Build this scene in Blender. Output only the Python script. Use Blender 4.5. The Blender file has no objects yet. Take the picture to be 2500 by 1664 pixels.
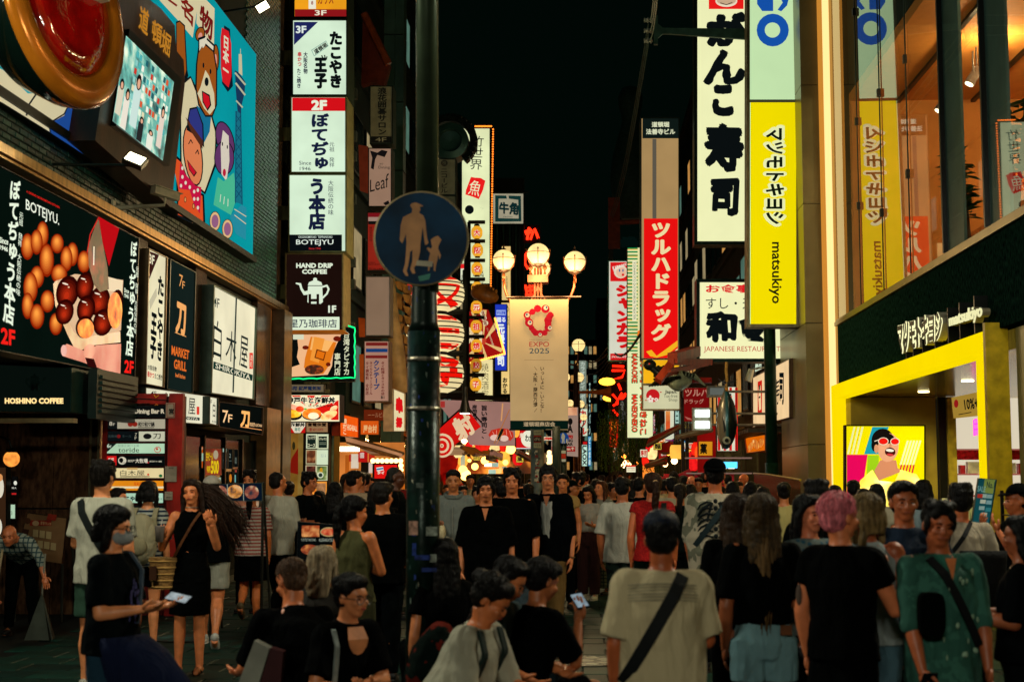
import bpy,bmesh,math,random,time
import numpy as np
from mathutils import Vector,Matrix
from mathutils.geometry import tessellate_polygon
T0=time.time()
random.seed(7)
SC=bpy.context.scene
COL=SC.collection
# ---------------- camera ----------------
F=3472.0;CX,CY=1250.0,832.0;CZ=1.7
YAW=math.atan((1419-CX)/F);PIT=math.atan((1162-CY)/F*math.cos(YAW))
camd=bpy.data.cameras.new('camera');cam=bpy.data.objects.new('camera',camd);COL.objects.link(cam)
cam.location=(0,0,CZ);cam.rotation_euler=(math.pi/2+PIT,0,YAW)
camd.sensor_width=36;camd.lens=F/2500*36;camd.clip_end=2000;camd.clip_start=.05
camd.dof.use_dof=True;camd.dof.focus_distance=26;camd.dof.aperture_fstop=3.0
SC.camera=cam
# ---------------- night sky, exposure ----------------
wd=bpy.data.worlds.new('World');SC.world=wd;wd.use_nodes=True
bg=wd.node_tree.nodes['Background'];bg.inputs[0].default_value=(.12,.62,.40,1);bg.inputs[1].default_value=.0034
SC.view_settings.view_transform='Standard';SC.view_settings.look='None'
SC.view_settings.exposure=0;SC.view_settings.gamma=1
SC.cycles.use_denoising=True
SC.cycles.max_bounces=6;SC.cycles.diffuse_bounces=3;SC.cycles.glossy_bounces=3
SC.cycles.transparent_max_bounces=12;SC.cycles.sample_clamp_indirect=4
SC.cycles.caustics_reflective=False;SC.cycles.caustics_refractive=False
# ---------------- view geometry: a photo point onto a real plane ----------------
_cp,_sp,_cy,_sy=math.cos(PIT),math.sin(PIT),math.cos(YAW),math.sin(YAW)
FW=Vector((-_sy*_cp,_cy*_cp,_sp));RT=Vector((_cy,_sy,0));UP=RT.cross(FW)
CAM=Vector((0,0,CZ))
def ray(x,y):return FW+RT*((x-CX)/F)-UP*((y-CY)/F)
class Surf:
 def __init__(s,n,p):s.n=Vector(n).normalized();s.p=Vector(p)
 def __call__(s,x,y,off=0.0):
  d=ray(x,y);t=(s.p-CAM).dot(s.n)/d.dot(s.n)
  return CAM+d*t+s.n*off
def SY(Y):return Surf((0,-1,0),(0,Y,0))
def SXL(X):return Surf((1,0,0),(X,0,0))
def SXR(X):return Surf((-1,0,0),(X,0,0))
def SZ(Z):return Surf((0,0,1),(0,0,Z))
def px2(C,x,y):return(C[0]+x*C[2],C[1]+y*C[2])
cA=(0,0,.35714);cB=(0,380,.37);cC=(600,0,.35714);cD=(600,500,.35714)
cE=(1000,260,.31888);cF=(1000,640,.31888);cG=(1450,260,.31888);cH=(1350,700,.31881)
cI=(1500,0,.35714);cJ=(1950,0,.35714);cK=(1900,560,.38265);cL=(0,900,.48713)
cM=(560,1050,.39164);cN=(960,1050,.39164);cO=(1400,1050,.39164);cQ=(1900,1050,.39164)
cR=(200,1050,.39164);c1=(640,960,.16579);c2=(1040,960,.16579);c3=(1380,960,.16579)
c4=(1620,860,.22961);c5=(0,860,.29326);c6=(240,940,.20408);c7=(880,640,.26786);c0=(0,0,1.0)
# ---------------- materials ----------------
def lin(h):
 h=h.lstrip('#');v=[int(h[i:i+2],16)/255 for i in(0,2,4)]
 return tuple((c/12.92 if c<=.04045 else((c+.055)/1.055)**2.4)for c in v)
_M={}
def _new(nm):
 m=bpy.data.materials.new(nm);m.use_nodes=True
 nt=m.node_tree;b=nt.nodes['Principled BSDF'];return m,nt,b
def E(h,s=1.0,var=0.0,sc=1.5,samp=True):
 """an emissive surface: a lamp, a backlit face, or light painted in as glow"""
 k=('E',h,s,var,sc,samp)
 if k in _M:return _M[k]
 m,nt,b=_new('lit_'+h.strip('#'));c=lin(h)
 b.inputs['Base Color'].default_value=(*[x*.15 for x in c],1);b.inputs['Roughness'].default_value=.6;b.inputs['Specular IOR Level'].default_value=0
 b.inputs['Emission Color'].default_value=(*c,1);b.inputs['Emission Strength'].default_value=s
 if var:
  tc=nt.nodes.new('ShaderNodeTexCoord');n=nt.nodes.new('ShaderNodeTexNoise');n.inputs['Scale'].default_value=sc;n.inputs['Detail'].default_value=2
  mr=nt.nodes.new('ShaderNodeMapRange');mr.inputs[1].default_value=.3;mr.inputs[2].default_value=.7
  mr.inputs[3].default_value=s*(1-var);mr.inputs[4].default_value=s*(1+var*.5)
  nt.links.new(tc.outputs['Object'],n.inputs['Vector']);nt.links.new(n.outputs['Fac'],mr.inputs[0]);nt.links.new(mr.outputs[0],b.inputs['Emission Strength'])
 if not samp:m.cycles.emission_sampling='NONE'
 _M[k]=m;return m
def D(h,rough=.6,metal=0.0,var=.25,sc=6,bump=0.0,bsc=60,spec=.2,alpha=1.0,stretch=None):
 k=('D',h,rough,metal,var,sc,bump,bsc,spec,alpha,stretch)
 if k in _M:return _M[k]
 m,nt,b=_new('mat_'+h.strip('#'));c=lin(h)
 b.inputs['Roughness'].default_value=rough;b.inputs['Metallic'].default_value=metal
 b.inputs['Specular IOR Level'].default_value=spec;b.inputs['Base Color'].default_value=(*c,1)
 tc=nt.nodes.new('ShaderNodeTexCoord');src=tc.outputs['Object']
 if stretch:
  mp=nt.nodes.new('ShaderNodeMapping');mp.inputs['Scale'].default_value=stretch;nt.links.new(src,mp.inputs[0]);src=mp.outputs[0]
 if var:
  n=nt.nodes.new('ShaderNodeTexNoise');n.inputs['Scale'].default_value=sc;n.inputs['Detail'].default_value=5
  cr=nt.nodes.new('ShaderNodeMix');cr.data_type='RGBA'
  cr.inputs[6].default_value=(*[x*(1-var)for x in c],1);cr.inputs[7].default_value=(*[min(1,x*(1+var))for x in c],1)
  mr=nt.nodes.new('ShaderNodeMapRange');mr.inputs[1].default_value=.35;mr.inputs[2].default_value=.65
  nt.links.new(src,n.inputs['Vector']);nt.links.new(n.outputs['Fac'],mr.inputs[0]);nt.links.new(mr.outputs[0],cr.inputs[0]);nt.links.new(cr.outputs[2],b.inputs['Base Color'])
 if bump:
  n2=nt.nodes.new('ShaderNodeTexNoise');n2.inputs['Scale'].default_value=bsc;n2.inputs['Detail'].default_value=4
  bp=nt.nodes.new('ShaderNodeBump');bp.inputs['Strength'].default_value=bump;bp.inputs['Distance'].default_value=.02
  nt.links.new(src,n2.inputs['Vector']);nt.links.new(n2.outputs['Fac'],bp.inputs['Height']);nt.links.new(bp.outputs[0],b.inputs['Normal'])
 _M[k]=m;return m
def metal(h='8a8f88',rough=.3):return D(h,rough,1.0,.15,3)
def glass(h='203028',refl=.5):
 k=('G',h,refl)
 if k in _M:return _M[k]
 m=bpy.data.materials.new('window_glass');m.use_nodes=True;nt=m.node_tree;nt.nodes.clear()
 o=nt.nodes.new('ShaderNodeOutputMaterial');mx=nt.nodes.new('ShaderNodeMixShader');fr=nt.nodes.new('ShaderNodeFresnel');fr.inputs[0].default_value=1.5
 mu=nt.nodes.new('ShaderNodeMath');mu.operation='MULTIPLY';mu.inputs[1].default_value=1.0+refl;mu.use_clamp=True
 t=nt.nodes.new('ShaderNodeBsdfTransparent');t.inputs[0].default_value=(.88,.93,.9,1);g=nt.nodes.new('ShaderNodeBsdfGlossy');g.inputs['Roughness'].default_value=.015
 gm=nt.nodes.new('ShaderNodeNewGeometry');m2=nt.nodes.new('ShaderNodeMath');m2.operation='SUBTRACT';m2.inputs[0].default_value=1;nt.links.new(gm.outputs['Backfacing'],m2.inputs[1]);m3=nt.nodes.new('ShaderNodeMath');m3.operation='MULTIPLY';nt.links.new(mu.outputs[0],m3.inputs[0]);nt.links.new(m2.outputs[0],m3.inputs[1]);nt.links.new(fr.outputs[0],mu.inputs[0]);nt.links.new(m3.outputs[0],mx.inputs[0]);nt.links.new(t.outputs[0],mx.inputs[1]);nt.links.new(g.outputs[0],mx.inputs[2]);nt.links.new(mx.outputs[0],o.inputs[0])
 _M[k]=m;return m
# ---------------- mesh builder ----------------
def S_(o,label=None,cat=None,group=None,kind=None):
 if label:o['label']=label
 if cat:o['category']=cat
 if group:o['group']=group
 if kind:o['kind']=kind
 return o
class MB:
 def __init__(s):s.v=[];s.f=[];s.m=[];s.mats=[];s.cur=0
 def mat(s,m):
  if m not in s.mats:s.mats.append(m)
  s.cur=s.mats.index(m);return s
 def add(s,vs,fs):
  b=len(s.v);s.v.extend([tuple(v)for v in vs]);s.f.extend([tuple(i+b for i in f)for f in fs]);s.m.extend([s.cur]*len(fs));return s
 def box(s,x0,x1,y0,y1,z0,z1,R=None):
  vs=[Vector((x,y,z))for z in(z0,z1)for y in(y0,y1)for x in(x0,x1)]
  if R is not None:vs=[R@v for v in vs]
  return s.add(vs,[(0,2,3,1),(4,5,7,6),(0,1,5,4),(2,6,7,3),(0,4,6,2),(1,3,7,5)])
 def prism(s,pts,n,d0,d1):
  """extrude planar loop pts along n from d0 to d1"""
  n=Vector(n);k=len(pts);a=[Vector(p)+n*d0 for p in pts];b=[Vector(p)+n*d1 for p in pts]
  tr=tessellate_polygon([a])if k>4 else None
  cap=[tuple(t)for t in tr]if tr else[tuple(range(k))]
  fs=[tuple(reversed(c))for c in cap]+[tuple(i+k for i in c)for c in cap]+[(i,(i+1)%k,(i+1)%k+k,i+k)for i in range(k)]
  return s.add(a+b,fs)
 def flat(s,pts):
  k=len(pts)
  if k<=4:return s.add(pts,[tuple(range(k))])
  return s.add(pts,[tuple(t)for t in tessellate_polygon([[Vector(p)for p in pts]])])
 def tube(s,pts,r,seg=8,cap=True):
  pts=[Vector(p)for p in pts];n=len(pts);rr=r if isinstance(r,(list,tuple))else[r]*n
  vs=[];up=None
  for i,p in enumerate(pts):
   d=(pts[min(i+1,n-1)]-pts[max(i-1,0)])
   d=d.normalized()if d.length>1e-9 else Vector((0,0,1))
   if up is None:up=d.orthogonal().normalized()
   a=(up-d*up.dot(d));a=a.normalized()if a.length>1e-6 else d.orthogonal().normalized();up=a;b=d.cross(a)
   for j in range(seg):
    t=2*math.pi*j/seg;vs.append(p+(a*math.cos(t)+b*math.sin(t))*rr[i])
  fs=[(i*seg+j,i*seg+(j+1)%seg,(i+1)*seg+(j+1)%seg,(i+1)*seg+j)for i in range(n-1)for j in range(seg)]
  if cap:fs+=[tuple(reversed(range(seg))),tuple((n-1)*seg+j for j in range(seg))]
  return s.add(vs,fs)
 def ell(s,c,r,R=None,seg=12,rings=7):
  c=Vector(c);vs=[Vector((0,0,-1))];fs=[]
  for i in range(1,rings):
   ph=-math.pi/2+math.pi*i/rings
   for j in range(seg):
    t=2*math.pi*j/seg;vs.append(Vector((math.cos(ph)*math.cos(t),math.cos(ph)*math.sin(t),math.sin(ph))))
  vs.append(Vector((0,0,1)));top=len(vs)-1
  for j in range(seg):
   fs.append((0,1+(j+1)%seg,1+j));fs.append((top,1+(rings-2)*seg+j,1+(rings-2)*seg+(j+1)%seg))
  for i in range(rings-2):
   for j in range(seg):
    a=1+i*seg+j;b=1+i*seg+(j+1)%seg;fs.append((a,b,b+seg,a+seg))
  r=(r,r,r)if not isinstance(r,(tuple,list))else r
  vs=[Vector((v.x*r[0],v.y*r[1],v.z*r[2]))for v in vs]
  if R is not None:vs=[R@v for v in vs]
  return s.add([c+v for v in vs],fs)
 def lathe(s,c,prof,axis=(0,0,1),seg=20):
  """prof: list of (radius, height) along axis from c"""
  c=Vector(c);ax=Vector(axis).normalized();a=ax.orthogonal().normalized();b=ax.cross(a);vs=[]
  for r,h in prof:
   for j in range(seg):
    t=2*math.pi*j/seg;vs.append(c+ax*h+(a*math.cos(t)+b*math.sin(t))*max(r,1e-4))
  n=len(prof);fs=[(i*seg+j,i*seg+(j+1)%seg,(i+1)*seg+(j+1)%seg,(i+1)*seg+j)for i in range(n-1)for j in range(seg)]
  fs+=[tuple(reversed(range(seg))),tuple((n-1)*seg+j for j in range(seg))]
  return s.add(vs,fs)
 def loft(s,rings,cap=True):
  """rings: lists of equal-length points"""
  k=len(rings[0]);vs=[p for r in rings for p in r];n=len(rings)
  fs=[(i*k+j,i*k+(j+1)%k,(i+1)*k+(j+1)%k,(i+1)*k+j)for i in range(n-1)for j in range(k)]
  if cap:fs+=[tuple(reversed(range(k))),tuple((n-1)*k+j for j in range(k))]
  return s.add(vs,fs)
 def build(s,name,mat=None,parent=None,smooth=False,label=None,cat=None,group=None,kind=None,fixn=False):
  me=bpy.data.meshes.new(name);me.from_pydata(s.v,[],s.f)
  mats=[mat]if mat is not None and not s.mats else s.mats
  for m in mats:me.materials.append(m)
  if s.mats:me.polygons.foreach_set('material_index',s.m)
  if smooth:me.polygons.foreach_set('use_smooth',[True]*len(s.f))
  if fixn:
   b=bmesh.new();b.from_mesh(me);bmesh.ops.recalc_face_normals(b,faces=b.faces);b.to_mesh(me);b.free()
  me.update()
  o=bpy.data.objects.new(name,me);COL.objects.link(o)
  if parent is not None:link(o,parent)
  return S_(o,label,cat,group,kind)
_LOC={}
def wloc(o):
 m=Matrix.Identity(4)
 while o is not None:
  m=o.matrix_parent_inverse@o.matrix_basis.copy()@m if False else m;o=o.parent
 return m
def link(o,parent):
 """parent while keeping world-space vertices; only Empties carry an offset"""
 o.parent=parent;r=parent
 if parent.name in _LOC:o.matrix_parent_inverse=Matrix.Translation(-Vector(_LOC[parent.name]))
def empty(name,loc=(0,0,0),label=None,cat=None,group=None,kind=None):
 o=bpy.data.objects.new(name,None);COL.objects.link(o);o.location=loc;_LOC[o.name]=tuple(loc);o.empty_display_size=.2
 return S_(o,label,cat,group,kind)
# ---------------- lettering ----------------
_G={}
def glyphs(text,bold=0.0):
 k=(text,bold)
 if k not in _G:
  c=bpy.data.curves.new('lettering','FONT');c.body=text;c.resolution_u=3 if len(text)<6 else 2;c.offset=bold;c.fill_mode='FRONT' if hasattr(c,'fill_mode')else c.fill_mode
  o=bpy.data.objects.new('lettering',c);m=bpy.data.meshes.new_from_object(o)
  _G[k]=([(v.co.x,v.co.y)for v in m.vertices],[tuple(p.vertices)for p in m.polygons])
  bpy.data.objects.remove(o);bpy.data.curves.remove(c);bpy.data.meshes.remove(m)
 return _G[k]
def bbox(v):
 xs=[a for a,_ in v];ys=[b for _,b in v];return min(xs),max(xs),min(ys),max(ys)
ROT='ー～〜－―-（）()'
def cells(text,bold=0,vertical=False,rough=0):
 if bold<=.012:return _cells(text,bold,vertical)
 # heavy strokes: the plain outline repeated on a small circle
 base=_cells(text,.008,vertical);out=[];n=8 if bold<.07 else 12
 if not vertical:a,b,c,d=bbox(glyphs(text,.008)[0]);du,dv=bold*.8/max(b-a,.3),bold*.8/max(d-c,.3)
 else:du,dv=bold*.8,bold*.8/len(text)
 sx=1-2*du;sy=1-2*dv
 for k in range(n+1):
  ox,oy=(0,0)if k==n else(math.cos(2*math.pi*k/n)*du,math.sin(2*math.pi*k/n)*dv)
  for v,f in base:out.append(([(x*sx+du+ox,y*sy+dv+oy)if not vertical else(x+ox,y+oy)for x,y in v],f))
 return out
def _cells(text,bold=0,vertical=False):
 """glyph outlines normalised to u,v in 0..1 (v up)"""
 out=[]
 if not vertical:
  v,f=glyphs(text,bold)
  if not v:return out
  a,b,c,d=bbox(v);w=max(b-a,.01);h=max(d-c,.01)
  out.append(([((x-a)/w,(y-c)/h)for x,y in v],f))
 else:
  n=len(text)
  for i,ch in enumerate(text):
   if ch==' ':continue
   v,f=glyphs(ch,bold)
   if not v:continue
   if ord(ch)<0x250:
    a,b,c,d=bbox(v);w=b-a;v=[(x-a+.5-w/2,y)for x,y in v]
   v=[(x,y+.12)for x,y in v]
   if ch in ROT:v=[(y,1-x)for x,y in v]
   if ch in 'っゅょャュョッ、。':v=[(x+.08,y+.12)for x,y in v]
   m=.01;out.append(([(min(max(x,0),1)*(1-2*m)+m,(n-1-i+min(max(y,-.02),1.02))/n)for x,y in v],f))
 return out
def put(mb,C,surf,quad,cl,off,jit=0.0):
 """quad: px corners TL,TR,BR,BL in crop C"""
 P=[surf(*px2(C,*p),off)for p in quad]
 for ci,(v,f)in enumerate(cl):
  vs=[];lift=surf.n*(.00003*(ci%13))
  for u,w in v:
   if jit:
    u+=jit*math.sin(w*31+u*17);w+=jit*math.sin(u*29+w*13+1)
   vs.append(P[3]*(1-u)*(1-w)+P[2]*u*(1-w)+P[0]*(1-u)*w+P[1]*u*w+lift)
  mb.add(vs,f)
def rq(x0,y0,x1,y1):return[(x0,y0),(x1,y0),(x1,y1),(x0,y1)]
def draw(mb,C,surf,items,matf,base=.008):
 """flat print on a surface; each item one layer proud of the last"""
 off=base;step=min(.0016,.03/max(1,len(items)))
 for it in items:
  k=it[0]
  if k in 'hvRr' and k!='r':
   _,text,rc,col=it[:4];bold=it[4]if len(it)>4 else 0;jit=it[5]if len(it)>5 else 0
   qd=rq(*rc)if len(rc)==4 and not isinstance(rc[0],(tuple,list))else list(rc)
   if k=='R':qd=[qd[1],qd[2],qd[3],qd[0]]
   mb.mat(matf(col));put(mb,C,surf,qd,cells(text,bold,k=='v'),off,jit)
  elif k=='p':
   mb.mat(matf(it[2]));mb.flat([surf(*px2(C,*p),off)for p in it[1]])
  elif k=='r':
   mb.mat(matf(it[5]));mb.flat([surf(*px2(C,*p),off)for p in rq(*it[1:5])])
  elif k=='e':
   _,cx,cy,rx,ry,col=it[:6];a=it[6]if len(it)>6 else 0;n=20;ca,sa=math.cos(a),math.sin(a)
   mb.mat(matf(col));mb.flat([surf(*px2(C,cx+rx*math.cos(t)*ca-ry*math.sin(t)*sa,cy+rx*math.cos(t)*sa+ry*math.sin(t)*ca),off)for t in[2*math.pi*i/n for i in range(n)]])
  elif k=='l':
   _,pts,w,col=it[:4];mb.mat(matf(col))
   for i in range(len(pts)-1):
    (x0,y0),(x1,y1)=pts[i],pts[i+1];L=math.hypot(x1-x0,y1-y0)or 1;nx,ny=-(y1-y0)/L*w/2,(x1-x0)/L*w/2;ex,ey=(x1-x0)/L*w*.2,(y1-y0)/L*w*.2
    mb.flat([surf(*px2(C,*p),off+step*.1*(i%8))for p in((x0+nx-ex,y0+ny-ey),(x1+nx+ex,y1+ny+ey),(x1-nx+ex,y1-ny+ey),(x0-nx-ex,y0-ny-ey))])
  off+=step
def hx(a,b,t):
 return ''.join('%02x'%int(int(a[i:i+2],16)*(1-t)+int(b[i:i+2],16)*t)for i in(0,2,4))
def GE(x,y,rx,ry,c0,c1,dx=-.12,dy=-.2,n=7,a=0,p=1.0):
 """soft shaded disc: nested ellipses of print from c0 (rim) to c1"""
 return[('e',x+dx*rx*i/n,y+dy*ry*i/n,rx*(1-i/n*.92),ry*(1-i/n*.92),hx(c0,c1,(i/(n-1))**p),a)for i in range(n)]
def lit(s=1.0):return lambda h:E(h,s,samp=False)if isinstance(h,str)else h
def unlit(h):return D(h,.6,0,.12)if isinstance(h,str)else h
def PHOTO(hs,sc=3.0,s=.9,on=True,vor=False,det=4,stretch=(1,1,1)):
 """a printed or screened photograph of food and the like, or a stall glow card: colours broken up by noise"""
 k=('P',tuple(hs),sc,s,on,vor,stretch)
 if k in _M:return _M[k]
 m,nt,b=_new('photo_or_glow');tc=nt.nodes.new('ShaderNodeTexCoord');mp=nt.nodes.new('ShaderNodeMapping');mp.inputs['Scale'].default_value=stretch
 nt.links.new(tc.outputs['Object'],mp.inputs[0]);nz=nt.nodes.new('ShaderNodeTexNoise');nz.inputs['Scale'].default_value=sc;nz.inputs['Detail'].default_value=det
 nt.links.new(mp.outputs[0],nz.inputs['Vector']);fac=nz.outputs['Fac']
 if vor:
  v=nt.nodes.new('ShaderNodeTexVoronoi');v.inputs['Scale'].default_value=sc;nt.links.new(mp.outputs[0],v.inputs['Vector']);mx=nt.nodes.new('ShaderNodeMath');mx.operation='MULTIPLY_ADD'
  mx.inputs[1].default_value=.45;nt.links.new(v.outputs['Distance'],mx.inputs[0]);mu=nt.nodes.new('ShaderNodeMath');mu.operation='MULTIPLY';mu.inputs[1].default_value=.6;nt.links.new(nz.outputs['Fac'],mu.inputs[0]);nt.links.new(mu.outputs[0],mx.inputs[2]);fac=mx.outputs[0]
 r=nt.nodes.new('ShaderNodeValToRGB');n=len(hs)
 while len(r.color_ramp.elements)<n:r.color_ramp.elements.new(.5)
 for i,h in enumerate(hs):r.color_ramp.elements[i].position=.3+.4*i/max(1,n-1);r.color_ramp.elements[i].color=(*lin(h),1)
 nt.links.new(fac,r.inputs[0]);nt.links.new(r.outputs[0],b.inputs['Base Color'])
 if on:nt.links.new(r.outputs[0],b.inputs['Emission Color']);b.inputs['Emission Strength'].default_value=s;m.cycles.emission_sampling='NONE'
 _M[k]=m;return m
NS=[0]
def sign(name,label,C,surf,quad,face,items=(),frame='2a2f2a',fw=6,depth=.3,on=True,cat='sign',group=None,fmet=True,s=1.0,var=.12,proud=.03,printname='lettering',extra=None):
 """box sign: casing, rim bars, face panel, print"""
 qd=rq(*quad)if len(quad)==4 and not isinstance(quad[0],(tuple,list))else list(quad)
 cx=sum(p[0]for p in qd)/4;cy=sum(p[1]for p in qd)/4
 root=empty(name,surf(*px2(C,cx,cy)),label,cat,group)
 n=surf.n;fm=D(frame,.35,.8 if fmet else 0,.2)
 out=[surf(*px2(C,*p))for p in qd]
 MB().prism(out,n,-depth,0).build('casing',D(frame,.5,.3 if fmet else 0,.2),root)
 if fw:
  w=(out[1]-out[0]).length;h=(out[3]-out[0]).length;pxw=max(math.dist(qd[0],qd[1]),1);pxh=max(math.dist(qd[0],qd[3]),1)
  fu,fv=fw/pxw,fw/pxh
  def at(u,v):return out[0]*(1-u)*(1-v)+out[1]*u*(1-v)+out[2]*u*v+out[3]*(1-u)*v
  inn=[at(fu,fv),at(1-fu,fv),at(1-fu,1-fv),at(fu,1-fv)]
  m=MB()
  for i in range(4):
   j=(i+1)%4;m.prism([out[i],out[j],inn[j],inn[i]],n,0,proud)
  m.build('frame',fm,root)
 else:inn=out
 MB().flat([p+n*.004 for p in inn]).build('face',E(face,s,var)if on else D(face,.55,0,.15),root)
 if items:
  m=MB();draw(m,C,surf,items,lit(s)if on else unlit);m.build(printname,None,root)
 return root
def inst(o,parent=None,**kw):
 c=o.copy();COL.objects.link(c)
 if parent is not None:c.parent=parent
 for k,v in kw.items():c[k]=v
 return c
def kids(o):return[c for c in COL.objects if c.parent==o]
def copy_tree(o,loc=None,rz=None,label=None,_ch=None):
 r=o.copy();COL.objects.link(r)
 if loc is not None:r.location=loc
 if rz is not None:r.rotation_euler=(0,0,rz)
 if label:r['label']=label
 for c in list(o.children):
  d=c.copy();COL.objects.link(d);d.parent=r;d.matrix_parent_inverse=c.matrix_parent_inverse.copy()
  for g in list(c.children):
   e=g.copy();COL.objects.link(e);e.parent=d;e.matrix_parent_inverse=g.matrix_parent_inverse.copy()
 return r
# ================= SETTING =================
def bevel_box(w,h,d,b=.006):
 """a cheap brick/tile: box with chamfered front; w along x, h along z, depth y 0..-d (front at -d)"""
 m=MB();x,z=w/2,h/2
 m.add([(-x,0,-z),(x,0,-z),(x,0,z),(-x,0,z),(-x,-d+b,-z),(x,-d+b,-z),(x,-d+b,z),(-x,-d+b,z),(-x+b,-d,-z+b),(x-b,-d,-z+b),(x-b,-d,z-b),(-x+b,-d,z-b)],
   [(0,1,5,4),(1,2,6,5),(2,3,7,6),(3,0,4,7),(4,5,9,8),(5,6,10,9),(6,7,11,10),(7,4,8,11),(8,9,10,11)])
 return m
def field(parent,name,cells_,w,h,d,mats,R,budget=300):
 """cells_: list of world points (largest in view first); the first ones are objects that share a mesh, the rest one joined part"""
 mes=[]
 for mt in mats:
  mm=bevel_box(w,h,d,min(.008,h*.12));me=bpy.data.meshes.new(name);me.from_pydata(mm.v,[],mm.f);me.materials.append(mt);me.update();mes.append(me)
 for i,p in enumerate(cells_[:budget]):
  o=bpy.data.objects.new(name,random.choice(mes));COL.objects.link(o);link(o,parent)
  o.matrix_basis=Matrix.Translation(Vector(p)+R@Vector((0,random.uniform(-.003,.003),0)))@R.to_4x4()
 if len(cells_)>budget:
  m=MB();base=bevel_box(w,h,d,min(.008,h*.12))
  for p in cells_[budget:]:
   m.mat(random.choice(mats));j=R@Vector((0,random.uniform(-.003,.003),0));m.add([Vector(p)+j+R@Vector(v)for v in base.v],base.f)
  m.build(name,None,parent,kind='stuff')
RL=Matrix.Rotation(math.pi/2,3,'Z')
RR=Matrix.Rotation(-math.pi/2,3,'Z')
RF=Matrix.Identity(3)
RG=Matrix.Rotation(-math.pi/2,3,'X')
def near(cs):return sorted(cs,key=lambda p:(Vector(p)-CAM).length)
# ground
g=MB();g.flat([(-250,-60,0),(250,-60,0),(250,900,0),(-250,900,0)])
g.build('ground',D('0e1210',.75,0,.4,1.5,.3,40),kind='structure')
pv=empty('pavement',(0,15,0),kind='structure')
cs=[]
tw=.45
for iy in range(0,95):
 y=11.3+iy*tw
 for ix in range(-13,12):
  x=ix*tw+(tw/2 if iy%2 else 0)
  if abs(x)<5.6:cs.append((x,y,.0))
def tkey(p):return p[1]+(0 if-5<p[0]<1.6 else 2.5)
cs.sort(key=tkey)
field(pv,'tile',cs,tw-.012,tw-.012,.012,[D('082820',.6,0,.5,2.5,.15,90,.12),D('0a2d24',.6,0,.5,2.5,.15,90,.12),D('07231d',.6,0,.5,2.5,.15,90,.12)],RG)
kb=MB();kb.box(-6.0,-5.62,19.6,60,0,.03);kb.box(5.0,5.2,8,60,0,.05)
kb.build('kerb',D('4a4c42',.7,0,.3,8,.3,60),kind='structure')
# decorative drain covers
def cover(x,y,r,label,col,col2):
 c=empty('manhole_cover',(x,y,.014),label,'manhole cover')
 MB().lathe((x,y,.012),[(r,0),(r,.006),(r*.96,.009)],seg=32).build('rim',D(col2,.5,.6),c)
 m=MB()
 for k in range(10):
  a=2*math.pi*k/10;p=[(x+math.cos(a+da)*r*rr,y+math.sin(a+da)*r*rr,.023)for da,rr in((-.2,.42),(.2,.42),(.26,.7),(0,.86),(-.26,.7))]
  m.flat(p)
 for k in range(20):
  a0=2*math.pi*k/20;a1=a0+.2;m.flat([(x+math.cos(a)*r*rr,y+math.sin(a)*r*rr,.023)for a,rr in((a0,.9),(a1,.9),(a1,.95),(a0,.95))])
 m.flat([(x+math.cos(t*.628)*r*.25,y+math.sin(t*.628)*r*.25,.023)for t in range(10)])
 m.build('petal',D(col,.6,0,.3),c)
cover(.02,13.25,.36,'round cover inlaid with pale petals in the dark paving','b4b49c','3a3f38')
cover(-4.15,14.9,.34,'teal painted round cover behind the woman in the short black dress','2f6a68','20302e')
# ---- left building ----
LB=empty('restaurant_building',(-8,18,0),'dark brick building on the left carrying the mural and the food screen','building')
m=MB();m.box(-14,-6.02,4,27.7,2.96,17);m.box(-14,-8.2,4,17.5,0,2.96);m.box(-14,-6.02,17.52,27.7,0,2.96)
m.build('wall',D('0c1814',.7,0,.3,3,.3,30),LB)
bm_=[D('123c32',.32,0,.35,30,.2,80),D('0e3028',.3,0,.35,30,.2,80),D('1a463a',.35,0,.35,30,.2,80)]
cs=[]
for iz in range(0,130):
 z=5.10+iz*.072
 for iy in range(0,64):
  y=13.7+iy*.222+(.111 if iz%2 else 0)
  if y>27.55:continue
  if z<5.62 or(y>24.7 and z<14):cs.append((-6.02,y,z))
field(LB,'brick',near(cs),.208,.058,.02,bm_,RL)
m=MB();m.box(-6.02,-5.78,4,27.75,4.93,5.03);m.box(-6.0,-5.82,4,27.75,4.895,4.925);m.build('metal_ledge',D('b08a50',.28,1,.3,4,.15,12,stretch=(1,3,.4)),LB)
# corner with warm lit glass and granite
m=MB();m.box(-6.02,-5.7,27.0,27.75,0,4.9);m.build('corner_column',D('5a4a34',.35,0,.3,5,.1,60),LB)
MB().box(-6.1,-5.95,25.9,26.96,3.1,4.88).build('corner_window',E('b86a28',.35,.5,3),LB)
m=MB();m.box(-8.2,-6.05,18.9,19.3,0,2.96);m.box(-6.02,-5.86,19.3,20.9,0,2.95);m.build('pier',D('3a2c20',.3,0,.5,14,.05,90,stretch=(1,1,.4)),LB)
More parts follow.
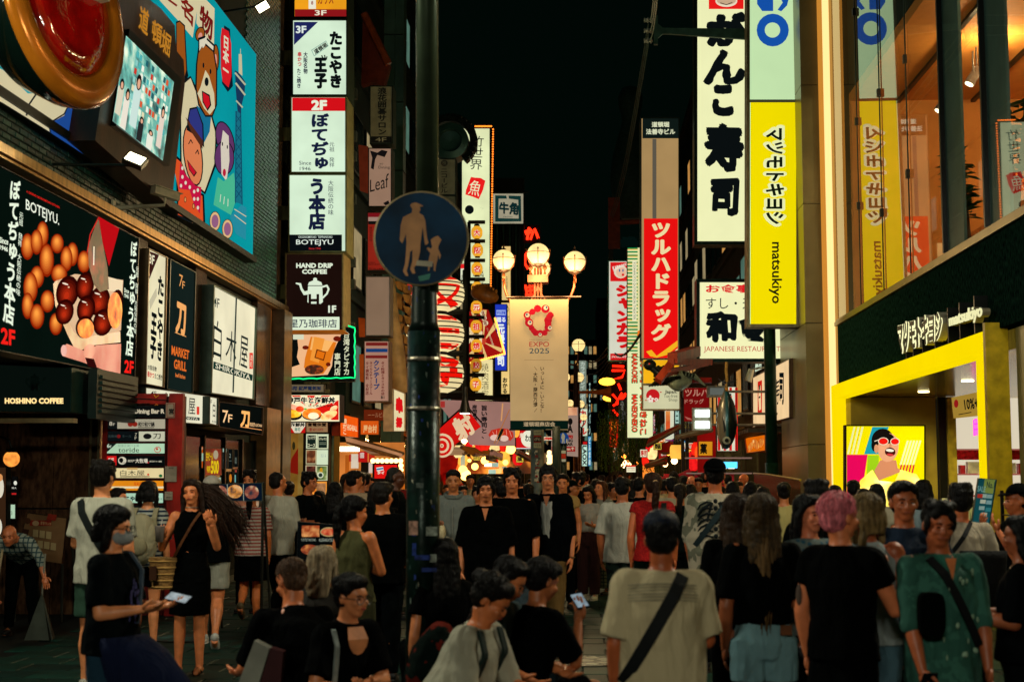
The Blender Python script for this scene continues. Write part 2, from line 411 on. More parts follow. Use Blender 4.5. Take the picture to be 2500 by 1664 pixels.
# entrance recess: granite panels facing the street end
for i in range(3):
 for j in range(2):
  x0=-7.75+i*.6;MB().box(x0+.004,x0+.596,17.44,17.52,j*1.3+.01,j*1.3+1.29).build('granite_panel',D('4a3322',.25,0,.55,22,.05,80,stretch=(1,1,.35)),LB)
MB().box(-5.96,-5.93,17.3,17.5,0,2.6).box(-6.06,-6.03,17.3,17.42,0,2.6).build('door_rail',metal('a09a78',.25),LB)
cs=[(-8.16+0.0,0,0)]
cs=[]
for iz in range(38):
 for ix in range(8):
  x=-9.35+ix*.222+(.111 if iz%2 else 0)
  if x<-7.72:cs.append((x,17.42,.1+iz*.072))
field(LB,'brick',near(cs),.208,.058,.02,[D('6a7a68',.5,0,.3,20,.2,60),D('586a5a',.5,0,.3,20,.2,60)],RF,260)
MB().box(-9.6,-7.7,17.42,17.5,0,2.96).build('brick_backing',D('1c241f'),LB)
# shop glazing under the canopies
m=MB();m.box(-6.0,-5.94,21.0,25.6,0,2.3);m.build('shop_window',D('0a0f0e',.12,0,.1),LB)
for y in(20.95,22.1,23.4,24.6,25.6):MB().box(-6.0,-5.9,y,y+.07,0,2.34).build('window_frame',metal('3a3a32',.4),LB)
MB().box(-6.02,-5.72,25.7,26.9,0,2.95).build('pillar',D('7a5c38',.35,0,.25,6),LB)
# ---- right building (shop with yellow portal) ----
RB=empty('drugstore_building',(8,20,0),'corner shop building with marble band, tall glazing and yellow portal','building')
m=MB();m.box(5.3,5.5,4,17.2,0,3.5);m.box(5.3,14,17.2,17.55,0,3.5);m.build('wall',D('8a7c48',.5,0,.15,3),RB)
for i in range(8):
 for j in range(3):
  y0=8.0+i*1.15;MB().box(5.25,5.298,y0+.006,y0+1.144,j*1.15+.01,j*1.15+1.144).build('wall_panel',D('9a8c50',.4,0,.12,3),RB)
marb=D('10241c',.6,0,.9,35,.08,60,0,stretch=(1,1,.35))
for i in range(10):
 y0=8.15+i*2.1;MB().box(5.2,5.5,y0+.006,min(y0+2.094,29.1),3.53,4.72).build('marble_panel',marb,RB)
m=MB();m.box(5.14,5.5,8,29.12,4.722,4.80);m.box(5.17,5.5,8,29.12,4.803,4.85);m.build('window_rail',metal('6a6048',.35),RB)
gl=glass()
ys=[29.08,26.4,24.4,22.4,20.35,18.3,16.3,14.3,12.3,10.3,8]
for i in range(10):
 for k in range(1):MB().flat([(5.2,ys[i]-.008,4.86),(5.2,ys[i+1]+.008,4.86),(5.2,ys[i+1]+.008,13.5),(5.2,ys[i]-.008,13.5)]).build('pane',gl,RB)
for y in ys[1:4]:
 MB().box(5.17,5.19,y-.008,y+.008,4.86,13.5).build('glass_rod',D('10201c',.4,.5),RB)
 for z in(6.1+.25*(y%3),8.3,10.4):MB().box(5.14,5.2,y-.035,y+.035,z-.07,z+.07).build('clip',D('0a1210',.4),RB)
for y0,y1 in((19.45,20.3),(17.35,18.2),(15.2,16.1)):
 MB().box(5.23,5.27,y0,y1,4.86,13.5).build('mullion',D('56706a',.35,0,.15,2),RB)
 MB().box(5.16,5.23,y1,y1+.06,4.86,13.5).build('mullion_edge',D('060a08',.4),RB)
MB().box(5.2,5.5,4,29.1,13.5,17).build('parapet',D('101814'),RB)
# upper room seen through the glass
m=MB();m.box(5.52,13,8,28.9,4.60,4.84);m.build('upper_floor',D('a8805a',.5),RB)
m=MB();m.box(5.52,13,8,28.9,9.3,9.5);m.build('upper_ceiling',D('c8843c',.7,0,.05),RB)
m=MB();m.box(12.9,13.1,8,28.9,4.85,9.3);m.box(5.52,12.9,28.7,28.9,4.85,9.3);m.build('upper_wall',D('c8823c',.7,0,.1,2),RB)
MB().box(5.52,13,8,28.9,9.52,13.5).build('upper_storey',D('0a1a14',.6),RB)
for x in(6.4,7.9,9.4):MB().box(x,x+.08,9,28.6,9.22,9.28).build('ceiling_track',D('141008',.4),RB)
MB().lathe((10.4,21.5,4.85),[(.35,0),(.35,4.44)],seg=24).build('column',D('8a5a34',.5),RB,smooth=False)
for x,y in((7.2,17.5),(7.2,21),(7.2,24.5),(10.2,18.5),(10.2,25)):
 d=MB().lathe((x,y,9.24),[(.11,0),(.11,.05)],seg=16).build('downlight',E('ffd9a0',14),RB)
 l=bpy.data.lights.new('downlight_glow','POINT');l.energy=190;l.color=(1,.72,.36);l.shadow_soft_size=.15
 lo=bpy.data.objects.new('downlight_glow',l);COL.objects.link(lo);link(lo,RB);lo.location=(x,y,8.8)
for(px_,py_,Y)in((1195,555,23),(1218,515,24.2),(985,740,24.5)):
 x,y=px2(cJ,px_,py_);p=SY(Y)(x,y)
 MB().tube([p+Vector((0,0,.5)),p+Vector((0,0,.12))],.015).lathe(p+Vector((.02,0,.12)),[(.07,0),(.09,-.2)],(.5,.1,.9)).build('track_lamp',D('a09080',.4),RB)
 q=p+Vector((.02,0,.12));MB().lathe(q-Vector((.5,.1,.9)).normalized()*.202,[(.07,0),(.07,-.004)],(.5,.1,.9)).build('track_lamp_bulb',E('fff0c8',6),RB)
MB().box(7.4,7.5,20.8,28.4,4.86,6.3).build('counter',D('c87030',.5),RB)
m=MB()
for i in range(36):m.box(7.36,7.395,20.9+i*.2,20.98+i*.2,4.9,6.2)
m.build('counter_slat',D('8a4a20',.5),RB)
# lit corner strip and beige column
m=MB();m.box(5.02,5.16,29.0,29.3,0,17);m.build('light_strip',E('ffdc90',1.25),RB)
MB().box(4.965,5.018,28.98,29.3,0,17).build('strip_channel',E('e89a3a',.7),RB)
MB().box(5.163,5.215,28.98,29.3,0,17).build('strip_channel',E('e8a850',.6),RB)
for z0,z1 in((0,2.34),(2.34,4.82),(4.82,7.3),(7.3,9.8),(9.8,12.3),(12.3,17)):
 MB().box(4.6,4.96,29.25,33,z0+.008,z1-.008).build('column_panel',D('6e6844',.3,.2,.12,2),RB)
MB().box(4.63,14,29.3,33.2,0,17).build('corner_core',D('1a1c16'),RB)
# yellow portal
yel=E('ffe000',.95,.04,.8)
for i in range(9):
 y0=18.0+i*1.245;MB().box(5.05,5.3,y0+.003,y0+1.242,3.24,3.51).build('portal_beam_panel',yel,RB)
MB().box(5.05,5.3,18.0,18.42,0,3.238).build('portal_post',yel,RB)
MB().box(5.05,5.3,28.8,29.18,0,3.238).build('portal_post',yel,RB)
MB().box(5.02,5.3,17.86,17.96,0,3.6).build('portal_trim',D('c8a818',.4),RB)
m=MB();m.box(5.3,9.0,17.6,29.1,3.25,3.5);m.build('portal_ceiling',D('a08a30',.18,0,.2,2,.05,8,stretch=(1,4,1)),RB)
m=MB();m.box(5.3,6.95,28.3,29.1,0,3.24);m.build('recess_wall',D('a89438',.5,0,.1,3),RB)
MB().box(6.98,7.12,28.2,28.3,0,3.24).build('recess_jamb',D('0f0f0a',.4),RB);MB().box(7.14,7.3,28.15,28.3,0,3.24).build('recess_jamb',D('b09c30',.5),RB)
MB().box(8.9,9.0,17.6,28.9,0,3.24).build('recess_side',D('b8a850',.6),RB)
MB().box(7.31,8.9,28.6,28.9,0,3.24).build('shop_back_wall',E('e8dcc0',.85),RB)
for z in(.9,1.3,1.72,2.2):MB().box(7.31,8.9,28.2,28.6,z,z+.03).build('shelf',E('e08070',.35),RB)
MB().box(7.31,8.9,28.18,28.6,2.02,2.2).build('shelf_header',D('a01020',.4,0,.5,20),RB)
for y in(20.5,23.5,26.5):
 MB().lathe((6.3,y,3.235),[(.1,0),(.1,.012)],seg=16).build('recess_downlight',E('fff0b0',9),RB)
 l=bpy.data.lights.new('recess_glow','SPOT');l.energy=260;l.color=(1,.85,.35);l.spot_size=2.7;l.spot_blend=.7;l.shadow_soft_size=.1;lo=bpy.data.objects.new('recess_glow',l);COL.objects.link(lo);link(lo,RB);lo.location=(6.3,y,3.2)
k=0
for z in(.93,1.33,1.75):
 x=7.38
 while x<8.8:
  w=random.uniform(.09,.28);h=random.uniform(.14,.3)
  S_(MB().box(x,x+w,28.22,28.4,z,z+h).build('product_box',D(random.choice(['c01828','e8e0d0','c83040','f0e8d8','d8a020']),.4)),'boxed product on the lit shelves inside the yellow portal','box','boxed products on the drugstore shelves');x+=w+random.uniform(.04,.15);k+=1
# ---- the street rows beyond ----
wl=[E('ffb860',.5,.3,2),E('f0d8a0',.35,.3,2),E('90c8b0',.25,.3,2),D('08100d',.15),D('0a1410',.15),D('08100d',.15),D('0a120f',.15)]
def row_building(name,label,side,y0,y1,h,col,setback=6.0,fl=3.1,depth=9,shopc='ff9030',shop=1.0):
 X=-setback if side<0 else setback;sg=-1 if side<0 else 1
 b=empty(name,(X+sg*depth/2,(y0+y1)/2,0),label,'building')
 a0,a1=sorted((X,X+sg*depth))
 MB().box(a0,a1,y0,y1-.05,3.0,h).build('wall',D(col,.7,0,.25,1.5,.2,12),b)
 MB().box(*sorted((X+sg*.02,X+sg*depth)),y0,y1-.05,0,.12).box(*sorted((X+sg*2.2,X+sg*depth)),y0,y1-.05,.12,3.0).build('shop_floor',D('7a5a3a'),b)
 if shop:
  MB().box(*sorted((X+sg*2.1,X+sg*2.19)),y0+.1,y1-.15,.2,2.9).build('shop_interior',E(shopc,shop*1.4,.5,2.2),b)
  n=max(1,int((y1-y0)/2.4))
  for i in range(n):
   yy=y0+(i+.5)*(y1-y0)/n
   MB().box(*sorted((X+sg*.9,X+sg*1.1)),yy-.5,yy+.5,2.86,2.92).build('ceiling_lamp',E('ffb868',45),b)
   MB().box(*sorted((X+sg*.05,X+sg*.9)),yy-.8,yy+.8,.12,.95).build('counter',D(random.choice(['a04020','8a6a40','b03018','5a4a3a']),.5),b)
 for i in range(int((y1-y0)/3)+1):
  yy=y0+.02+i*(y1-y0-.5)/max(1,int((y1-y0)/3));MB().box(*sorted((X-sg*.03,X+sg*.3)),yy,yy+.3,0,3.0).build('pier',D(col,.7),b)
 z=3.7
 while z+1.6<h:
  yy=y0+.7
  while yy+1.4<y1:
   fr=MB().box(*sorted((X-sg*.02,X-sg*.06)),yy-.06,yy+1.36,z-.06,z+1.56).build('window',D('2a2f2b',.4,.5),b)
   MB().box(*sorted((X-sg*.062,X-sg*.07)),yy,yy+1.3,z,z+1.5).build('pane',random.choice(wl),fr)
   yy+=2.1
  MB().box(*sorted((X,X-sg*.12)),y0,y1-.05,z-.5,z-.38).build('string_course',D(col,.6),b)
  z+=fl
 MB().box(*sorted((X-sg*.15,X+sg*.4)),y0,y1-.06,h+.002,h+.35).build('roof',D('20241f'),b)
 return b
row_building('brick_building','narrow dark brick building carrying the grey stacked sign boards',-1,29.0,36.5,17,'1c2a22',6.35,shop=.9,shopc='ffa040')
row_building('panel_building','tall dark teal panelled building left of the street pole',-1,36.6,52,21,'18302a',6.1,shop=1.1)
row_building('arcade_building','mid height building behind the tall white lantern sign',-1,52.1,78,15.5,'141c18',6.0,shop=1.2,shopc='ff7a20')
row_building('striped_building','building with vertical green stripes behind the hanging square banner',-1,78.2,128,17,'123028',5.8,shop=1.1)
row_building('distant_left_building','farthest dark building on the left of the street',-1,128.2,240,20,'0c1614',5.6,shop=.8)
row_building('sushi_building','dark timber restaurant building behind the slanted lit panel',1,33.3,44,16,'101a16',5.0,shop=.6,shopc='d88030')
row_building('drug_building','grey blue panelled building between the red and the white tall signs',1,44.1,66,18,'30403c',5.3,shop=.45,shopc='d83020')
row_building('karaoke_building','dark building behind the karaoke sign boards',1,66.2,110,20,'0f1a16',5.6,shop=1.0)
row_building('distant_right_building','farthest dark building on the right with tiny lit windows',1,110.2,230,15,'0c1818',4.4,shop=.8)
eb=empty('end_building',(0,300,0),'dark block closing the far end of the street','building')
MB().box(-22,3.2,296,320,0,30).box(3.3,20,290,320,0,38).build('wall',D('0c1a1a',.7),eb)
for i in range(14):
 for j in range(9):
  if random.random()<.6:MB().box(-5+i*.95,-5+i*.95+.6,295.8,295.95,3+j*3,4.6+j*3).build('window',random.choice(wl[:3]),eb)
# ================= SIGNS ON THE LEFT BUILDING =================
K='0a0f10'
def FB(x,y,rx,ry,a=0):return GE(x,y,rx*.95,ry*.92,'8a1c00','ffa040',-.1,-.3,8,a,.7)
# --- cartoon mural (generic figures) ---
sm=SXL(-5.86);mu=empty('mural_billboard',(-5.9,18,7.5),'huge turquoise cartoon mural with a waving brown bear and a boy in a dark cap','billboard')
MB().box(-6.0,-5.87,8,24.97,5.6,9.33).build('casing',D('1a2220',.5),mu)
MB().flat([(-5.862,8,5.62),(-5.862,24.95,5.62),(-5.862,24.95,9.31),(-5.862,8,9.31)]).build('face',E('0aa6b2',.72,.12,.5),mu)  # floodlighting painted into face and figures as emission; the board is no lamp
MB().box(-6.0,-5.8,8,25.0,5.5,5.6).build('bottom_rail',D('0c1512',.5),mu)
it=[]
O='10181c';CR='e8dcb0';BR='a85a1c';OR='f08a58'
it+=[('p',[(1085,0),(1260,0),(1205,130)],CR),('p',[(1250,-30),(1360,-20),(1315,260),(1205,130)],CR),('p',[(1350,-60),(1465,60),(1460,350),(1340,160)],CR)]
it+=[('h','名',[(1225,-40),(1325,40),(1315,190),(1240,90)],'8a2018',.03),('h','物',[(1365,20),(1455,110),(1450,300),(1360,180)],'7a1a18',.03),('l',[(1150,0),(1205,40)],14,'8a2018')]
it+=[('p',[(1530,175),(1570,200),(1590,590),(1555,630),(1515,570)],'102030'),('p',[(1515,190),(1560,215),(1578,300),(1580,520),(1560,600),(1520,560),(1508,470),(1506,260)],'e8202a'),('v','日本一',[(1522,230),(1565,262),(1560,545),(1520,515)],'f0ecd0',.04),]
# bear
it+=[('p',[(1200,150),(1225,140),(1262,175),(1278,480),(1285,520),(1230,640),(1200,560)],O),('p',[(1205,160),(1225,150),(1255,182),(1270,480),(1240,600),(1207,540)],BR)]
it+=[('p',[(1240,560),(1300,520),(1340,600),(1440,760),(1480,900),(1475,1130),(1400,1330),(1230,1200),(1225,800)],O),('p',[(1248,580),(1300,535),(1332,620),(1435,780),(1470,910),(1462,1120),(1395,1310),(1240,1180),(1235,800)],CR)]
it+=[('p',[(1340,720),(1440,800),(1430,900),(1380,1000),(1350,850)],'1a78a0')]
it+=[('e',1365,235,34,52,O,.2),('e',1365,235,27,44,BR,.2),('e',1365,250,14,26,'f0a090',.2),('e',1470,400,26,98,O),('e',1470,400,19,88,BR),('e',1470,410,9,40,'f0a090')]
it+=[('p',[(1350,330),(1400,300),(1460,350),(1482,480),(1480,720),(1450,800),(1400,800),(1350,720),(1330,600),(1335,440)],O),('p',[(1357,340),(1400,312),(1453,358),(1473,480),(1471,712),(1445,788),(1402,788),(1358,710),(1340,600),(1345,440)],BR)]
it+=[('p',[(1400,480),(1425,520),(1460,640),(1465,740),(1430,785),(1390,740),(1345,640),(1365,600)],CR),('p',[(1375,620),(1430,650),(1440,720),(1415,760),(1380,700)],O),('p',[(1382,632),(1424,660),(1431,715),(1412,745),(1386,695)],'e01828'),('e',1408,560,14,30,O),('e',1386,448,6,18,O),('e',1434,490,6,18,O)]
it+=[('p',[(1350,260),(1395,245),(1465,310),(1462,360),(1390,300),(1350,370)],O),('p',[(1358,275),(1395,262),(1455,318),(1452,345),(1392,290),(1358,350)],'f0ead0'),('e',1393,290,10,40,'f0ead0',.3)]
# boy
it+=[('p',[(1195,1060),(1230,1090),(1300,1280),(1390,1330),(1400,1568),(1205,1480)],O),('p',[(1202,1085),(1232,1110),(1300,1295),(1378,1340),(1385,1540),(1212,1468),(1215,1300),(1188,1170)],'f05a28')]
it+=[('e',1313,1060,66,215,O,-.12),('e',1313,1060,58,203,OR,-.12),('p',[(1275,820),(1290,740),(1340,730),(1385,850),(1390,1010),(1320,920),(1270,890)],O),('p',[(1282,815),(1296,752),(1338,742),(1377,855),(1380,985),(1322,905)],'343c8c'),('p',[(1262,800),(1380,960),(1378,1020),(1300,900)],'5a3020')]
it+=[('l',[(1283,985),(1298,955),(1310,980)],6,O),('l',[(1330,1050),(1345,1025),(1352,1055)],6,O),('p',[(1272,1090),(1340,1180),(1320,1210),(1285,1160)],O),('p',[(1280,1105),(1332,1178),(1318,1198),(1288,1155)],'d81830')]
it+=[('p',[(1225,1110),(1260,1190),(1330,1270),(1370,1280),(1360,1460),(1320,1400),(1290,1300),(1215,1290)],'d8184a')]
for x,y in((1240,1150),(1240,1210),(1262,1250),(1230,1270),(1290,1280),(1320,1310),(1345,1300),(1345,1360),(1320,1360),(1345,1420)):it.append(('e',x,y,8,13,'f4ecd8'))
for x,y in((1258,1365),(1252,1470),(1315,1410),(1308,1510)):it.append(('e',x,y,8,20,O));it.append(('e',x,y,5,15,'f8a860'))
# monkey and snacks
it+=[('e',1530,960,62,135,O,-.25),('e',1530,960,55,126,'6a3a70',-.25),('e',1525,1080,70,120,O),('e',1525,1080,64,112,'6a3a70'),('p',[(1515,890),(1555,930),(1560,1100),(1540,1240),(1505,1190),(1500,1000)],'e8e0d0'),('e',1525,1180,11,26,'c82040'),('e',1512,985,4,14,O),('e',1545,1005,4,14,O)]
it+=[('p',[(1480,1210),(1520,1240),(1590,1180),(1610,1350),(1570,1470),(1450,1400)],'50c8a0'),('l',[(1500,1330),(1495,1380)],5,'e0f0d8'),('l',[(1525,1345),(1520,1395)],5,'e0f0d8'),('l',[(1550,1360),(1548,1410)],5,'e0f0d8')]
for x,y in((1460,1512),(1545,1565)):it+=[('e',x,y,38,68,O),('e',x,y,34,63,'f0c890'),('e',x,y,24,45,'a06890')]
# tower
it+=[('p',[(1598,760),(1640,760),(1650,1400),(1595,1380)],'1c7890'),('l',[(1605,760),(1600,1390)],5,'104a68'),('l',[(1635,760),(1645,1400)],5,'104a68')]
for i in range(9):it.append(('l',[(1604,790+i*64),(1640,840+i*64)],4,'104a68'));it.append(('l',[(1637,790+i*64),(1602,840+i*64)],4,'104a68'))
it+=[('p',[(1594,480),(1622,500),(1665,560),(1660,640),(1640,720),(1635,780),(1612,760),(1600,620)],'1c3c60'),('p',[(1620,370),(1640,372),(1645,520),(1620,500)],'d8d0a8'),('l',[(1632,335),(1632,372)],4,'d8d0a8'),('l',[(1596,500),(1664,580)],12,'c8c8a8'),('l',[(1600,570),(1662,650)],12,'c8c8a8'),('l',[(1604,690),(1645,735)],10,'c8c8a8')]
it+=[('p',[(1640,1400),(1672,1420),(1668,1640),(1600,1600),(1560,1480)],'2a98b0'),('l',[(1590,1430),(1670,1480)],6,'e0d8b0'),('l',[(1590,1470),(1668,1530)],6,'e0d8b0')]
# left shapes
it+=[('p',[(-300,330),(0,480),(170,640),(230,640),(440,730),(420,800),(330,850),(310,870),(325,905),(0,705),(-300,560)],CR),('l',[(230,640),(175,720),(160,790)],12,O),('l',[(160,745),(230,810),(330,835),(420,780),(445,730)],10,O),('p',[(310,850),(420,790),(450,725),(500,720),(560,860),(600,1085),(320,905)],'2050a0'),('l',[(500,720),(560,860),(600,1085)],8,O),('l',[(310,850),(325,905)],7,O)]
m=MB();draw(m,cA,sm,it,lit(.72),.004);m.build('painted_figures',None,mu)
# --- brown screen box ---
sw=SXL(-5.5);wb=empty('screen_cabinet',(-5.6,18.5,6.5),'dark brown timber cabinet with orange characters above its video screen','cabinet')
wp=[(800,-30),(985,-30),(1100,60),(1195,175),(1205,345),(1255,410),(1265,560),(1170,1420),(900,1180),(650,960)]
MB().prism([sw(*px2(cA,*p))for p in wp],(1,0,0),-.32,0).build('casing',D('3a2012',.35,0,.4,4,.1,30,stretch=(1,1,.3)),wb)
m=MB();draw(m,cA,sw,[('h','道',[(955,30),(1020,78),(1005,255),(942,195)],'c8862a',.015),('h','頓',[(1040,125),(1108,178),(1096,335),(1028,275)],'c8862a',.015),('h','堀',[(1106,195),(1168,248),(1152,400),(1092,345)],'c8862a',.015)],lit(.8));m.build('lettering',None,wb)
sc=empty('video_screen',sw(*px2(cA,980,680)),'glowing video screen showing a busy shop, set in the brown cabinet','screen')
MB().prism([sw(*px2(cA,*p),.002)for p in[(845,200),(1208,540),(1122,1135),(752,862)]],(1,0,0),0,.07).build('bezel',D('050808',.3),sc)
s2=SXL(-5.42);Q=[s2(*px2(cA,*p))for p in[(862,245),(1188,562),(1112,1098),(770,828)]]
MB().flat(Q).build('picture',E('b8e0d0',1.1,.2,1.5),sc)
def at4(u,v):return Q[0]*(1-u)*(1-v)+Q[1]*u*(1-v)+Q[2]*u*v+Q[3]*(1-u)*v
m=MB();n=Vector((1,0,0));rr=random.Random(3)
def blk(u0,v0,u1,v1,col,o=.003):m.mat(E(col,1.0,samp=False)if isinstance(col,str)else col);m.flat([at4(u,v)+n*o for u,v in((u0,v0),(u1,v0),(u1,v1),(u0,v1))])
blk(0,0,1,1,PHOTO(('103038','58a8a0','d8f0d8'),3.5,1.0),.002)
for i in range(12):
 for j in range(7):
  if rr.random()<.75:u=.22+i*.062;v=.05+j*.1;blk(u,v,u+.045,v+.07,rr.choice(['e8f0d8','c83828','50b0b0','e0d8b0','206068','d85830','f0f0e0','88c8c0']),.004)
for u,v,w,h,c1_,c2_ in((.05,.5,.1,.4,'141414','d8d0b8'),(.17,.55,.1,.45,'201810','e8e0d0'),(.33,.3,.13,.6,'181410','c8e0d8'),(.48,.72,.1,.28,'101010','282828'),(.68,.78,.12,.22,'101010','e8e8d8'),(.86,.4,.1,.5,'201818','e0d0c0')):
 blk(u-w*.5,v+h*.22,u+w*.5,min(v+h,1),c2_,.006)
 m.mat(E(c1_,1,samp=False));m.flat([at4(min(max(u+math.cos(t)*w*.38,0),1),v+h*.12+math.sin(t)*h*.16)+n*.008 for t in[2*math.pi*i/12 for i in range(12)]])
 m.mat(E('e0a888',1,samp=False));m.flat([at4(min(max(u+math.cos(t)*w*.22,0),1),v+h*.15+math.sin(t)*h*.1)+n*.0095 for t in[2*math.pi*i/12 for i in range(12)]])
m.build('picture_detail',None,sc)
# --- giant bowl ---
bc=SXL(-4.75)(*px2(cA,415,10));ax=Vector((.97,-.2,.12)).normalized()
bw=empty('giant_bowl',bc,'giant black bowl sign with gold rim and glossy red sauce','bowl');a_=ax
MB().lathe(bc,[(.28,-.75),(.5,-.62),(.78,-.4),(.95,-.15),(1.0,0),(.985,.03)],ax,48).build('bowl',D('04100c',.06,0,0,spec=.9),bw,smooth=True)
MB().lathe(bc,[(.99,.0),(1.0,.05),(.95,.1),(.8,.13),(.72,.1),(.70,.02)],ax,48).build('rim',D('a86214',.22,.3,.2,2),bw,smooth=True)
m=MB().lathe(bc,[(.715,.02),(.69,.09),(.5,.13),(.25,.1),(.02,.09)],ax,48);m.build('sauce',D('9a0a06',.06,0,.4,3,.5,4,spec=.9),bw,smooth=True)
u_=ax.orthogonal().normalized();w_=ax.cross(u_)
up_=(Vector((0,0,1))-ax*ax.z).normalized();sd_=up_.cross(ax)
R3=Matrix((sd_,ax,up_)).transposed()
MB().box(-.16,.5,.05,.22,.12,.62,R3).build('tofu',D('c8c0a0',.4),bw).location=bc
MB().box(-.05,.5,.21,.26,.3,.34,R3).build('tofu_groove',D('8a8468',.4),bw).location=bc
for o in bw.children:
 if o.name.startswith('tofu'):o.matrix_parent_inverse=Matrix.Identity(4);o.location=(0,0,0)
MB().tube([bc-ax*.7,(-6.0,bc.y+.4,bc.z)],.09).build('bracket',D('101410',.5,.5),bw)
# --- floodlights, camera on the wall ---
def flood(C,x,y,surf,label,aim=(.2,-.3,.93),power=25,size=.2,wallx=-6.0,glow=7):
 p=surf(*px2(C,x,y));f=empty('floodlight',p,label,'floodlight');a=Vector(aim).normalized()
 sd=a.cross(Vector((0,1,0))).normalized();uu=sd.cross(a)
 R=Matrix((sd,uu,a)).transposed();mm=MB();mm.box(-size*.75,size*.75,-size*.5,size*.5,-.07,0,R);mm.v=[tuple(Vector(v)+p)for v in mm.v];mm.build('housing',D('2a302a',.4,.5),f)
 mm=MB();mm.box(-size*.62,size*.62,-size*.4,size*.4,.001,.01,R);mm.v=[tuple(Vector(v)+p)for v in mm.v];mm.build('lens',E('fff2c8',glow),f)
 MB().tube([p-a*.06,p-a*.1,Vector((wallx,p.y+.15,p.z-.02))],.018).build('arm',D('20261f',.4,.6),f)
 l=bpy.data.lights.new('floodlight_beam','SPOT');l.energy=power;l.color=(1,.93,.72);l.spot_size=2.4;l.spot_blend=.6;l.shadow_soft_size=size*.4
 lo=bpy.data.objects.new('floodlight_beam',l);COL.objects.link(lo);lo.parent=f;lo.matrix_basis=Matrix.Translation(a*.03)@(-a).to_track_quat('Z','Y').to_matrix().to_4x4()
 return f
flood(cA,925,1085,SXL(-5.0),'bright floodlight on a bar arm under the brown screen cabinet',(.25,-.75,.6),40,.16)
flood(cA,1795,48,SXL(-5.3),'small white floodlight high beside the mural corner',(.3,-.8,-.5),25,.16,glow=6)
p=SXL(-5.35)(*px2(cA,1130,1320));sc_=empty('security_camera',p,'white bullet security camera on an arm below the mural','security camera')
d=Vector((.55,.83,-.1)).normalized();sd=d.cross(Vector((0,0,1))).normalized();R=Matrix((sd,d,sd.cross(d))).transposed()
def lbox(p,R,*b):mm=MB();mm.box(*b,R);mm.v=[tuple(Vector(v)+p)for v in mm.v];return mm
lbox(p,R,-.05,.05,-.2,.2,-.055,.04).build('body',D('b8b496',.4),sc_);lbox(p,R,-.062,.062,-.22,.24,.042,.052).build('sunshield',D('c8c4a4',.4),sc_)
lbox(p,R,-.04,.04,.201,.21,-.045,.03).build('lens',D('050505',.1),sc_);MB().tube([p+Vector((0,0,-.06)),p+Vector((0,-.02,-.16)),Vector((-6.0,p.y-.15,p.z-.22))],[.02,.02,.035]).build('arm',D('a8a488',.4),sc_)
lbox(Vector((-5.99,p.y-.15,p.z-.22)),Matrix.Identity(3),0,.03,-.05,.05,-.1,.1).build('plate',D('a8a488',.4),sc_)
# --- food LED sign ---
it=[('v','ぼてぢゅう本店',[(62,155),(132,165),(88,1130),(12,1090)],'e4f0d8',.035),('v','元祖 発祥 大阪伝統の味',[(122,365),(150,378),(128,932),(98,915)],'e4f0d8',.01),
  ('h','Since',[(-8,535),(50,548),(48,590),(-8,575)],'e4f0d8',.03),('h','1946',[(-5,588),(47,603),(46,635),(-8,618)],'e4f0d8',.03),
  ('h','2F',[(0,1130),(95,1150),(93,1255),(0,1240)],'f02018',.03),('h','A DINING OKONOMIYAKI KITCHEN',[(170,228),(388,335),(388,350),(170,243)],'e82018',.01),('h','BOTEJYU.',[(165,285),(385,390),(385,480),(165,375)],'e8f0dc',.012)]
it2=[]
for x,y,rx,ry in((275,520,42,95),(175,600,45,95),(235,570,42,90),(370,580,45,70),(300,690,50,120),(470,650,40,85),(430,680,42,90),(235,800,48,80),(380,780,55,70),(190,870,50,110),(170,990,40,95),(300,960,48,80),(355,1110,45,80),(230,1060,50,90),(540,700,45,80)):it2+=FB(x,y,rx,ry)
it2+=[('p',[(345,830),(480,780),(800,820),(785,1150),(700,1210),(560,1210),(480,1280),(440,1180),(355,960)],'e0b890'),('p',[(335,845),(365,820),(370,960),(470,1160),(520,1200),(780,1160),(782,1230),(600,1250),(490,1295),(430,1180),(350,990)],PHOTO(('a88058','d8b890','f0dcc0'),1.5,.9)),('p',[(685,795),(798,825),(790,900),(690,890)],'f0d8b0')]
for x,y,rx,ry in((430,900,75,110),(545,860,60,95),(410,1030,60,85),(640,960,70,100),(550,1010,60,90),(740,1010,50,130),(540,1130,60,75),(660,1100,65,90)):it2+=[('e',x,y,rx,ry,'200202',.2)]+GE(x,y,rx*.95,ry*.95,'300402','b82c10',-.1,.25,6,.2)+[('e',x-rx*.2,y-ry*.5,rx*.28,ry*.05,'f8e0c8',.3),('e',x+rx*.1,y-ry*.3,rx*.08,ry*.05,'f0b890',.8)]
it2+=[('e',740,1020,48,120,PHOTO(('a03008','e87818','ffb848'),6,.95)),('e',545,1140,55,65,PHOTO(('a03008','e87818','ffb848'),6,.95))]
it2+=[('p',[(630,400),(768,480),(700,730),(655,560)],'b80c14'),('p',[(630,402),(655,560),(690,735),(700,880),(640,900),(600,850),(565,720),(560,600)],PHOTO(('100404','300808','801010'),3,.8)),('l',[(630,410),(575,520),(555,640)],7,'c82820'),('l',[(600,600),(598,720)],7,'f0e8e0')]
it2+=[('p',[(380,1270),(420,1240),(540,1290),(620,1250),(780,1240),(775,1440),(700,1425),(520,1360),(390,1320)],PHOTO(('a85048','d88878','e8a890'),1.6,.9)),('e',570,1290,38,50,PHOTO(('b86858','e8a088','f0b8a0'),1.6,.9),.3),('p',[(540,1330),(600,1340),(620,1400),(560,1390)],'300808'),('e',400,1285,20,38,'f0b8a8')]
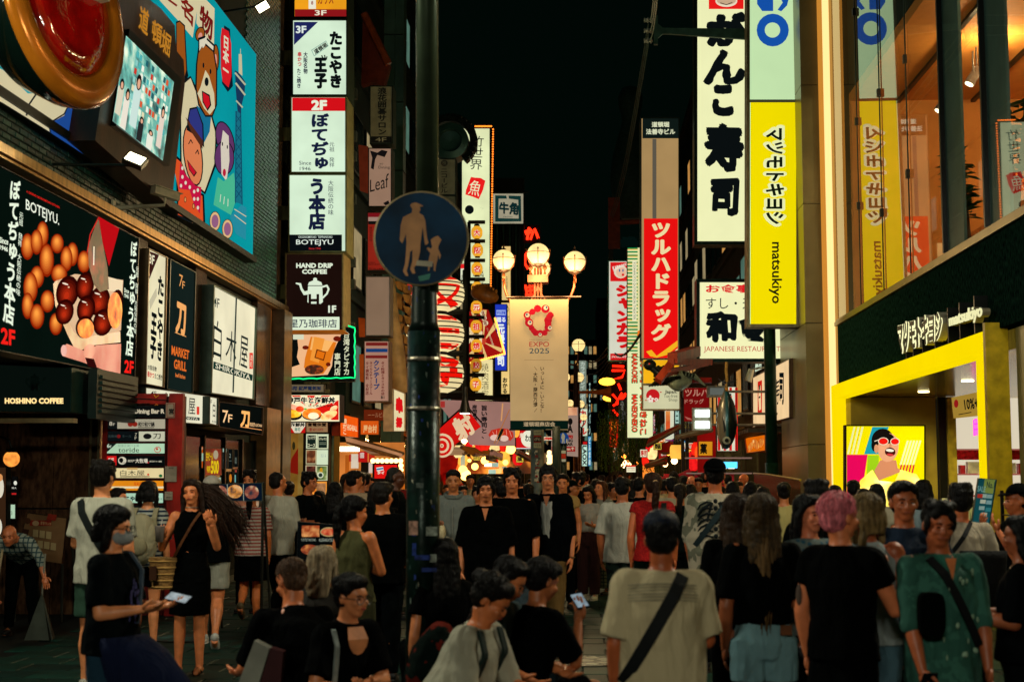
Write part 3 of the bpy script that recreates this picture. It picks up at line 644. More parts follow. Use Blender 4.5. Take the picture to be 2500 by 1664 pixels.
it3=[('v','ぼてぢゅう本店',[(845,555),(887,568),(858,1330),(808,1315)],'e4f0d8',.035),('v','元祖 発祥 大阪伝統の味',[(878,725),(897,732),(880,1180),(862,1170)],'e4f0d8',.01),('h','Since',[(800,870),(832,882),(831,910),(800,900)],'e4f0d8',.02),('h','1946',[(800,905),(830,917),(829,944),(799,934)],'e4f0d8',.02),('h','2F',[(803,1345),(864,1355),(860,1440),(800,1430)],'f02018',.03)]
sign('food_screen','large black LED screen showing glazed fried balls in a paper cup',cB,SXL(-5.74),[(-330,-96),(905,545),(877,1462),(-330,1226)],'06110c',it+it2+it3,'10141a',5,.24,s=1.0)
# --- Panel with diagonal, katana, shirokiya ---
TK=[('v','たこやき',None,K),]
sign('vertical_sign','cream upright panel with brown corner triangle beside the food screen',cB,SXL(-5.74),[(970,610),(1095,672),(1072,1530),(948,1505)],'ece4bc',[('p',[(978,628),(1046,655),(975,830)],'3a1c18'),('h','3F',[(980,645),(1016,660),(1012,725),(980,708)],'e8e0c0',.02),('v','たこやき',[(1035,780),(1080,800),(1066,1365),(1028,1350)],K,.05),('p',[(978,960),(1026,870),(1029,925),(984,1015)],'c8c0a0'),('v','王子',[(992,1020),(1030,1040),(1022,1350),(980,1330)],K,.06),('h','大阪名物',[(968,1375),(1026,1392),(1024,1425),(967,1408)],K,.02),('h','串かつ',[(966,1418),(1010,1430),(1008,1470),(964,1458)],'d02020',.03),('h','たこ焼き',[(1012,1432),(1063,1445),(1060,1483),(1011,1470)],K,.02)],'5a4a34',5,.24,s=.95)
sign('vertical_sign','dark upright panel with orange blade mark and grill lettering',cB,SXL(-5.74),[(1112,680),(1283,770),(1262,1570),(1090,1540)],'15211e',[('h','7',[(1180,780),(1203,792),(1196,868),(1178,860)],'f0a860',.0),('h','F',[(1200,825),(1216,833),(1214,882),(1198,875)],'f0a860',0),('h','刀',[(1160,955),(1225,990),(1218,1200),(1152,1170)],'f8b068',.05),('l',[(1150,1165),(1222,1193)],5,'f8b068'),('h','MARKET',[(1126,1250),(1243,1285),(1240,1345),(1125,1312)],'e87028',.03),('h','GRILL',[(1142,1340),(1225,1362),(1222,1425),(1140,1403)],'e87028',.03),('h','beef kitchen',[(1150,1430),(1215,1446),(1213,1474),(1149,1458)],'f08038',.02)],'1c2a26',4,.24,s=.9)
it=[('p',[(1405,1355),(1665,1445),(1662,1485),(1403,1405)],'16332a'),('h','4F',[(1408,930),(1445,945),(1442,1010),(1405,990)],'22362e',.01),('h','白',[(1408,1070),(1460,1110),(1455,1350),(1400,1330)],'1c2420',.0),('h','木',[(1488,1140),(1560,1175),(1552,1370),(1482,1345)],'1c2420',0),('h','屋',[(1580,1180),(1635,1205),(1625,1410),(1572,1385)],'1c2420',0),('r',1640,1300,1663,1405,'e02818'),('v','酒処',[(1643,1308),(1660,1314),(1658,1400),(1642,1393)],'f0e8c8',.0),('h','SHIROKIYA',[(1415,1365),(1645,1445),(1643,1478),(1413,1400)],'e8e4c8',.01),('l',[(1552,925),(1530,1560)],10,'2a3630')]
sign('vertical_sign','wide cream two leaf panel with thin dark characters and a green strip',cB,SXL(-5.74),[(1400,850),(1688,1005),(1668,1610),(1380,1568)],'ece6c4',it,'4a5a50',7,.24,s=.95)
# mirrored pilasters between
for i,(x0,x1)in enumerate(((1288,1360),(1700,1790),(905,965))):
 a=SXL(-5.9)(*px2(cB,x0,1000)).y;b=SXL(-5.9)(*px2(cB,x1,1000)).y
 MB().box(-6.01,-5.9,a,b,3.0,4.89).build('pilaster',D('4a3828',.2,.3,.5,6,.08,30,stretch=(1,1,.3)),LB)
# --- corner canopies ---
sign('canopy_sign','low cream canopy sign with dark characters above the shop entrance',c6,SXL(-5.5),[(538,22),(1303,128),(1288,470),(538,420)],'eae6c8',[('h','4F',[(625,62),(690,72),(690,130),(620,120)],K,.01),('h','白',[(760,80),(850,92),(850,330),(760,322)],K,0),('h','木',[(925,150),(1025,165),(1025,345),(920,335)],K,0),('h','屋',[(1070,150),(1150,160),(1148,350),(1065,345)],K,0),('r',1165,255,1197,350,'d83828'),('p',[(880,355),(1200,388),(1198,422),(880,398)],'16282a'),('h','SHIROKIYA',[(890,360),(1180,392),(1178,420),(888,392)],'e8e4c8')],'26302a',8,.45,s=.95)
sign('canopy_sign','short cream end panel next to the black canopy with the 7F lettering',c6,SXL(-5.42),[(1310,132),(1420,152),(1414,485),(1305,460)],'eae6c8',[('h','4F',[(1325,168),(1355,175),(1352,222),(1322,215)],K,0),('h','白',[(1362,200),(1395,206),(1390,388),(1362,382)],K,0),('h','株式会社',[(1350,415),(1408,425),(1407,455),(1350,445)],K,0)],'26302a',8,.4,s=.95)
sign('canopy_sign','black canopy sign with glowing 7F and an orange blade mark',c6,SXL(-5.42),[(1424,195),(1955,262),(1950,595),(1420,495)],'080c0a',[('h','7',[(1480,295),(1548,302),(1540,458),(1478,445)],'f8c890',.01),('h','F',[(1548,345),(1598,352),(1592,450),(1545,442)],'f8c890',.01),('h','刀',[(1700,300),(1805,315),(1800,520),(1690,498)],'ffb868',.05),('l',[(1690,495),(1955,535)],7,'f0a060'),('h','肉割烹 KATANA',[(1800,440),(1955,460),(1955,505),(1800,490)],'f8c890',.01)],'3a2a1a',5,.5)
# coffee awning
cs_=SY(15.6)
ho=sign('coffee_sign','black awning sign with glowing cream coffee lettering and a faint pot',c5,cs_,[(-60,95),(606,128),(598,497),(-60,490)],'050b08',[('h','HOSHINO COFFEE',(42,378,530,427),'ffd890',.05)],'1a3a34',6,.5,s=1.25,var=0)
POT=[(255,215),(330,215),(332,262),(368,250),(370,215),(400,205),(378,225),(374,280),(345,300),(333,340),(252,340)]
def pot(x,y,s,col,flip=1):
 f=lambda px_,py_:(x+flip*px_*s,y+py_*s)
 return([('p',[f(*p)for p in((0,0),(-.78,0),(-.86,1.75),(-.62,1.95),(.62,1.95),(.86,1.75),(.78,0))][1:],col),('p',[f(*p)for p in((-.8,-.08),(-.68,-.42),(-.25,-.6),(.25,-.6),(.68,-.42),(.8,-.08))],col),('e',*f(0,-.72),.22*s,.2*s,col),
   ('p',[f(*p)for p in((-.82,.95),(-1.25,1.0),(-1.6,.4),(-1.75,-.1),(-2.15,-.25),(-2.1,-.38),(-1.55,-.3),(-1.4,.25),(-1.15,.6),(-.8,.5))],col)]+
   [('l',[f(*p)for p in((.8,.1),(1.3,-.05),(1.5,.35),(1.3,.85),(.84,1.3))],.2*s,col)])
m=MB();draw(m,c5,cs_,pot(292,222,48,'1c3c38',-1)+[('h','H',(274,262,318,320),'08110e',.04)],unlit);m.build('pot_mark',None,ho)
p=cs_(*px2(c5,740,320));m=MB();m.box(-5.6,-5.5,15.9,17.4,2.35,2.92)
m.build('louvre_frame',D('122420',.4,.3),ho)
for i in range(7):MB().box(-5.5,-5.47,16.0,17.3,2.42+i*.065,2.46+i*.065).build('louvre',D('16302a',.4,.4),ho)
MB().box(-6.7,-5.55,15.3,15.45,2.28,2.33).build('awning_tube',D('7a6a48',.4),ho)
# globe wall lamp
p=SY(16.4)(*px2(c5,96,885));wl_=empty('wall_lamp',p,'amber globe wall lamp on a curled bracket at the far left','lamp')
MB().ell(p,.092,seg=20,rings=12).build('globe',E('ff9c40',1.3,.5,12),wl_,smooth=True);MB().lathe(p+Vector((0,0,.07)),[(.05,0),(.06,.03),(.02,.06)]).build('cap',D('101010',.4,.5),wl_)
MB().tube([p+Vector((0,0,.12)),p+Vector((-.04,0,.22)),p+Vector((-.14,0,.26)),p+Vector((-.24,0,.2)),p+Vector((-.26,0,.1))],.014).build('bracket',D('101410',.4,.5),wl_)
for lab,q,col,its in(('small black notice with white ring mark by the brick strip at far left',(100,1030,142,1190),'0a0a0a',[('e',130,1085,14,18,'e8e8d8'),('r',100,1168,138,1182,'c02020'),('h','焼大',(100,1118,140,1134),'e8e8d8')]),('small pale notice low on the brick strip at far left',(88,1265,126,1380),'b8d8b8',[('h','3',(94,1320,104,1350),K)])):
 sign('notice',lab,c5,SY(17.2),q,col,its,'202020',0,.04,s=.9)
it=[('e',0,1120,34,90,'f0e8d0'),('e',5,1040,20,30,'e8a060'),('e',-10,1450,30,70,'e8e4d0')]
sign('cafe_poster','lit dark cafe poster with cream mounds cut by the left picture edge',c5,SY(17.0),(-60,950,62,1568),'3a2414',it,'1a2018',6,.1,s=.8)
# --- red directory ---
dy=SY(17.3);dr=empty('directory_board',dy(347,1200),'weathered red floor directory board with stacked lit tenant panels','directory')
red=D('a01c10',.45,0,.5,3,.2,20)
pa=dy(*px2(c6,62,90));pb=dy(*px2(c6,992,1500));ztop=dy(*px2(c6,500,100)).z
xa=pa.x;xb=pb.x;xm=dy(*px2(c6,810,500)).x;xn=dy(*px2(c6,905,500)).x
MB().box(xa,xb,17.36,17.43,0,ztop-.03).build('casing',D('5a120c',.5,0,.3,5),dr)
MB().box(xa,xa+.06,17.3,17.36,0,ztop).build('post',red,dr);MB().box(xm,xn-.1,17.3,17.36,0,ztop-.1).build('post',red,dr);MB().box(xn-.06,xb,17.27,17.36,0,ztop).build('post',red,dr)
zt2=dy(*px2(c6,500,235)).z;MB().box(xa+.062,xm-.002,17.29,17.36,zt2+.01,ztop).build('header',red,dr)
m=MB();draw(m,c6,SY(17.285),[('l',[(120,160),(260,150),(600,165),(840,180)],12,'1a0a08'),('l',[(130,165),(240,200),(500,222),(620,218)],9,'1a0a08'),('l',[(670,110),(690,150),(725,120)],9,'e8a020'),('l',[(680,240),(698,226),(715,240)],8,'e88020')],unlit);m.build('graffiti',None,dr)
rows=[((100,242,815,385),'0c0f0f',[('p',[(112,252),(232,252),(112,365)],'b8ac98'),('h','9F',(115,258,190,300),'141414',.02),('h','Darts&Dining Bar R',(235,282,792,355),'c8bca0',.05)]),
  ((96,400,805,524),'b0a890',[('r',96,402,228,522,'101414'),('h','8',(132,435,170,482),'c8c0a8',.01),('h','F',(178,452,200,482),'c8c0a8'),('e',385,465,32,30,'8a2418'),('e',440,465,32,30,'8a2418'),('h','和♡和♡鍋',(478,438,675,495),'141414',.03),('h','にこにこなべ',(515,418,640,434),'141414'),('r',480,500,670,510,'4a4438')]),
  ((92,545,800,668),'0c1214',[('r',486,552,796,668,'c8c8ac'),('e',588,610,50,34,'141414'),('h','刀',(655,578,748,640),'141414',.01),('h','7',(440,570,465,605),'c0b8a0'),('h','F',(438,612,462,648),'c0b8a0'),('h','北新地     ホール',(118,592,398,625),'3a4a48'),('e',248,610,22,22,'7a1818')]),
  ((88,692,798,818),'b8dcb8',[('p',[(90,694),(220,694),(90,812)],'101c18'),('h','6',(106,700,138,746),'d8e8d0',.01),('h','F',(142,718,160,748),'d8e8d0'),('h','toride',(242,745,490,802),'1c2a24',0),('h','日本と食べる庭',(242,710,492,736),'7aa088'),('e',712,770,40,36,'c83028'),('e',712,770,32,28,'b8dcb8'),('e',706,762,14,14,'c83028')]),
  ((84,842,795,964),'080c0c',[('r',96,845,218,955,'d81818'),('h','5F',(118,870,188,915),'e8d8c0',.02),('e',288,900,50,46,'d8d0b8'),('e',275,895,26,28,'0c0c0c'),('l',[(270,925),(325,925)],6,'0c0c0c'),('h','焼肉屋',(355,888,438,918),'d8d0b8',.01),('h','大牧場',(445,875,595,930),'e0d8c0',.02),('h','黒毛和牛食べ放題',(615,900,762,920),'d8d0b8',.01),('e',602,925,9,9,'c82020')]),
  ((80,985,788,1112),'ecd8a0',[('r',345,985,470,1006,'c8a060'),('h','白木屋',(262,1015,555,1078),'141414'),('r',262,1086,615,1096,'141414'),('r',588,1055,610,1078,'d84020'),('e',748,1082,22,18,'206838')]),
  ((76,1136,784,1262),'f09018',[('h','居楽屋',(425,1155,520,1200),'c83010'),('r',78,1208,782,1232,'f0e0b0'),('h','TORIKIN',(425,1218,520,1232),'c8a070')]),
  ((72,1285,780,1410),'b4dcc0',[('h','たこやき王子',(262,1325,620,1388),'10181c',.05),('h','大阪名物たこ焼',(680,1345,762,1370),'141414')]),
  ((70,1432,778,1560),'0c1012',[('h','フロアガイド',(250,1460,620,1530),'c0b8a0',.02)])]
for q,fc,its in rows:
 a=dy(*px2(c6,q[0],q[1]));b=dy(*px2(c6,q[2],q[3]))
 MB().box(a.x,b.x,17.32,17.36,b.z,a.z).build('panel_rim',D('0c0c0c',.4),dr)
 pf=MB().flat([SY(17.318)(*px2(c6,*p))for p in rq(q[0]+6,q[1]+5,q[2]-6,q[3]-5)]).build('tenant_panel',E(fc,.85,.12,3),dr)
 m=MB();draw(m,c6,SY(17.318),its,lit(.85),.002);t_=m.build('lettering',None,pf);t_.matrix_parent_inverse=Matrix.Identity(4)
 pf.name='tenant_panel'
for q,its in(((815,210,915,390),[('l',[(822,220),(905,220),(905,380),(822,380),(822,220)],7,'a02018'),('h','営',(845,278,905,345),'101010',.03)]),((805,968,938,1152),[('h','禁煙',(840,980,900,1000),'3a3030')]),((800,1270,890,1370),[('l',[(808,1290),(880,1300)],4,'3a3030'),('h','御案内',(812,1330,880,1350),'3a3030')])):
 a=SY(17.26)(*px2(c6,q[0],q[1]));b=SY(17.26)(*px2(c6,q[2],q[3]));pp=MB().box(a.x,b.x,17.24,17.26,b.z,a.z).build('paper_notice',D('a89c88',.7),dr)
 m=MB();draw(m,c6,SY(17.24),its,unlit,.002);m.build('lettering',None,dr)
# entrance posters
for lab,q,col,its in(('yellow and red poster with big figures in the dark shop front',(1268,755,1470,1075),PHOTO(('601008','8a2010','3a0c08'),3,.6),[('h','生中ビール',[(1280,790),(1365,800),(1362,905),(1280,905)],'e8c818',.03),('h','500',[(1340,900),(1435,895),(1430,1060),(1338,1058)],'f0d020',.04),('h','何杯',[(1285,960),(1335,960),(1335,1045),(1290,1045)],'e8c818',.03),('e',1395,830,30,55,'b8a888')]),
      ('small pale teal notice at top of the dark shop front',(1478,752,1535,800),'a8d0c0',[]),('dark menu notice with a tiny white figure in the shop front',(1545,760,1600,1000),'0c1212',[('h','2',(1560,815,1580,865),'8a9a90'),('r',1558,900,1588,906,'6a7a70')]),('dark notice with faint round mark in the shop front',(1480,810,1538,1000),'102830',[('h','OPEN',(1485,890,1530,902),'6a8a88')]),
      ('white notice below the yellow and red poster',(1366,1100,1465,1170),'b8d8c0',[('h','本日営業',(1375,1120,1455,1150),'3a5a48')]),('black drinks poster with glowing orange glass in the shop front',(1550,1030,1605,1175),'0c0c0a',[('e',1576,1110,16,50,'d88020')]),('tall dark notice near the lit pillar',(1615,1000,1665,1170),'0a1414',[('r',1625,1070,1640,1160,'70b0b0'),('r',1628,1010,1650,1040,'a04030')]),('tall dark notice with white script near the lit pillar',(1612,765,1668,980),'0a1010',[('v','酒場',(1625,860,1650,940),'7a8a80')]),('narrow orange notice at the left edge of the shop front',(1225,730,1252,990),'c85a18',[('h','F',(1228,745,1245,775),'f0e0c0'),('r',1225,810,1252,905,'a8c8b0')])):
 a=SXL(-5.93)(*px2(c6,q[0],q[1]));b=SXL(-5.93)(*px2(c6,q[2],q[3]))
 face=col
 r_=sign('poster',lab,c6,SXL(-5.93),q,'101010' if not isinstance(col,str)else col,([]if isinstance(col,str)else[('r',q[0]+3,q[1]+3,q[2]-3,q[3]-3,col)])+its,'3a4a44',3,.03,s=.75,proud=.012)
p=SXL(-5.6)(*px2(c6,1150,880));MB().box(-6.0,-5.9,19.4,20.8,.9,1.75)
# ================= SIGN STACK, MIDDLE LEFT =================
W_='d4ecd0';NAVY='141c38'
y28=SY(28.5)
st=empty('sign_rack',y28(775,400),'tall metal sign rack with brass bracket arms holding the stacked white signs','sign rack')
for pxx,Yv in((634,29.3),):
 pts=[(668,0),(640,760)]
MB().box(-6.5,-6.27,28.6,28.85,0,17).build('post',D('5c6450',.7,0,.5,4,.3,25),st)
MB().box(-6.22,-6.15,28.55,28.65,0,17).build('conduit',D('8a6a50',.5,0,.3,4),st)
for yy in(1040,0,):pass
for C,ya,yb in((cC,350,450),(cC,875,968),(cC,1410,1505),(cD,545,645)):
 a=y28(*px2(C,0,ya)).z;b=y28(*px2(C,0,yb)).z
 MB().box(-6.56,-5.85,28.5,28.6,b,a).build('arm',D('7a7448',.3,.9,.4,5,.1,40,stretch=(3,1,.3)),st)
TKB=[('p',[(330,152),(495,152),(330,310)],'1c2258'),('h','3F',(343,178,415,230),'dce8e0',.03),('v','たこやき',(570,215,662,605),K,.07),('v','王子',(470,392,555,605),K,.08),('l',[(520,382),(532,408)],8,K),('l',[(540,380),(545,406)],8,K),('l',[(556,390),(552,410)],8,K),('p',[(448,345),(550,280),(568,318),(468,390)],'90b0a0'),('p',[(455,347),(549,287),(561,317),(470,382)],W_),('h','道頓堀',[(462,345),(545,292),(562,318),(478,378)],K,.03),
  ('v','大阪名物',(395,358,425,508),NAVY,.03),('v','串かつ',(355,358,384,458),'c02030',.04),('v','たこ焼き',(350,470,380,606),NAVY,.03)]
sign('stacked_sign','orange and maroon 3F sign cut by the picture top, topmost of the white stack',cC,y28,(330,-160,694,122),'f0a01c',[('r',336,66,690,118,'8a1418'),('h','3F',(472,72,552,108),'e8e0c8',.02),('r',430,-160,480,64,'e8e4d0'),('v','NO8',(440,-60,470,38),'8a1418',.02),('h','カリス',(495,-50,600,32),'8a1418',.01)],'1c2a22',5,.9)
sign('stacked_sign','white 3F sign with navy corner and rounded black characters, second from top of the stack',cC,y28,(318,136,694,655),W_,TKB,'2c3a30',7,.9)
sign('stacked_sign','white 2F sign with a red top band, third of the stack',cC,y28,(306,660,690,1185),W_,[('r',318,670,680,760,'d01018'),('h','2F',(448,685,556,755),'e4ecd4',.05),('v','ぼてぢゅ',(445,775,568,1165),NAVY,.05),('v','元祖 発祥',(570,970,608,1145),NAVY,.0),('h','Since',(366,1102,448,1128),NAVY,0),('h','1946',(370,1142,444,1166),NAVY,0)],'7a7a50',9,.9)
sign('stacked_sign','white sign with three large navy characters above a black latin name band',cC,y28,(292,1190,690,1725),W_,[('v','う本店',(430,1215,545,1570),NAVY,.06),('v','大阪伝統の味',(562,1232,602,1472),NAVY,0),('p',[(300,1604),(658,1604),(658,1718),(300,1718)],'080c10'),('h','OKONOMIYAKI  TEPPANYAKI',(360,1613,592,1628),'c8d8cc',.01),('h','BOTEJYU',(345,1638,600,1682),'dce8dc',.01),('h','Since 1946',(432,1692,514,1706),'b02828',.02)],'7a7a50',9,.9)
cf=sign('stacked_sign','dark brown hand drip coffee sign with a white pot, lowest of the stack',cD,y28,(270,330,668,868),'1c0e0a',[('h','HAND DRIP',(345,398,596,432),'e0ecd4',.05),('h','COFFEE',(385,440,556,473),'e0ecd4',.05)]+pot(475,555,62,'dcecd4',1)+[('p',[(430,610),(448,610),(448,698),(430,698)],'1c0e0a'),('p',[(485,610),(503,610),(503,698),(485,698)],'1c0e0a'),('p',[(445,643),(490,643),(490,662),(445,662)],'1c0e0a'),('h','1F',(565,688,620,738),'e0ecd4',.04),('r',278,766,642,858,'dcecd0'),('h','星乃珈琲店',(300,782,625,840),'182040',.01)],'8a7a50',9,.9,s=.95)
MB().box(-5.93,-4.75,28.1,28.95,y28(*px2(cD,0,878)).z,y28(*px2(cD,0,870)).z).build('bottom_lip',E('c06a20',.5,.4,3),cf)
# grey tenant boards column
y33=SY(31.0)
sign('tenant_board','dim grey vertical board lettered for a go salon, highest of its column',cC,y33,(848,588,1008,985),'6a6c58',[('v','浪花囲碁サロン',(900,600,965,925),'141a18',.03),('r',856,934,998,975,'0a100e'),('h','4F',(885,942,962,970),'8a8c78',0)],'26342c',6,.5,on=False)
sign('tenant_board','pinkish board with black leaf drawing and flowing script, second of its column',cC,y33,(838,1012,998,1415),'b08c74',[('p',[(850,1030),(900,1045),(930,1025),(970,1035),(950,1075),(900,1060),(885,1090),(875,1160),(855,1150),(865,1080)],'181414'),('h','創作',(915,1115,940,1128),'241c1a'),('h','Dining',(908,1135,985,1160),'241c1a',0),('h','Leaf',[(850,1230),(978,1185),(978,1280),(850,1315)],'141212',0),('p',[(940,1390),(975,1370),(985,1395),(955,1405)],'181414')],'2c2e28',6,.5,s=.62)
sign('tenant_board','red and white striped board lettered small in black, partly behind the round road sign',cD,y33,(830,50,990,452),'a02a1c',[('r',838,58,982,84,'8a1820'),('r',838,84,982,112,'b89888'),('r',838,112,982,134,'141412'),('v','韓国家庭料理',(845,150,866,250),'3a0c08'),('h','KOREAN',(840,390,885,400),'2a0c08'),('h','RESTAURANT',(840,402,920,413),'2a0c08'),('h','TEL06-6484',(840,432,940,448),'2a0c08',.01)],'2c2e28',6,.5,s=.6)
sign('tenant_board','blank dull pink board, fourth of its column',cD,y33,(818,488,988,896),'9c8068',[],'5a5850',6,.5,s=.6)
sign('tenant_board','pink board with maroon and blue stripes and blue katakana, lowest of its column',cD,y33,(808,928,982,1345),'b88a74',[('r',822,940,970,962,'78201c'),('r',822,982,970,1006,'1c4078'),('r',820,1028,968,1048,'78201c'),('v','クンテープ',(872,1060,915,1262),'1c3c6c',.05),('v','タイ料理とタイスキの店',(925,1070,950,1300),'6a1814',.02),('v','タイカルチャースクール',(845,1070,868,1298),'6a1814',.02),('v','タイ調味料 食材店',(820,1070,842,1298),'6a1814',.02),('h','B1',(925,1305,948,1325),'141414',.02)],'5a4a3c',6,.5,s=.75)
sb=empty('sign_bracket',y33(*px2(cD,740,300)),'grey steel bracket bars joining the tenant boards to the brick wall','bracket')
for C,ya,yb in((cC,610,680),(cC,900,965),(cC,1040,1100),(cC,1330,1395),(cD,360,425),(cD,510,575),(cD,805,870),(cD,955,1015)):
 a=y33(*px2(C,0,ya)).z;b=y33(*px2(C,0,yb)).z;MB().box(-6.35,-5.0,31.02,31.2,b,a).build('bar',D('4c5850',.45,.6,.4,4),sb)
# brick pier behind (visible joints)
bp_=empty('brick_pier',(-6.1,29.8,0),'narrow brick pier between the white sign stack and the tenant boards','pier')
MB().box(-6.35,-5.42,30.12,30.6,2.4,16).build('wall',D('141a14'),bp_)
cs=[]
for iz in range(0,150):
 for ix in range(4):
  x=-5.86+ix*.19-(.095 if iz%2 else 0)
  if-6.0<x<-5.4 and iz*.1+2.5<14:cs.append((x+.02,30.12,2.5+iz*.1))
field(bp_,'brick',near(cs),.178,.086,.02,[D('5a5a42',.6,0,.35,20,.2,60),D('484a36',.6,0,.35,20,.2,60)],RF)
aw=empty('roller_awning',SY(34)(*px2(cC,880,300)),'folded dark rust awning sloping down high beside the brick pier','awning')
s34=SXL(-5.9)
def slab(C,surf,pts,n,d,mat,name,par):return MB().prism([surf(*px2(C,*p))for p in pts],n,-d,0).build(name,mat,par)
slab(cC,SY(36),[(800,100),(985,440),(945,590),(860,560),(790,580)],(0,-1,0),.3,D('5a2210',.6,0,.3,4),'cloth',aw)
MB().tube([SY(35.9)(*px2(cC,808,95)),SY(35.9)(*px2(cC,975,440))],.1).build('roller',D('7a3a1a',.4),aw)
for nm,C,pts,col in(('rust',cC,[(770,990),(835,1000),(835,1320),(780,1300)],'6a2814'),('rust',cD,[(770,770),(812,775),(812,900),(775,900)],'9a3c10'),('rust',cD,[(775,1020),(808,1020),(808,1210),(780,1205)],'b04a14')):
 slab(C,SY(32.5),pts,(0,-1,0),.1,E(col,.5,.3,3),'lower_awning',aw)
# panels of teal building, joints
pn=empty('clad_wall',(-5.6,38,8),'pale teal panel cladding rising between the awning and the street pole','wall')
for i in range(12):
 for j in range(2):
  a=SY(38)(*px2(cC,948+j*75,0)).x;b=SY(38)(*px2(cC,948+j*75+(73 if j==0 else 60),0)).x
  MB().box(a,b,38,38.6,2.4+i*1.9+.02,4.28+i*1.9).build('wall_panel',D('33524a',.5,0,.25,2),pn)
# round duct & building sign right of the pole
dd=SY(34)(*px2(cE,310,262));du=empty('crab_claw_display',dd,'dark round drum sign with a toothed fan shaped rim above the small building name board','display')
rr_=abs(SY(34)(*px2(cE,450,262)).x-dd.x)
MB().lathe(dd+Vector((0,.6,0)),[(rr_,-.6),(rr_,0),(rr_*.9,.02)],(0,-1,0),40).build('drum',D('1c3430',.3,.4,.3,4),du,smooth=True)if False else MB().lathe(dd,[(rr_*.9,-.7),(rr_,-.6),(rr_,0),(rr_*.64,.05),(rr_*.6,-.1),(.02,-.12)],(0,-1,0),40).build('drum',D('1c3834',.3,.4,.3,4),du)
for k in range(15):
 a=math.radians(-48+k*13);c=dd+Vector((math.cos(a)*rr_*1.28,.1,math.sin(a)*rr_*1.28));R=Matrix.Rotation(-(a-math.pi/2),3,'Y')
 mm=MB().box(-rr_*.135,rr_*.135,-.15,.15,-rr_*.2,rr_*.2,R);mm.v=[tuple(Vector(v)+c)for v in mm.v];mm.build('tooth',D('141c1a',.15,.6,.6,9,.4,12),du)
sign('building_name_board','grey vertical name board under the toothed drum',cE,SY(34),(200,402,356,680),'5a6052',[('v','ニコービル',(236,470,294,665),'1a201e',.02),('e',266,434,26,24,'1a201e'),('h','株',(250,418,282,450),'5a6052')],'24302a',5,.4,on=False)
sign('building_name_board','blank dark grey board below the building name board',cE,SY(34),(200,684,356,900),'4a5248',[],'24302a',5,.4,on=False)
# tall white brush sign with bulbs
y45=SY(45)
tw_=sign('tall_sign','tall white backlit sign with brush strokes and a red seal, edged with small bulbs',cE,y45,(392,160,622,1365),'e4ecb8',[('v','竹世界',[(470,220),(575,225),(560,490),(455,485)],K,.0,.0),('p',[(470,540),(500,545),(545,548),(580,570),(562,640),(530,710),(480,690),(428,675),(432,640)],'e81c1c'),('h','魚',[(468,565),(560,570),(530,690),(445,670)],'e8ecc0',.0),('e',458,790,34,34,K),('p',[(535,770),(570,785),(555,780)],K),('v','道頓堀店',(480,1255,575,1360),K,0)],'0c120f',10,.5)
m=MB()
for i in range(64):m.ell(y45(*px2(cE,640-i*.28,178+i*19),.05),.028,seg=6,rings=4)
for i in range(12):m.ell(y45(*px2(cE,505+i*11,155),.05),.028,seg=6,rings=4)
m.build('bulb',E('ff7820',3),tw_,kind='stuff')
# hanging square flag
fl=sign('hanging_flag','hanging square banner with dark green frame and two brush characters',cE,SY(58),(640,668,870,896),'b4ac90',[('p',[(655,680),(740,682),(745,706),(682,706),(680,855),(835,858),(832,715),(760,706),(758,682),(852,685),(856,880),(655,882)],'123834'),('h','牛角',[(682,730),(835,735),(832,835),(685,820)],'0e2c2c',.05),('h','GyuKaku',(718,838,790,852),'2a4a44')],'6a6a58',0,.03,s=.75,cat='banner',printname='print')
MB().tube([SY(57.9)(*px2(cE,645,660)),SY(57.9)(*px2(cE,910,656))],.03).build('pole',D('3a4440',.4,.5),fl)
sf=empty('striped_screen',SY(60)(*px2(cE,745,1150)),'vertical dark green ribbed screen wall below the hanging square banner','screen wall')
for i in range(9):
 a=SY(60)(*px2(cE,640+i*24,900));b=SY(60)(*px2(cE,640+i*24+15,1460));MB().box(a.x,b.x,60-.1*(i%2),60.4,b.z,a.z).build('rib',D('1c4a44' if i%2 else '0c2420',.5),sf)
MB().box(SY(60)(*px2(cE,640,900)).x,SY(60)(*px2(cE,872,900)).x,60.42,61,0,14.5).build('backing',D('0a1a16'),sf)
# neon characters
def neon(name,label,C,Y,items,col='ff2a10',r=.05,s=3.0,back=None,group=None):
 sf_=SY(Y);e=empty(name,sf_(*px2(C,*items[0][0][0])),label,'neon sign',group)
 if back:a=sf_(*px2(C,back[0],back[1]));b=sf_(*px2(C,back[2],back[3]));MB().box(a.x,b.x,Y+.1,Y+.25,b.z,a.z).build('backing',D('140806',.6),e)
 for pts,in[(i[0],)for i in items]:MB().tube([sf_(*px2(C,*p))for p in pts],r,6).build('tube',E(col,s),e)
 return e
neon('neon_sign','red neon brush character at the top of the vertical neon column beside the lamps',cE,62,[([(880,960),(930,945),(945,960),(925,1020)],),([(915,925),(900,1020)],),([(955,935),(975,980),(985,1010)],),([(885,975),(930,960)],)],back=(870,905,1000,1040),r=.06)
neon('neon_sign','red neon round character half hidden by the left side of the lamp globes',cE,62,[([(905,1110),(885,1140),(882,1200),(905,1240),(925,1220),(930,1150),(905,1110)],)],back=(870,1090,960,1250),r=.06)
neon('neon_sign','dense red neon character just above the long cloth banner',cE,62,[([(885,1365),(900,1440)],),([(885,1390),(965,1370)],),([(890,1415),(965,1400)],),([(885,1440),(965,1440)],),([(920,1355),(930,1440)],),([(950,1360),(955,1440)],)],back=(875,1345,975,1450),r=.05)
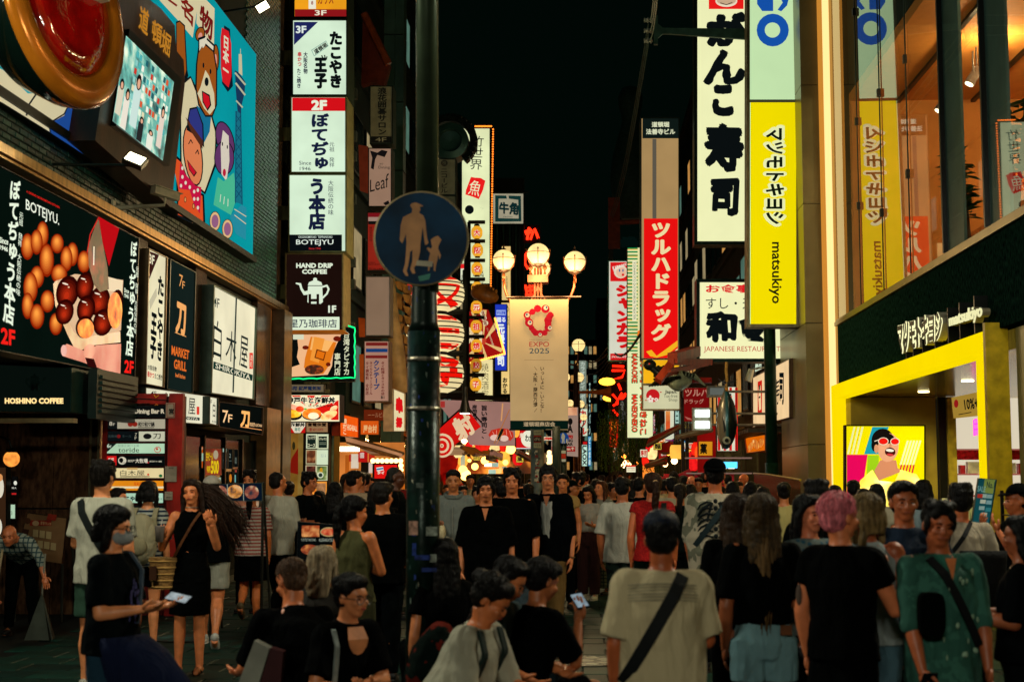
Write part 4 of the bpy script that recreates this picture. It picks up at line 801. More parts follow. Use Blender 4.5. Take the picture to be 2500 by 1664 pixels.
# yellow strips
sign('strip_sign','slim cream strip sign with tiny column of characters left of the lamp post',cE,SY(52),(704,1068,776,1485),'f0cc80',[('v','大阪名物道頓堀',(735,1300,752,1400),K),('v','かに',(732,1400,752,1440),'c03010')],'4a3418',3,.3,s=.9)
sign('strip_sign','slim cream strip sign with thick characters beside the blue vertical sign',cF,SY(50),(700,308,768,1010),'f4d080',[('v','めん処',(735,330,762,480),K,.01),('v','おかる',(710,880,750,1005),K,.05)],'4a3418',3,.3,s=.95)
sign('blue_sign','bright blue vertical sign with white lettering',cF,SY(46),(652,320,746,830),'2038b8',[('r',665,366,735,405,'a0b4e8'),('h','宗伝酒場',(668,372,732,400),'2038b8',.02),('h','廻る',(665,420,735,460),'e0e8f0',.04),('v','元禄寿司',(668,468,728,795),'e8f0f0',.05)],'18205a',4,.35,s=1.0,group=None)
sign('grill_sign','cream vertical sign with thin black characters, below the red triangular banner',cF,SY(47),(500,740,640,1062),'f0e0a0',[('v','焼肉酒家',(548,770,608,1045),'2a2418',-.005)],'3a2c18',4,.35,s=.95)
sign('lit_board','small white and red board peeking between the round sign and lanterns',cE,SY(43),(388,1200,452,1330),'e4e8c8',[('r',390,1205,425,1240,'e02020'),('h','店',(395,1285,440,1325),K)],'20241f',3,.3)
# gyoza lanterns on black gantry
gz=SY(38);ga=empty('lantern_gantry',gz(1135,900),'black steel gantry frame carrying the lanterns beside the street pole','gantry')
blk_=D('0a0c0a',.4,.5)
def bar(C,x0,y0,x1,y1,t=.07,nm='bar',s_=gz,par=None):
 a=s_(*px2(C,x0,y0));b=s_(*px2(C,x1,y1));MB().tube([a,b],t,6).build(nm,blk_,par or ga)
bar(cE,440,1080,440,1568,.09,'upright');bar(cF,432,60,428,1060,.1,'upright')
for y in(385,700,1008):bar(cF,165,y,425,y-3,.08)
for i,y in enumerate((885,1030,1178,1322)):bar(cE,450,y,578,y,.05)
bar(cE,455,885,455,1330,.05,'upright')
for i,y in enumerate((277,422,568,715,862,1010)):bar(cF,440,y,572,y,.05)
bar(cF,190,1025,745,1040,.07)
def big_lantern(C,x,y,rx,ry,ch,label,Y=37.6,stroke=None):
 s_=SY(Y);c=s_(*px2(C,x,y));e=empty('paper_lantern',c,label,'lantern','large white paper lanterns on the gantry')
 R=abs(s_(*px2(C,x+rx,y)).x-c.x);H=abs(s_(*px2(C,x,y+ry)).z-c.z)
 prof=[]
 n=22
 for i in range(n+1):
  t=-1+2*i/n;prof.append((R*(1-abs(t)**3.2*.62)*(1+.012*(-1)**i),t*H))
 MB().lathe(c,prof,seg=40).build('paper',E('f4e0a4',.95,.12,1.2),e,smooth=True)
 for i in range(1,8):
  t=-1+2*i/8;r=R*(1-abs(t)**3.2*.62)*1.02;MB().tube([(c.x+r*math.cos(a),c.y+r*math.sin(a),c.z+t*H)for a in[math.pi*1.0+math.pi*k/20 for k in range(21)]],.018,5).build('rib',D('1c140c',.5),e)
 MB().lathe(c+Vector((0,0,H)),[(R*.42,-.02),(R*.42,.08)],seg=24).build('cap',D('0c0a08',.5),e);MB().lathe(c-Vector((0,0,H)),[(R*.42,-.08),(R*.42,.02)],seg=24).build('cap',D('0c0a08',.5),e)
 # character wrapped on the paper
 m=MB();cl=_cells(ch,.03)
 def wrap(u,w,o=.03):
  a=(u-.5)*2.5;t=(w-.5)*1.74;r=R*(1-abs(t)**3.2*.62)+o;return(c.x+r*math.sin(a),c.y-r*math.cos(a),c.z+t*H)
 for v,f in cl:
  b=bmesh.new();vv=[b.verts.new((x_,y_,0))for x_,y_ in v]
  for ff in f:
   try:b.faces.new([vv[i]for i in ff])
   except ValueError:pass
  bmesh.ops.triangulate(b,faces=b.faces)
  for _ in range(2):
   ed=[e_ for e_ in b.edges if e_.calc_length()>.12]
   if ed:bmesh.ops.subdivide_edges(b,edges=ed,cuts=1)
   bmesh.ops.triangulate(b,faces=b.faces)
  b.verts.index_update();m.mat(E('e81408',1.0,samp=False));m.add([wrap(q.co.x,q.co.y)for q in b.verts],[tuple(q.index for q in fc.verts)for fc in b.faces]);b.free()
 m.build('lettering',None,e);return e
big_lantern(cF,196,240,222,142,'阪','large white lantern with a red character directly under the round road sign')
big_lantern(cF,196,545,220,145,'王','large white lantern with a red character, middle of three')
big_lantern(cF,196,855,218,148,'将','large white lantern with a red character, lowest of three')
def small_lantern(C,x,y,ch,ordn,dim=1.0):
 s_=SY(37.4);c=s_(*px2(C,x,y));R=.15;e=empty('paper_lantern',c,f'small yellow lantern with a red character, {ordn} from the top of the thin column','lantern','small yellow lanterns in a column')
 MB().lathe(c,[(R*(1-abs(-1+2*i/14)**3*.55)*(1+.015*(-1)**i),(-1+2*i/14)*.17)for i in range(15)],seg=20).build('paper',E('f0a828',.95*dim,.2,4),e,smooth=True)
 MB().lathe(c+Vector((0,0,.17)),[(.08,0),(.07,.05)],seg=12).lathe(c-Vector((0,0,.2)),[(.07,0),(.07,.03)],seg=12).build('cap',blk_,e)
 m=MB();sf_=SY(37.4-R-.02);dx=26
 for k,(b_,col)in enumerate(((.1,'f8f0d8'),(.03,'d81810'))):draw(m,C,sf_,[('h',ch,(x-dx,y-dx,x+dx,y+dx),col,b_)],lit(dim),.0+k*.012)
 m.build('lettering',None,e)
for(C,x,y,ch,o)in((cE,515,965,'大','first'),(cE,520,1100,'阪','second'),(cE,516,1243,'名','third'),(cE,516,1392,'物','fourth'),(cF,512,345,'元','fifth'),(cF,510,493,'祖','sixth'),(cF,512,640,'焼','seventh'),(cF,510,788,'餃','eighth'),(cF,506,935,'子','ninth')):small_lantern(C,x,y,ch,o,.5 if ch=='餃' else 1)
# giant dumpling
gc=SY(36.5)(*px2(cF,575,255));gy=empty('giant_dumpling',gc,'brown giant fried dumpling model jutting over the lantern column','display')
def dumpling(c,L,R_,mat,nm,par):
 m=MB();rings=[]
 for i in range(15):
  t=-1+2*i/14;r=max(.04,R_*math.sqrt(max(0,1-t*t)))
  rings.append([(c.x+t*L+0,c.y+r*.6*math.cos(a),c.z+r*math.sin(a)*(1.0 if math.sin(a)>0 else .65)+.05*math.cos(i*2.2)*.12+(-.25*t*L*.8))for a in[2*math.pi*k/16 for k in range(16)]])
 m.loft(rings);return m.build(nm,mat,par,smooth=True)
dumpling(gc,.36,.30,D('7a4a18',.4,0,.6,3,.4,8),'body',gy)
for k in range(9):MB().ell(gc+Vector((-.3+k*.075,-.05,.2+.08*math.sin(k*.4)-.012*k)),(.035,.05,.06),seg=8,rings=6).build('pleat',D('9a6424',.35,0,.5,5),gy,smooth=True)
# red sunburst banner
sbn=sign('sunburst_banner','red sunburst banner with cream rays and round seals edged with bulbs',cF,SY(41),[(405,330),(605,362),(728,695),(450,775)],'a01410',[('p',[(560,600),(565,610),(470,380),(500,372)],'e8c078'),('p',[(560,600),(565,604),(560,365),(590,365)],'e8c078'),('p',[(562,600),(566,606),(650,460),(670,500)],'e8c078'),('p',[(562,602),(562,612),(715,660),(700,690)],'e8c078'),('p',[(560,604),(552,610),(600,740),(570,748)],'e8c078'),('p',[(556,604),(552,600),(470,740),(455,700)],'e8c078'),('e',562,600,26,30,'c84028'),('h','肉拉麺',[(455,470),(560,520),(550,690),(450,640)],'f0d8a8',.06),('e',558,390,20,20,'e8d8b0'),('e',570,428,20,20,'e8d8b0'),('e',582,466,20,20,'e8d8b0'),('v','道頓堀',[(545,372),(572,372),(596,484),(570,484)],'7a1410',.02),('h','Dotonbori Kamukura Ramen',[(588,500),(598,496),(648,640),(636,645)],'e8d8b0')],'5a0c08',4,.2,s=.9,cat='banner')
m=MB()
for i in range(22):m.ell(SY(40.9)(*px2(cF,655+i*3.3,430+i*12.2)),.035,seg=6,rings=4)
for i in range(16):m.ell(SY(40.9)(*px2(cF,726-i*17,700+i*4.6)),.035,seg=6,rings=4)
m.build('bulb',E('ffa040',3),sbn,kind='stuff')
# cloth banners
def cloth(name,label,C,Y,pts4,items,col,s=None,wav=.06,on=False,nseg=14,cat='banner',tear=0):
 s_=SY(Y);P=[s_(*px2(C,*p))for p in pts4];e=empty(name,(P[0]+P[2])/2,label,cat)
 def at(u,v):return P[0]*(1-u)*(1-v)+P[1]*u*(1-v)+P[2]*u*v+P[3]*(1-u)*v+Vector((0,wav*math.sin(u*11+v*2)*(.3+.7*v)+wav*.6*math.sin(v*7+u*4),0))
 m=MB();vs=[at(i/nseg,j/nseg)for j in range(nseg+1)for i in range(nseg+1)]
 m.add(vs,[(j*(nseg+1)+i,j*(nseg+1)+i+1,(j+1)*(nseg+1)+i+1,(j+1)*(nseg+1)+i)for j in range(nseg)for i in range(nseg)])
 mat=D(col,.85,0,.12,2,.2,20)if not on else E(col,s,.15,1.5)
 o=m.build('cloth',mat,e,smooth=True)
 if items:m=MB();draw(m,C,SY(Y-wav*1.7-.02),items,(lit(s)if on else unlit),.0);m.build('print',None,e)
 return e
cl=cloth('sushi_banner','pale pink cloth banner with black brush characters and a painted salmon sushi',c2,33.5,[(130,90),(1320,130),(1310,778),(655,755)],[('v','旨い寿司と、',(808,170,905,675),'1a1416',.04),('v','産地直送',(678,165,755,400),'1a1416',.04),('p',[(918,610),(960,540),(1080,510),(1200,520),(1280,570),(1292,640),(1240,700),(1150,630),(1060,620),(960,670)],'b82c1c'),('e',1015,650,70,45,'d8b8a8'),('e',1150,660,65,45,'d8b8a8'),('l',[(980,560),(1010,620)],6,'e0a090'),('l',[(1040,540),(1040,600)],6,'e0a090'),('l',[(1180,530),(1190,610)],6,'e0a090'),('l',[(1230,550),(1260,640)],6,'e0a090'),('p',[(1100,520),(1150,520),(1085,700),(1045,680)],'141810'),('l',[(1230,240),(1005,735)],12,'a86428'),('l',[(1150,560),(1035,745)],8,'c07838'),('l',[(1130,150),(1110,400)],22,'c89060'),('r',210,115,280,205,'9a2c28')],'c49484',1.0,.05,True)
for o in cl.children:
 if o.name.startswith('cloth'):o.data.materials[0]=E('b88a80',.62,.15,1.5)
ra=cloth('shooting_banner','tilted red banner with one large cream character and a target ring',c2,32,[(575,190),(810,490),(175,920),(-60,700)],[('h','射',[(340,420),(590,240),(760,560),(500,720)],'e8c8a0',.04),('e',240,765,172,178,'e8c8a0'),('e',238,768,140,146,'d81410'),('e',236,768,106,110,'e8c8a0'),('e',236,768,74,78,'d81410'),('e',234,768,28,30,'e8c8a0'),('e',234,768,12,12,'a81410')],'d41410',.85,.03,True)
bar(c2,100,590,575,170,.02,'cord',SY(31.9),ra);bar(c2,590,175,820,430,.02,'cord',SY(31.9),ra)
# spot lamp above
p=SY(31.6)(*px2(c2,575,100));e=empty('pendant_lamp',p,'black cone pendant lamp shining on the tilted red banner','lamp');MB().lathe(p,[(.05,.3),(.06,.05),(.14,-.28),(.13,-.29)],seg=20).build('shade',D('0c0e0c',.4),e);MB().lathe(p-Vector((0,0,.3)),[(.11,0),(.11,.02)],seg=16).build('bulb',E('fff0d0',8),e)
p=SY(31.6)(*px2(c2,190,400));e=empty('spotlight',p,'small black spotlight left of the tilted red banner','spotlight');MB().lathe(p,[(.06,0),(.09,.25)],(-.5,-.5,.7),12).build('body',D('0c0e0c',.4),e);MB().lathe(p+Vector((-.5,-.5,.7)).normalized()*.25,[(.075,0),(.075,.01)],(-.5,-.5,.7),12).build('bulb',E('fff0d0',8),e)
# ================= RIGHT SIDE SIGNS =================
y30=SY(30.1)
MKX=dict();
def fat(C,text,rect,bold_out,bold_in,c_out,c_in,kind='R'):return[(kind,text,rect,c_out,bold_out),(kind,text,rect,c_in,bold_in)]
def ring(x,y,r0,r1,col,squash=1):
 n=28;return[('p',[(x+r1*math.cos(t),y+r1*squash*math.sin(t))for t in[2*math.pi*i/n for i in range(n)]],col)]
sign('tall_sign','very tall sign of white upper panel with thick blue letters above a plain yellow panel',cI,y30,(905,-260,1262,2235),'c4e4ae',[('p',[(975,0),(1100,-120),(1190,0),(1180,40),(1140,80),(1115,70),(1150,20),(1130,-20),(1085,0),(1085,78),(1010,78),(975,30)],'1450a8'),('e',1082,208,110,112,'1450a8'),('e',1080,208,53,52,'c4e4ae'),
 ('r',922,682,1250,702,'3a3a22'),('r',930,702,1245,2222,'f0dc00'),
 ('R','マツモトキヨシ',(1012,855,1180,1552),'e8eeb0',.14),('R','マツモトキヨシ',(1034,878,1160,1532),'0c1408',.03),('R','matsukiyo',(1055,1655,1145,2075),'141a08',.015)],'6a6448',20,.42,s=.95,var=.03)
y33r=SY(34.0)
sign('tall_sign','tall white sign with enormous black brush characters',cI,y33r,(545,-120,930,1672),'eef0b8',[('r',645,-60,883,64,'e81c18'),('e',765,10,75,40,'e8dcc0'),('e',765,5,66,32,'c8a888'),('l',[(725,22),(765,35),(805,20)],5,K),('h','が',(628,84,905,322),K,.07,.012),
 ('v','ん',[(600,330),(900,330),(900,590),(600,590)],K,.06,.015),('h','こ',(668,580,815,798),K,.08,.012),('h','寿',[(602,840),(890,850),(880,1180),(620,1170)],K,.065,.012),('h','司',[(658,1225),(855,1215),(845,1480),(650,1470)],K,.055,.012)],'12241e',22,.5,s=.98,var=.03)
sign('hall_sign','dark topped tall sign whose lower half is a red panel with cream katakana',cG,SY(36),(356,85,655,1935),'a88858',[('r',372,92,648,245,'0e1815'),('h','道頓堀',(442,118,576,160),'d8dcb8',.03),('h','法善寺ビル',(398,172,622,216),'d8dcb8',.03),('r',448,250,478,858,'5a5448'),('r',382,858,642,1925,'e81010'),('v','ツルハドラッグ',(435,880,590,1795),'ecd8a0',.06),('p',[(400,1875),(440,1862),(480,1908),(560,1850),(640,1790),(640,1835),(560,1900),(480,1922),(430,1910)],'f0b020'),('p',[(560,1922),(640,1850),(640,1922)],'ecd8a0')],'2a342e',9,.5,s=.97,var=.08)
sign('medicine_sign','yellow panel with one heavy black character above the tax free notice',cH,SY(36),(684,552,972,746),'f0b018',[('h','薬',(765,600,890,722),'141408',.06)],'8a8a70',8,.5)
sign('tax_free_sign','white sign with a red cherry blossom ball and tax free lettering',cH,SY(36),(684,748,975,942),'d4d2a8',[('e',765,832,52,50,'c81c20'),('e',745,842,9,12,'f0e0d0'),('e',733,856,12,9,'f0e0d0'),('e',740,872,10,12,'f0e0d0'),('e',757,872,10,12,'f0e0d0'),('e',761,856,12,9,'f0e0d0'),('e',748,858,5,5,'c81c20'),('e',790,862,14,13,'f0e0d0'),('e',790,862,5,5,'c81c20'),('e',825,806,8,4,'c81c20'),('e',712,868,8,4,'c81c20'),('h','Japan.',(857,790,950,822),'1a1a14',.02),('h','Tax-free',(848,822,952,847),'5a5a48',0),('h','Shop',(885,852,952,882),'5a5a48',0)],'8a7a58',8,.5,s=.9)
sign('theater_sign','striped pale sign with rotated theater lettering above the cream karaoke sign',cG,SY(40),(255,1078,440,1920),'ece8a8',[('r',256,1080+i*27,335,1092+i*27,'1a8848')for i in range(30)]+[('r',256,1092+i*54,335,1098+i*54,'f0b848')for i in range(15)]+[('r',294,1180,326,1640,'ece8c0'),('R','YOSHIMOTO DOTONBORI THEATER',(302,1190,318,1630),'2a4a38')],'0c1a12',3,.5,s=.95)
sign('karaoke_sign','cream karaoke sign with red rotated latin letters and red hiragana',cH,SY(40),(566,424,768,1158),'ecf0b8',[('e',665,360,24,28,'f07818'),('R','KARAOKE',(600,508,650,738),'287838',.07),('R','KARAOKE',(606,514,644,732),'e82018',.03),('R','MANEKINEKO',(600,820,650,1115),'287838',.07),('R','MANEKINEKO',(606,826,644,1108),'e82018',.03),('R','カラオケまねきねこ',(662,560,722,1135),'287838',.07),('R','カラオケまねきねこ',(668,566,716,1128),'e82018',.03)],'20301f',4,.5,s=.97,group=None)
sign('karaoke_sign','white and red karaoke sign bordered in teal bulbs, partly behind the striped sign',cG,SY(44),(108,1178,262,1948),'dcdcc8',[('r',125,1192,252,1338,'e01818'),('e',205,1265,52,50,'e8dcc0'),('e',208,1268,38,40,'f0c0a0'),('e',196,1255,5,12,'2060a0'),('e',222,1255,5,12,'2060a0'),('e',222,1288,10,10,'e02020'),('h','KARAOKE',[(140,1225),(250,1198),(250,1215),(150,1262)],'f0e8d8',.03),('v','ジャンカラ',(165,1360,300,1850),'d81418',.09),('r',125,1890,252,1940,'d81418'),('h','ジャンボカラオケ',(135,1905,250,1925),'f0e8d8',.03)],'3a6a58',8,.5,s=.9)
sign('restaurant_sign','large white sign lettered japanese restaurant with black brush characters',cH,SY(34),(1098,-60,1780,575),'f0f0b8',[('h','お食事処',(1170,-18,1640,46),'d81820',.03),('h','すし・天ぷら',(1170,86,1720,170),K,.0),('h','和食',[(1165,180),(1680,200),(1660,425),(1170,425)],K,.07,.012),('h','JAPANESE RESTAURANT',(1155,455,1740,506),'b81820',.0)],'10201c',26,.6,s=1.0,var=.03)
sign('hanging_board','dark red hanging board with pale katakana below the bird',cH,SY(35),(996,770,1198,1032),'8a1010',[('h','ツルハ',(1010,785,1190,838),'d8907a',.03),('h','ドラッグ',(1008,858,1155,895),'d8907a',.02),('p',[(1060,1020),(1195,930),(1195,960),(1110,1022)],'a05018'),('p',[(1005,990),(1050,1005),(1080,1022),(1030,1015)],'c87060')],'4a3a34',4,.12,s=.6)
sign('striped_sign','red and white vertical striped sign behind the hanging tuna',cH,SY(34.5),(1254,762,1405,1260),'e4e4c8',[('r',1262+i*44,770,1282+i*44,1252,'d81818')for i in range(4)]+[('v','本まぐろ',(1296,790,1372,1210),'e8e8d0',.11),('v','本まぐろ',(1300,796,1368,1204),K,.05)],'0c1410',5,.2,s=.9)
sxr=SXR(4.55)
sign('sushi_wall_sign','warm white slanted wall sign with brush characters and a red cartouche, behind the green pole',c4,sxr,[(950,268),(1352,62),(1355,692),(952,800)],'f0cc98',[('p',[(1004,312),(1050,292),(1050,638),(1004,655)],'c82014'),('p',[(1016,360),(1036,350),(1042,600),(1020,620),(1012,480)],'f0cc98'),('p',[(1018,350),(1032,345),(1030,400),(1020,400)],K),('p',[(1016,470),(1036,462),(1034,480),(1018,490)],K),('v','寿',[(1180,300),(1245,250),(1240,560),(1180,570)],K,.0,.01),('v','司',[(1235,190),(1292,190),(1290,560),(1235,560)],K,.03,.01)],'4a3828',6,.35,s=1.0)
sign('small_wall_sign','small white lettered sign at the upper corner of the slanted sushi sign',c4,SXR(4.5),[(975,100),(1058,70),(1060,175),(970,218)],'d0e4c8',[('l',[(985,165),(1050,140)],7,K),('l',[(990,185),(1050,160)],5,K),('h','ト',[(1010,108),(1040,98),(1040,130),(1012,142)],K,.03)],'1a241f',4,.1)
sign('food_sign','glowing orange food picture board under a ribbed eave',c4,SXR(4.4),[(872,908),(1090,872),(1092,1040),(895,1068)],'e06a08',[('e',930,1000,24,55,PHOTO(('3a1004','c86818','f8c060'),6,1),.4),('e',985,975,30,55,PHOTO(('3a1004','c86818','f8c060'),6,1),-.3),('e',1040,960,28,50,PHOTO(('3a1004','c86818','f8c060'),6,1),.3),('v','活',(950,930,970,960),'f8d890',.02)],'b05010',3,.25,s=.95)
# poster in the recess
sign('portrait_screen','bright yellow screen of a laughing person in red sunglasses',cK,SY(27.5),(426,1246,938,1900),'f0e000',[
 ('p',[(437,1435),(570,1435),(500,1900),(437,1900)],'e00858'),('p',[(600,1258),(705,1258),(640,1432),(548,1432)],'1898a8')]+[('p',[(480+i*26,1258),(492+i*26,1258),(450+i*26,1432),(438+i*26,1432)],'e8e8a0')for i in range(3)]+[('p',[(820+i*20,1345),(832+i*20,1345),(785+i*20,1500),(773+i*20,1500)],'f0eca8')for i in range(5)]+[('p',[(780+i*20,1500),(790+i*20,1500),(765+i*20,1600),(755+i*20,1600)],'d01838')for i in range(5)]+[
 ('p',[(570,1440),(640,1440),(640,1600),(560,1600)],'98c818'),('p',[(650,1470),(750,1470),(760,1520),(790,1540),(640,1600),(610,1540)],'d08860'),('p',[(520,1600),(600,1530),(640,1600),(740,1610),(780,1530),(880,1560),(930,1640),(925,1900),(480,1900)],PHOTO(('e8b030','f0d868','f4f0d8'),2,1.0)),('e',665,1345,72,76,'14100c'),('e',612,1375,20,40,'14100c'),('e',700,1390,66,92,'e0a078',.12),('e',690,1330,50,34,'14100c',.2),('e',624,1398,14,28,'d09068'),('e',712,1418,34,28,'40100c',.1),('e',710,1408,26,9,'f0ead8',.1),('e',712,1436,22,8,'c83838',.1),('e',668,1350,34,25,'d8c8b0'),('e',668,1350,28,20,'e01810'),('e',742,1352,30,24,'d8c8b0'),('e',742,1352,25,19,'e01810'),('l',[(640,1340),(612,1350)],6,'d8c8b0'),('p',[(706,1365),(716,1365),(722,1388),(704,1390)],'c88860')],'0c0c08',8,.2,s=1.0,var=0)
sign('discount_banner','cream hanging discount banner with large black percentages inside the portal',cK,SY(22),[(1105,1072),(1350,1020),(1352,1180),(1118,1205)],'c8a040',[('h','10%+7%OFF',[(1182,1085),(1400,1045),(1400,1130),(1190,1150)],K,.03),('e',1134,1110,14,26,'b02020'),('l',[(1150,1180),(1230,1165)],5,K)],'8a7028',0,.02,s=.6,cat='banner')
neon('neon_sign','pink neon lettering inside the bright shop behind the portal',cK,26.5,[([(1248,1215),(1262,1205),(1262,1310),(1250,1315),(1248,1215)],),([(1275,1205),(1290,1205),(1288,1310),(1275,1312),(1275,1205)],),([(1250,1240),(1318,1235)],),([(1250,1275),(1318,1270)],),([(1305,1200),(1300,1312)],)],'ff30a0',.015,2.5)
# shop name over the portal: raised letters on the marble
slg=SXR(5.0);lg=empty('portal_lettering',slg(*px2(cK,1000,640)),'raised white outlined shop name letters on the dark marble band','sign')
def raised(C,text,quad,bold,d0,d1,mat,nm,par,surf):
 P=[surf(*px2(C,*p))for p in quad];n=surf.n;o_=[]
 for ci,(v,f)in enumerate(cells(text,bold)):
  b=bmesh.new();vv=[b.verts.new(P[3]*(1-u)*(1-w)+P[2]*u*(1-w)+P[0]*(1-u)*w+P[1]*u*w+n*(d1+.0002*ci))for u,w in v]
  for ff in f:
   try:b.faces.new([vv[i]for i in ff])
   except ValueError:pass
  bmesh.ops.remove_doubles(b,verts=b.verts,dist=.0004)
  g=bmesh.ops.extrude_face_region(b,geom=b.faces[:]);bmesh.ops.translate(b,verts=[e for e in g['geom']if isinstance(e,bmesh.types.BMVert)],vec=n*(d0-d1))
  me=bpy.data.meshes.new(nm);b.to_mesh(me);b.free();o_.append(me)
 b=bmesh.new()
 for q in o_:b.from_mesh(q);bpy.data.meshes.remove(q)
 me=bpy.data.meshes.new(nm);b.to_mesh(me);b.free();me.materials.append(mat);o=bpy.data.objects.new(nm,me);COL.objects.link(o);link(o,par)
q1=[(765,590),(1050,515),(1050,700),(775,800)];q2=[(1092,545),(1305,468),(1302,580),(1095,640)]
raised(cK,'マツモトキヨシ',q1,.085,-.12,0,D('a8a08a',.4),'letter_body',lg,slg);raised(cK,'マツモトキヨシ',q1,.08,.0,.012,E('ece8b0',1.3),'letter_face',lg,slg);raised(cK,'マツモトキヨシ',q1,.02,.013,.02,D('14261e',.5),'letter_core',lg,slg)
raised(cK,'matsukiyo',q2,.02,-.1,0,D('8a826a',.4),'letter_body',lg,slg);raised(cK,'matsukiyo',q2,.018,.0,.012,E('ece8b0',1.0),'letter_face',lg,slg)
for x in(800,845,905,985,1070,1145,1240):a=slg(*px2(cK,x,700));MB().box(5.03,5.2,a.y-.02,a.y+.02,3.51,4.0).build('bracket',D('0c1210',.4,.5),lg)
# ================= STREET FURNITURE =================
# foreground pole with round sign
fp=empty('sign_pole',(-.9,9,0),'near blurred dark steel street pole with clamp bands and stickers','pole')
c=SY(9)(1036,700);px0=c.x
MB().tube([(px0,9,0),(px0,9,SY(9)(0,815).z)],.105,20).build('sleeve',D('0c1f1a',.3,.3,.6,8,.2,20),fp,smooth=True)
MB().lathe((px0,9,SY(9)(0,815).z),[(.105,0),(.085,.06),(.08,.3),(.07,.34)],seg=20).build('collar',D('0a1a15',.35,.3),fp,smooth=True)
MB().tube([(px0+.02,9,SY(9)(0,720).z),(px0-.02,9,8.5)],.072,20).build('shaft',D('33402f',.35,.5,.3,3),fp,smooth=True)
for yy in(882,1000):MB().lathe((px0,9,SY(9)(0,yy).z),[(.109,-.012),(.112,0),(.109,.012)],seg=24).build('band',metal('a09a88',.35),fp)
for i,(x,y,w,h,col)in enumerate(((998,1288,22,34,'b08a78'),(1040,1296,28,22,'8a9488'),(1016,1184,18,12,'5a6660'),(1050,1362,16,20,'8a948a'),(1012,1360,40,12,'1c3070'),(1030,1390,36,10,'1c3070'),(1006,1340,10,30,'203880'))):
 s_=SY(8.885);m=MB();m.flat([s_(*p)for p in rq(x,y-h/2,x+w,y+h/2)]);m.build('sticker',D(col,.7,0,.5,30),fp)
rr=random.Random(17);m=MB()
for i in range(60):
 a=rr.uniform(math.pi*1.15,math.pi*1.85);z=rr.uniform(.9,3.0);hh=rr.uniform(.004,.03);ww=rr.uniform(.02,.14);m.mat(D(rr.choice(['1c3070','203a8a','6a7a70','3a4a44','8a8a78','16302a']),.7));R0=.1062
 m.add([(px0+R0*math.cos(a+q),9+R0*math.sin(a+q),z+s_)for q,s_ in((0,0),(ww,rr.uniform(-.02,.02)),(ww,hh),(0,hh+.005))],[(0,1,2,3)])
m.build('scribble',None,fp,kind='stuff')
rs=empty('road_sign',SY(8.85)(1028,582),'round blue pedestrian road sign showing an adult and a child','road sign')
ctr=SY(8.85)(1028,582);Rr=abs(SY(8.85)(1144,582).x-ctr.x)
MB().lathe(ctr,[(Rr,-.03),(Rr*1.0,0),(Rr*.97,.006),(Rr*.965,0)],(0,-1,0),56).build('disc',D('2a3a34',.4,.5),rs)
MB().lathe(ctr,[(Rr*1.005,-.008),(Rr*1.005,.008),(Rr*.965,.012)],(0,-1,0),56).build('rim',D('9a8a66',.35,.3),rs)
m=MB();ss=SY(8.835);m.mat(D('0c3452',.55,.0,.6,2.2,.1,3,.1));m.flat([ss(1028+112*math.cos(t),582+112*math.sin(t))for t in[2*math.pi*i/48 for i in range(48)]]);m.build('face',None,rs)
cr=(600,500,.35714)
fig=[('p',[(1125,5),(1135,-10),(1165,-15),(1200,0),(1215,10),(1190,15),(1195,35),(1185,55),(1215,75),(1228,110),(1240,230),(1250,260),(1235,275),(1225,270),(1210,150),(1195,260),(1192,320),(1175,400),(1150,430),(1160,468),(1140,470),(1125,440),(1140,380),(1140,310),(1125,320),(1110,420),(1100,450),(1112,485),(1095,485),(1075,455),(1090,400),(1100,260),(1095,200),(1080,240),(1070,265),(1052,240),(1060,140),(1075,85),(1135,55),(1140,30)],'c08a58'),
  ('p',[(1245,290),(1265,300),(1275,290),(1265,240),(1290,220),(1315,212),(1338,240),(1320,275),(1315,300),(1335,345),(1325,375),(1315,340),(1310,380),(1298,430),(1298,455),(1285,450),(1285,400),(1265,400),(1255,450),(1245,455),(1248,390),(1262,330),(1238,300)],'c08a58'),('p',[(1170,380),(1280,388),(1275,425),(1165,415)],'b0a890'),('p',[(1178,490),(1265,470),(1255,510),(1190,525)],'3a8a7a')]
m=MB();draw(m,cr,ss,fig,lambda h:D(h,.5,0,.2,8),.004);m.build('pictogram',None,rs)
MB().box(px0-.09,px0+.09,8.86,8.93,ctr.z-.12,ctr.z-.08).box(px0-.09,px0+.09,8.86,8.93,ctr.z+.08,ctr.z+.12).build('bracket',metal('5a6058',.4),rs)
MB().box(px0-.02,px0+.02,8.1,9,8.0,8.04).build('bracket',metal(),fp)
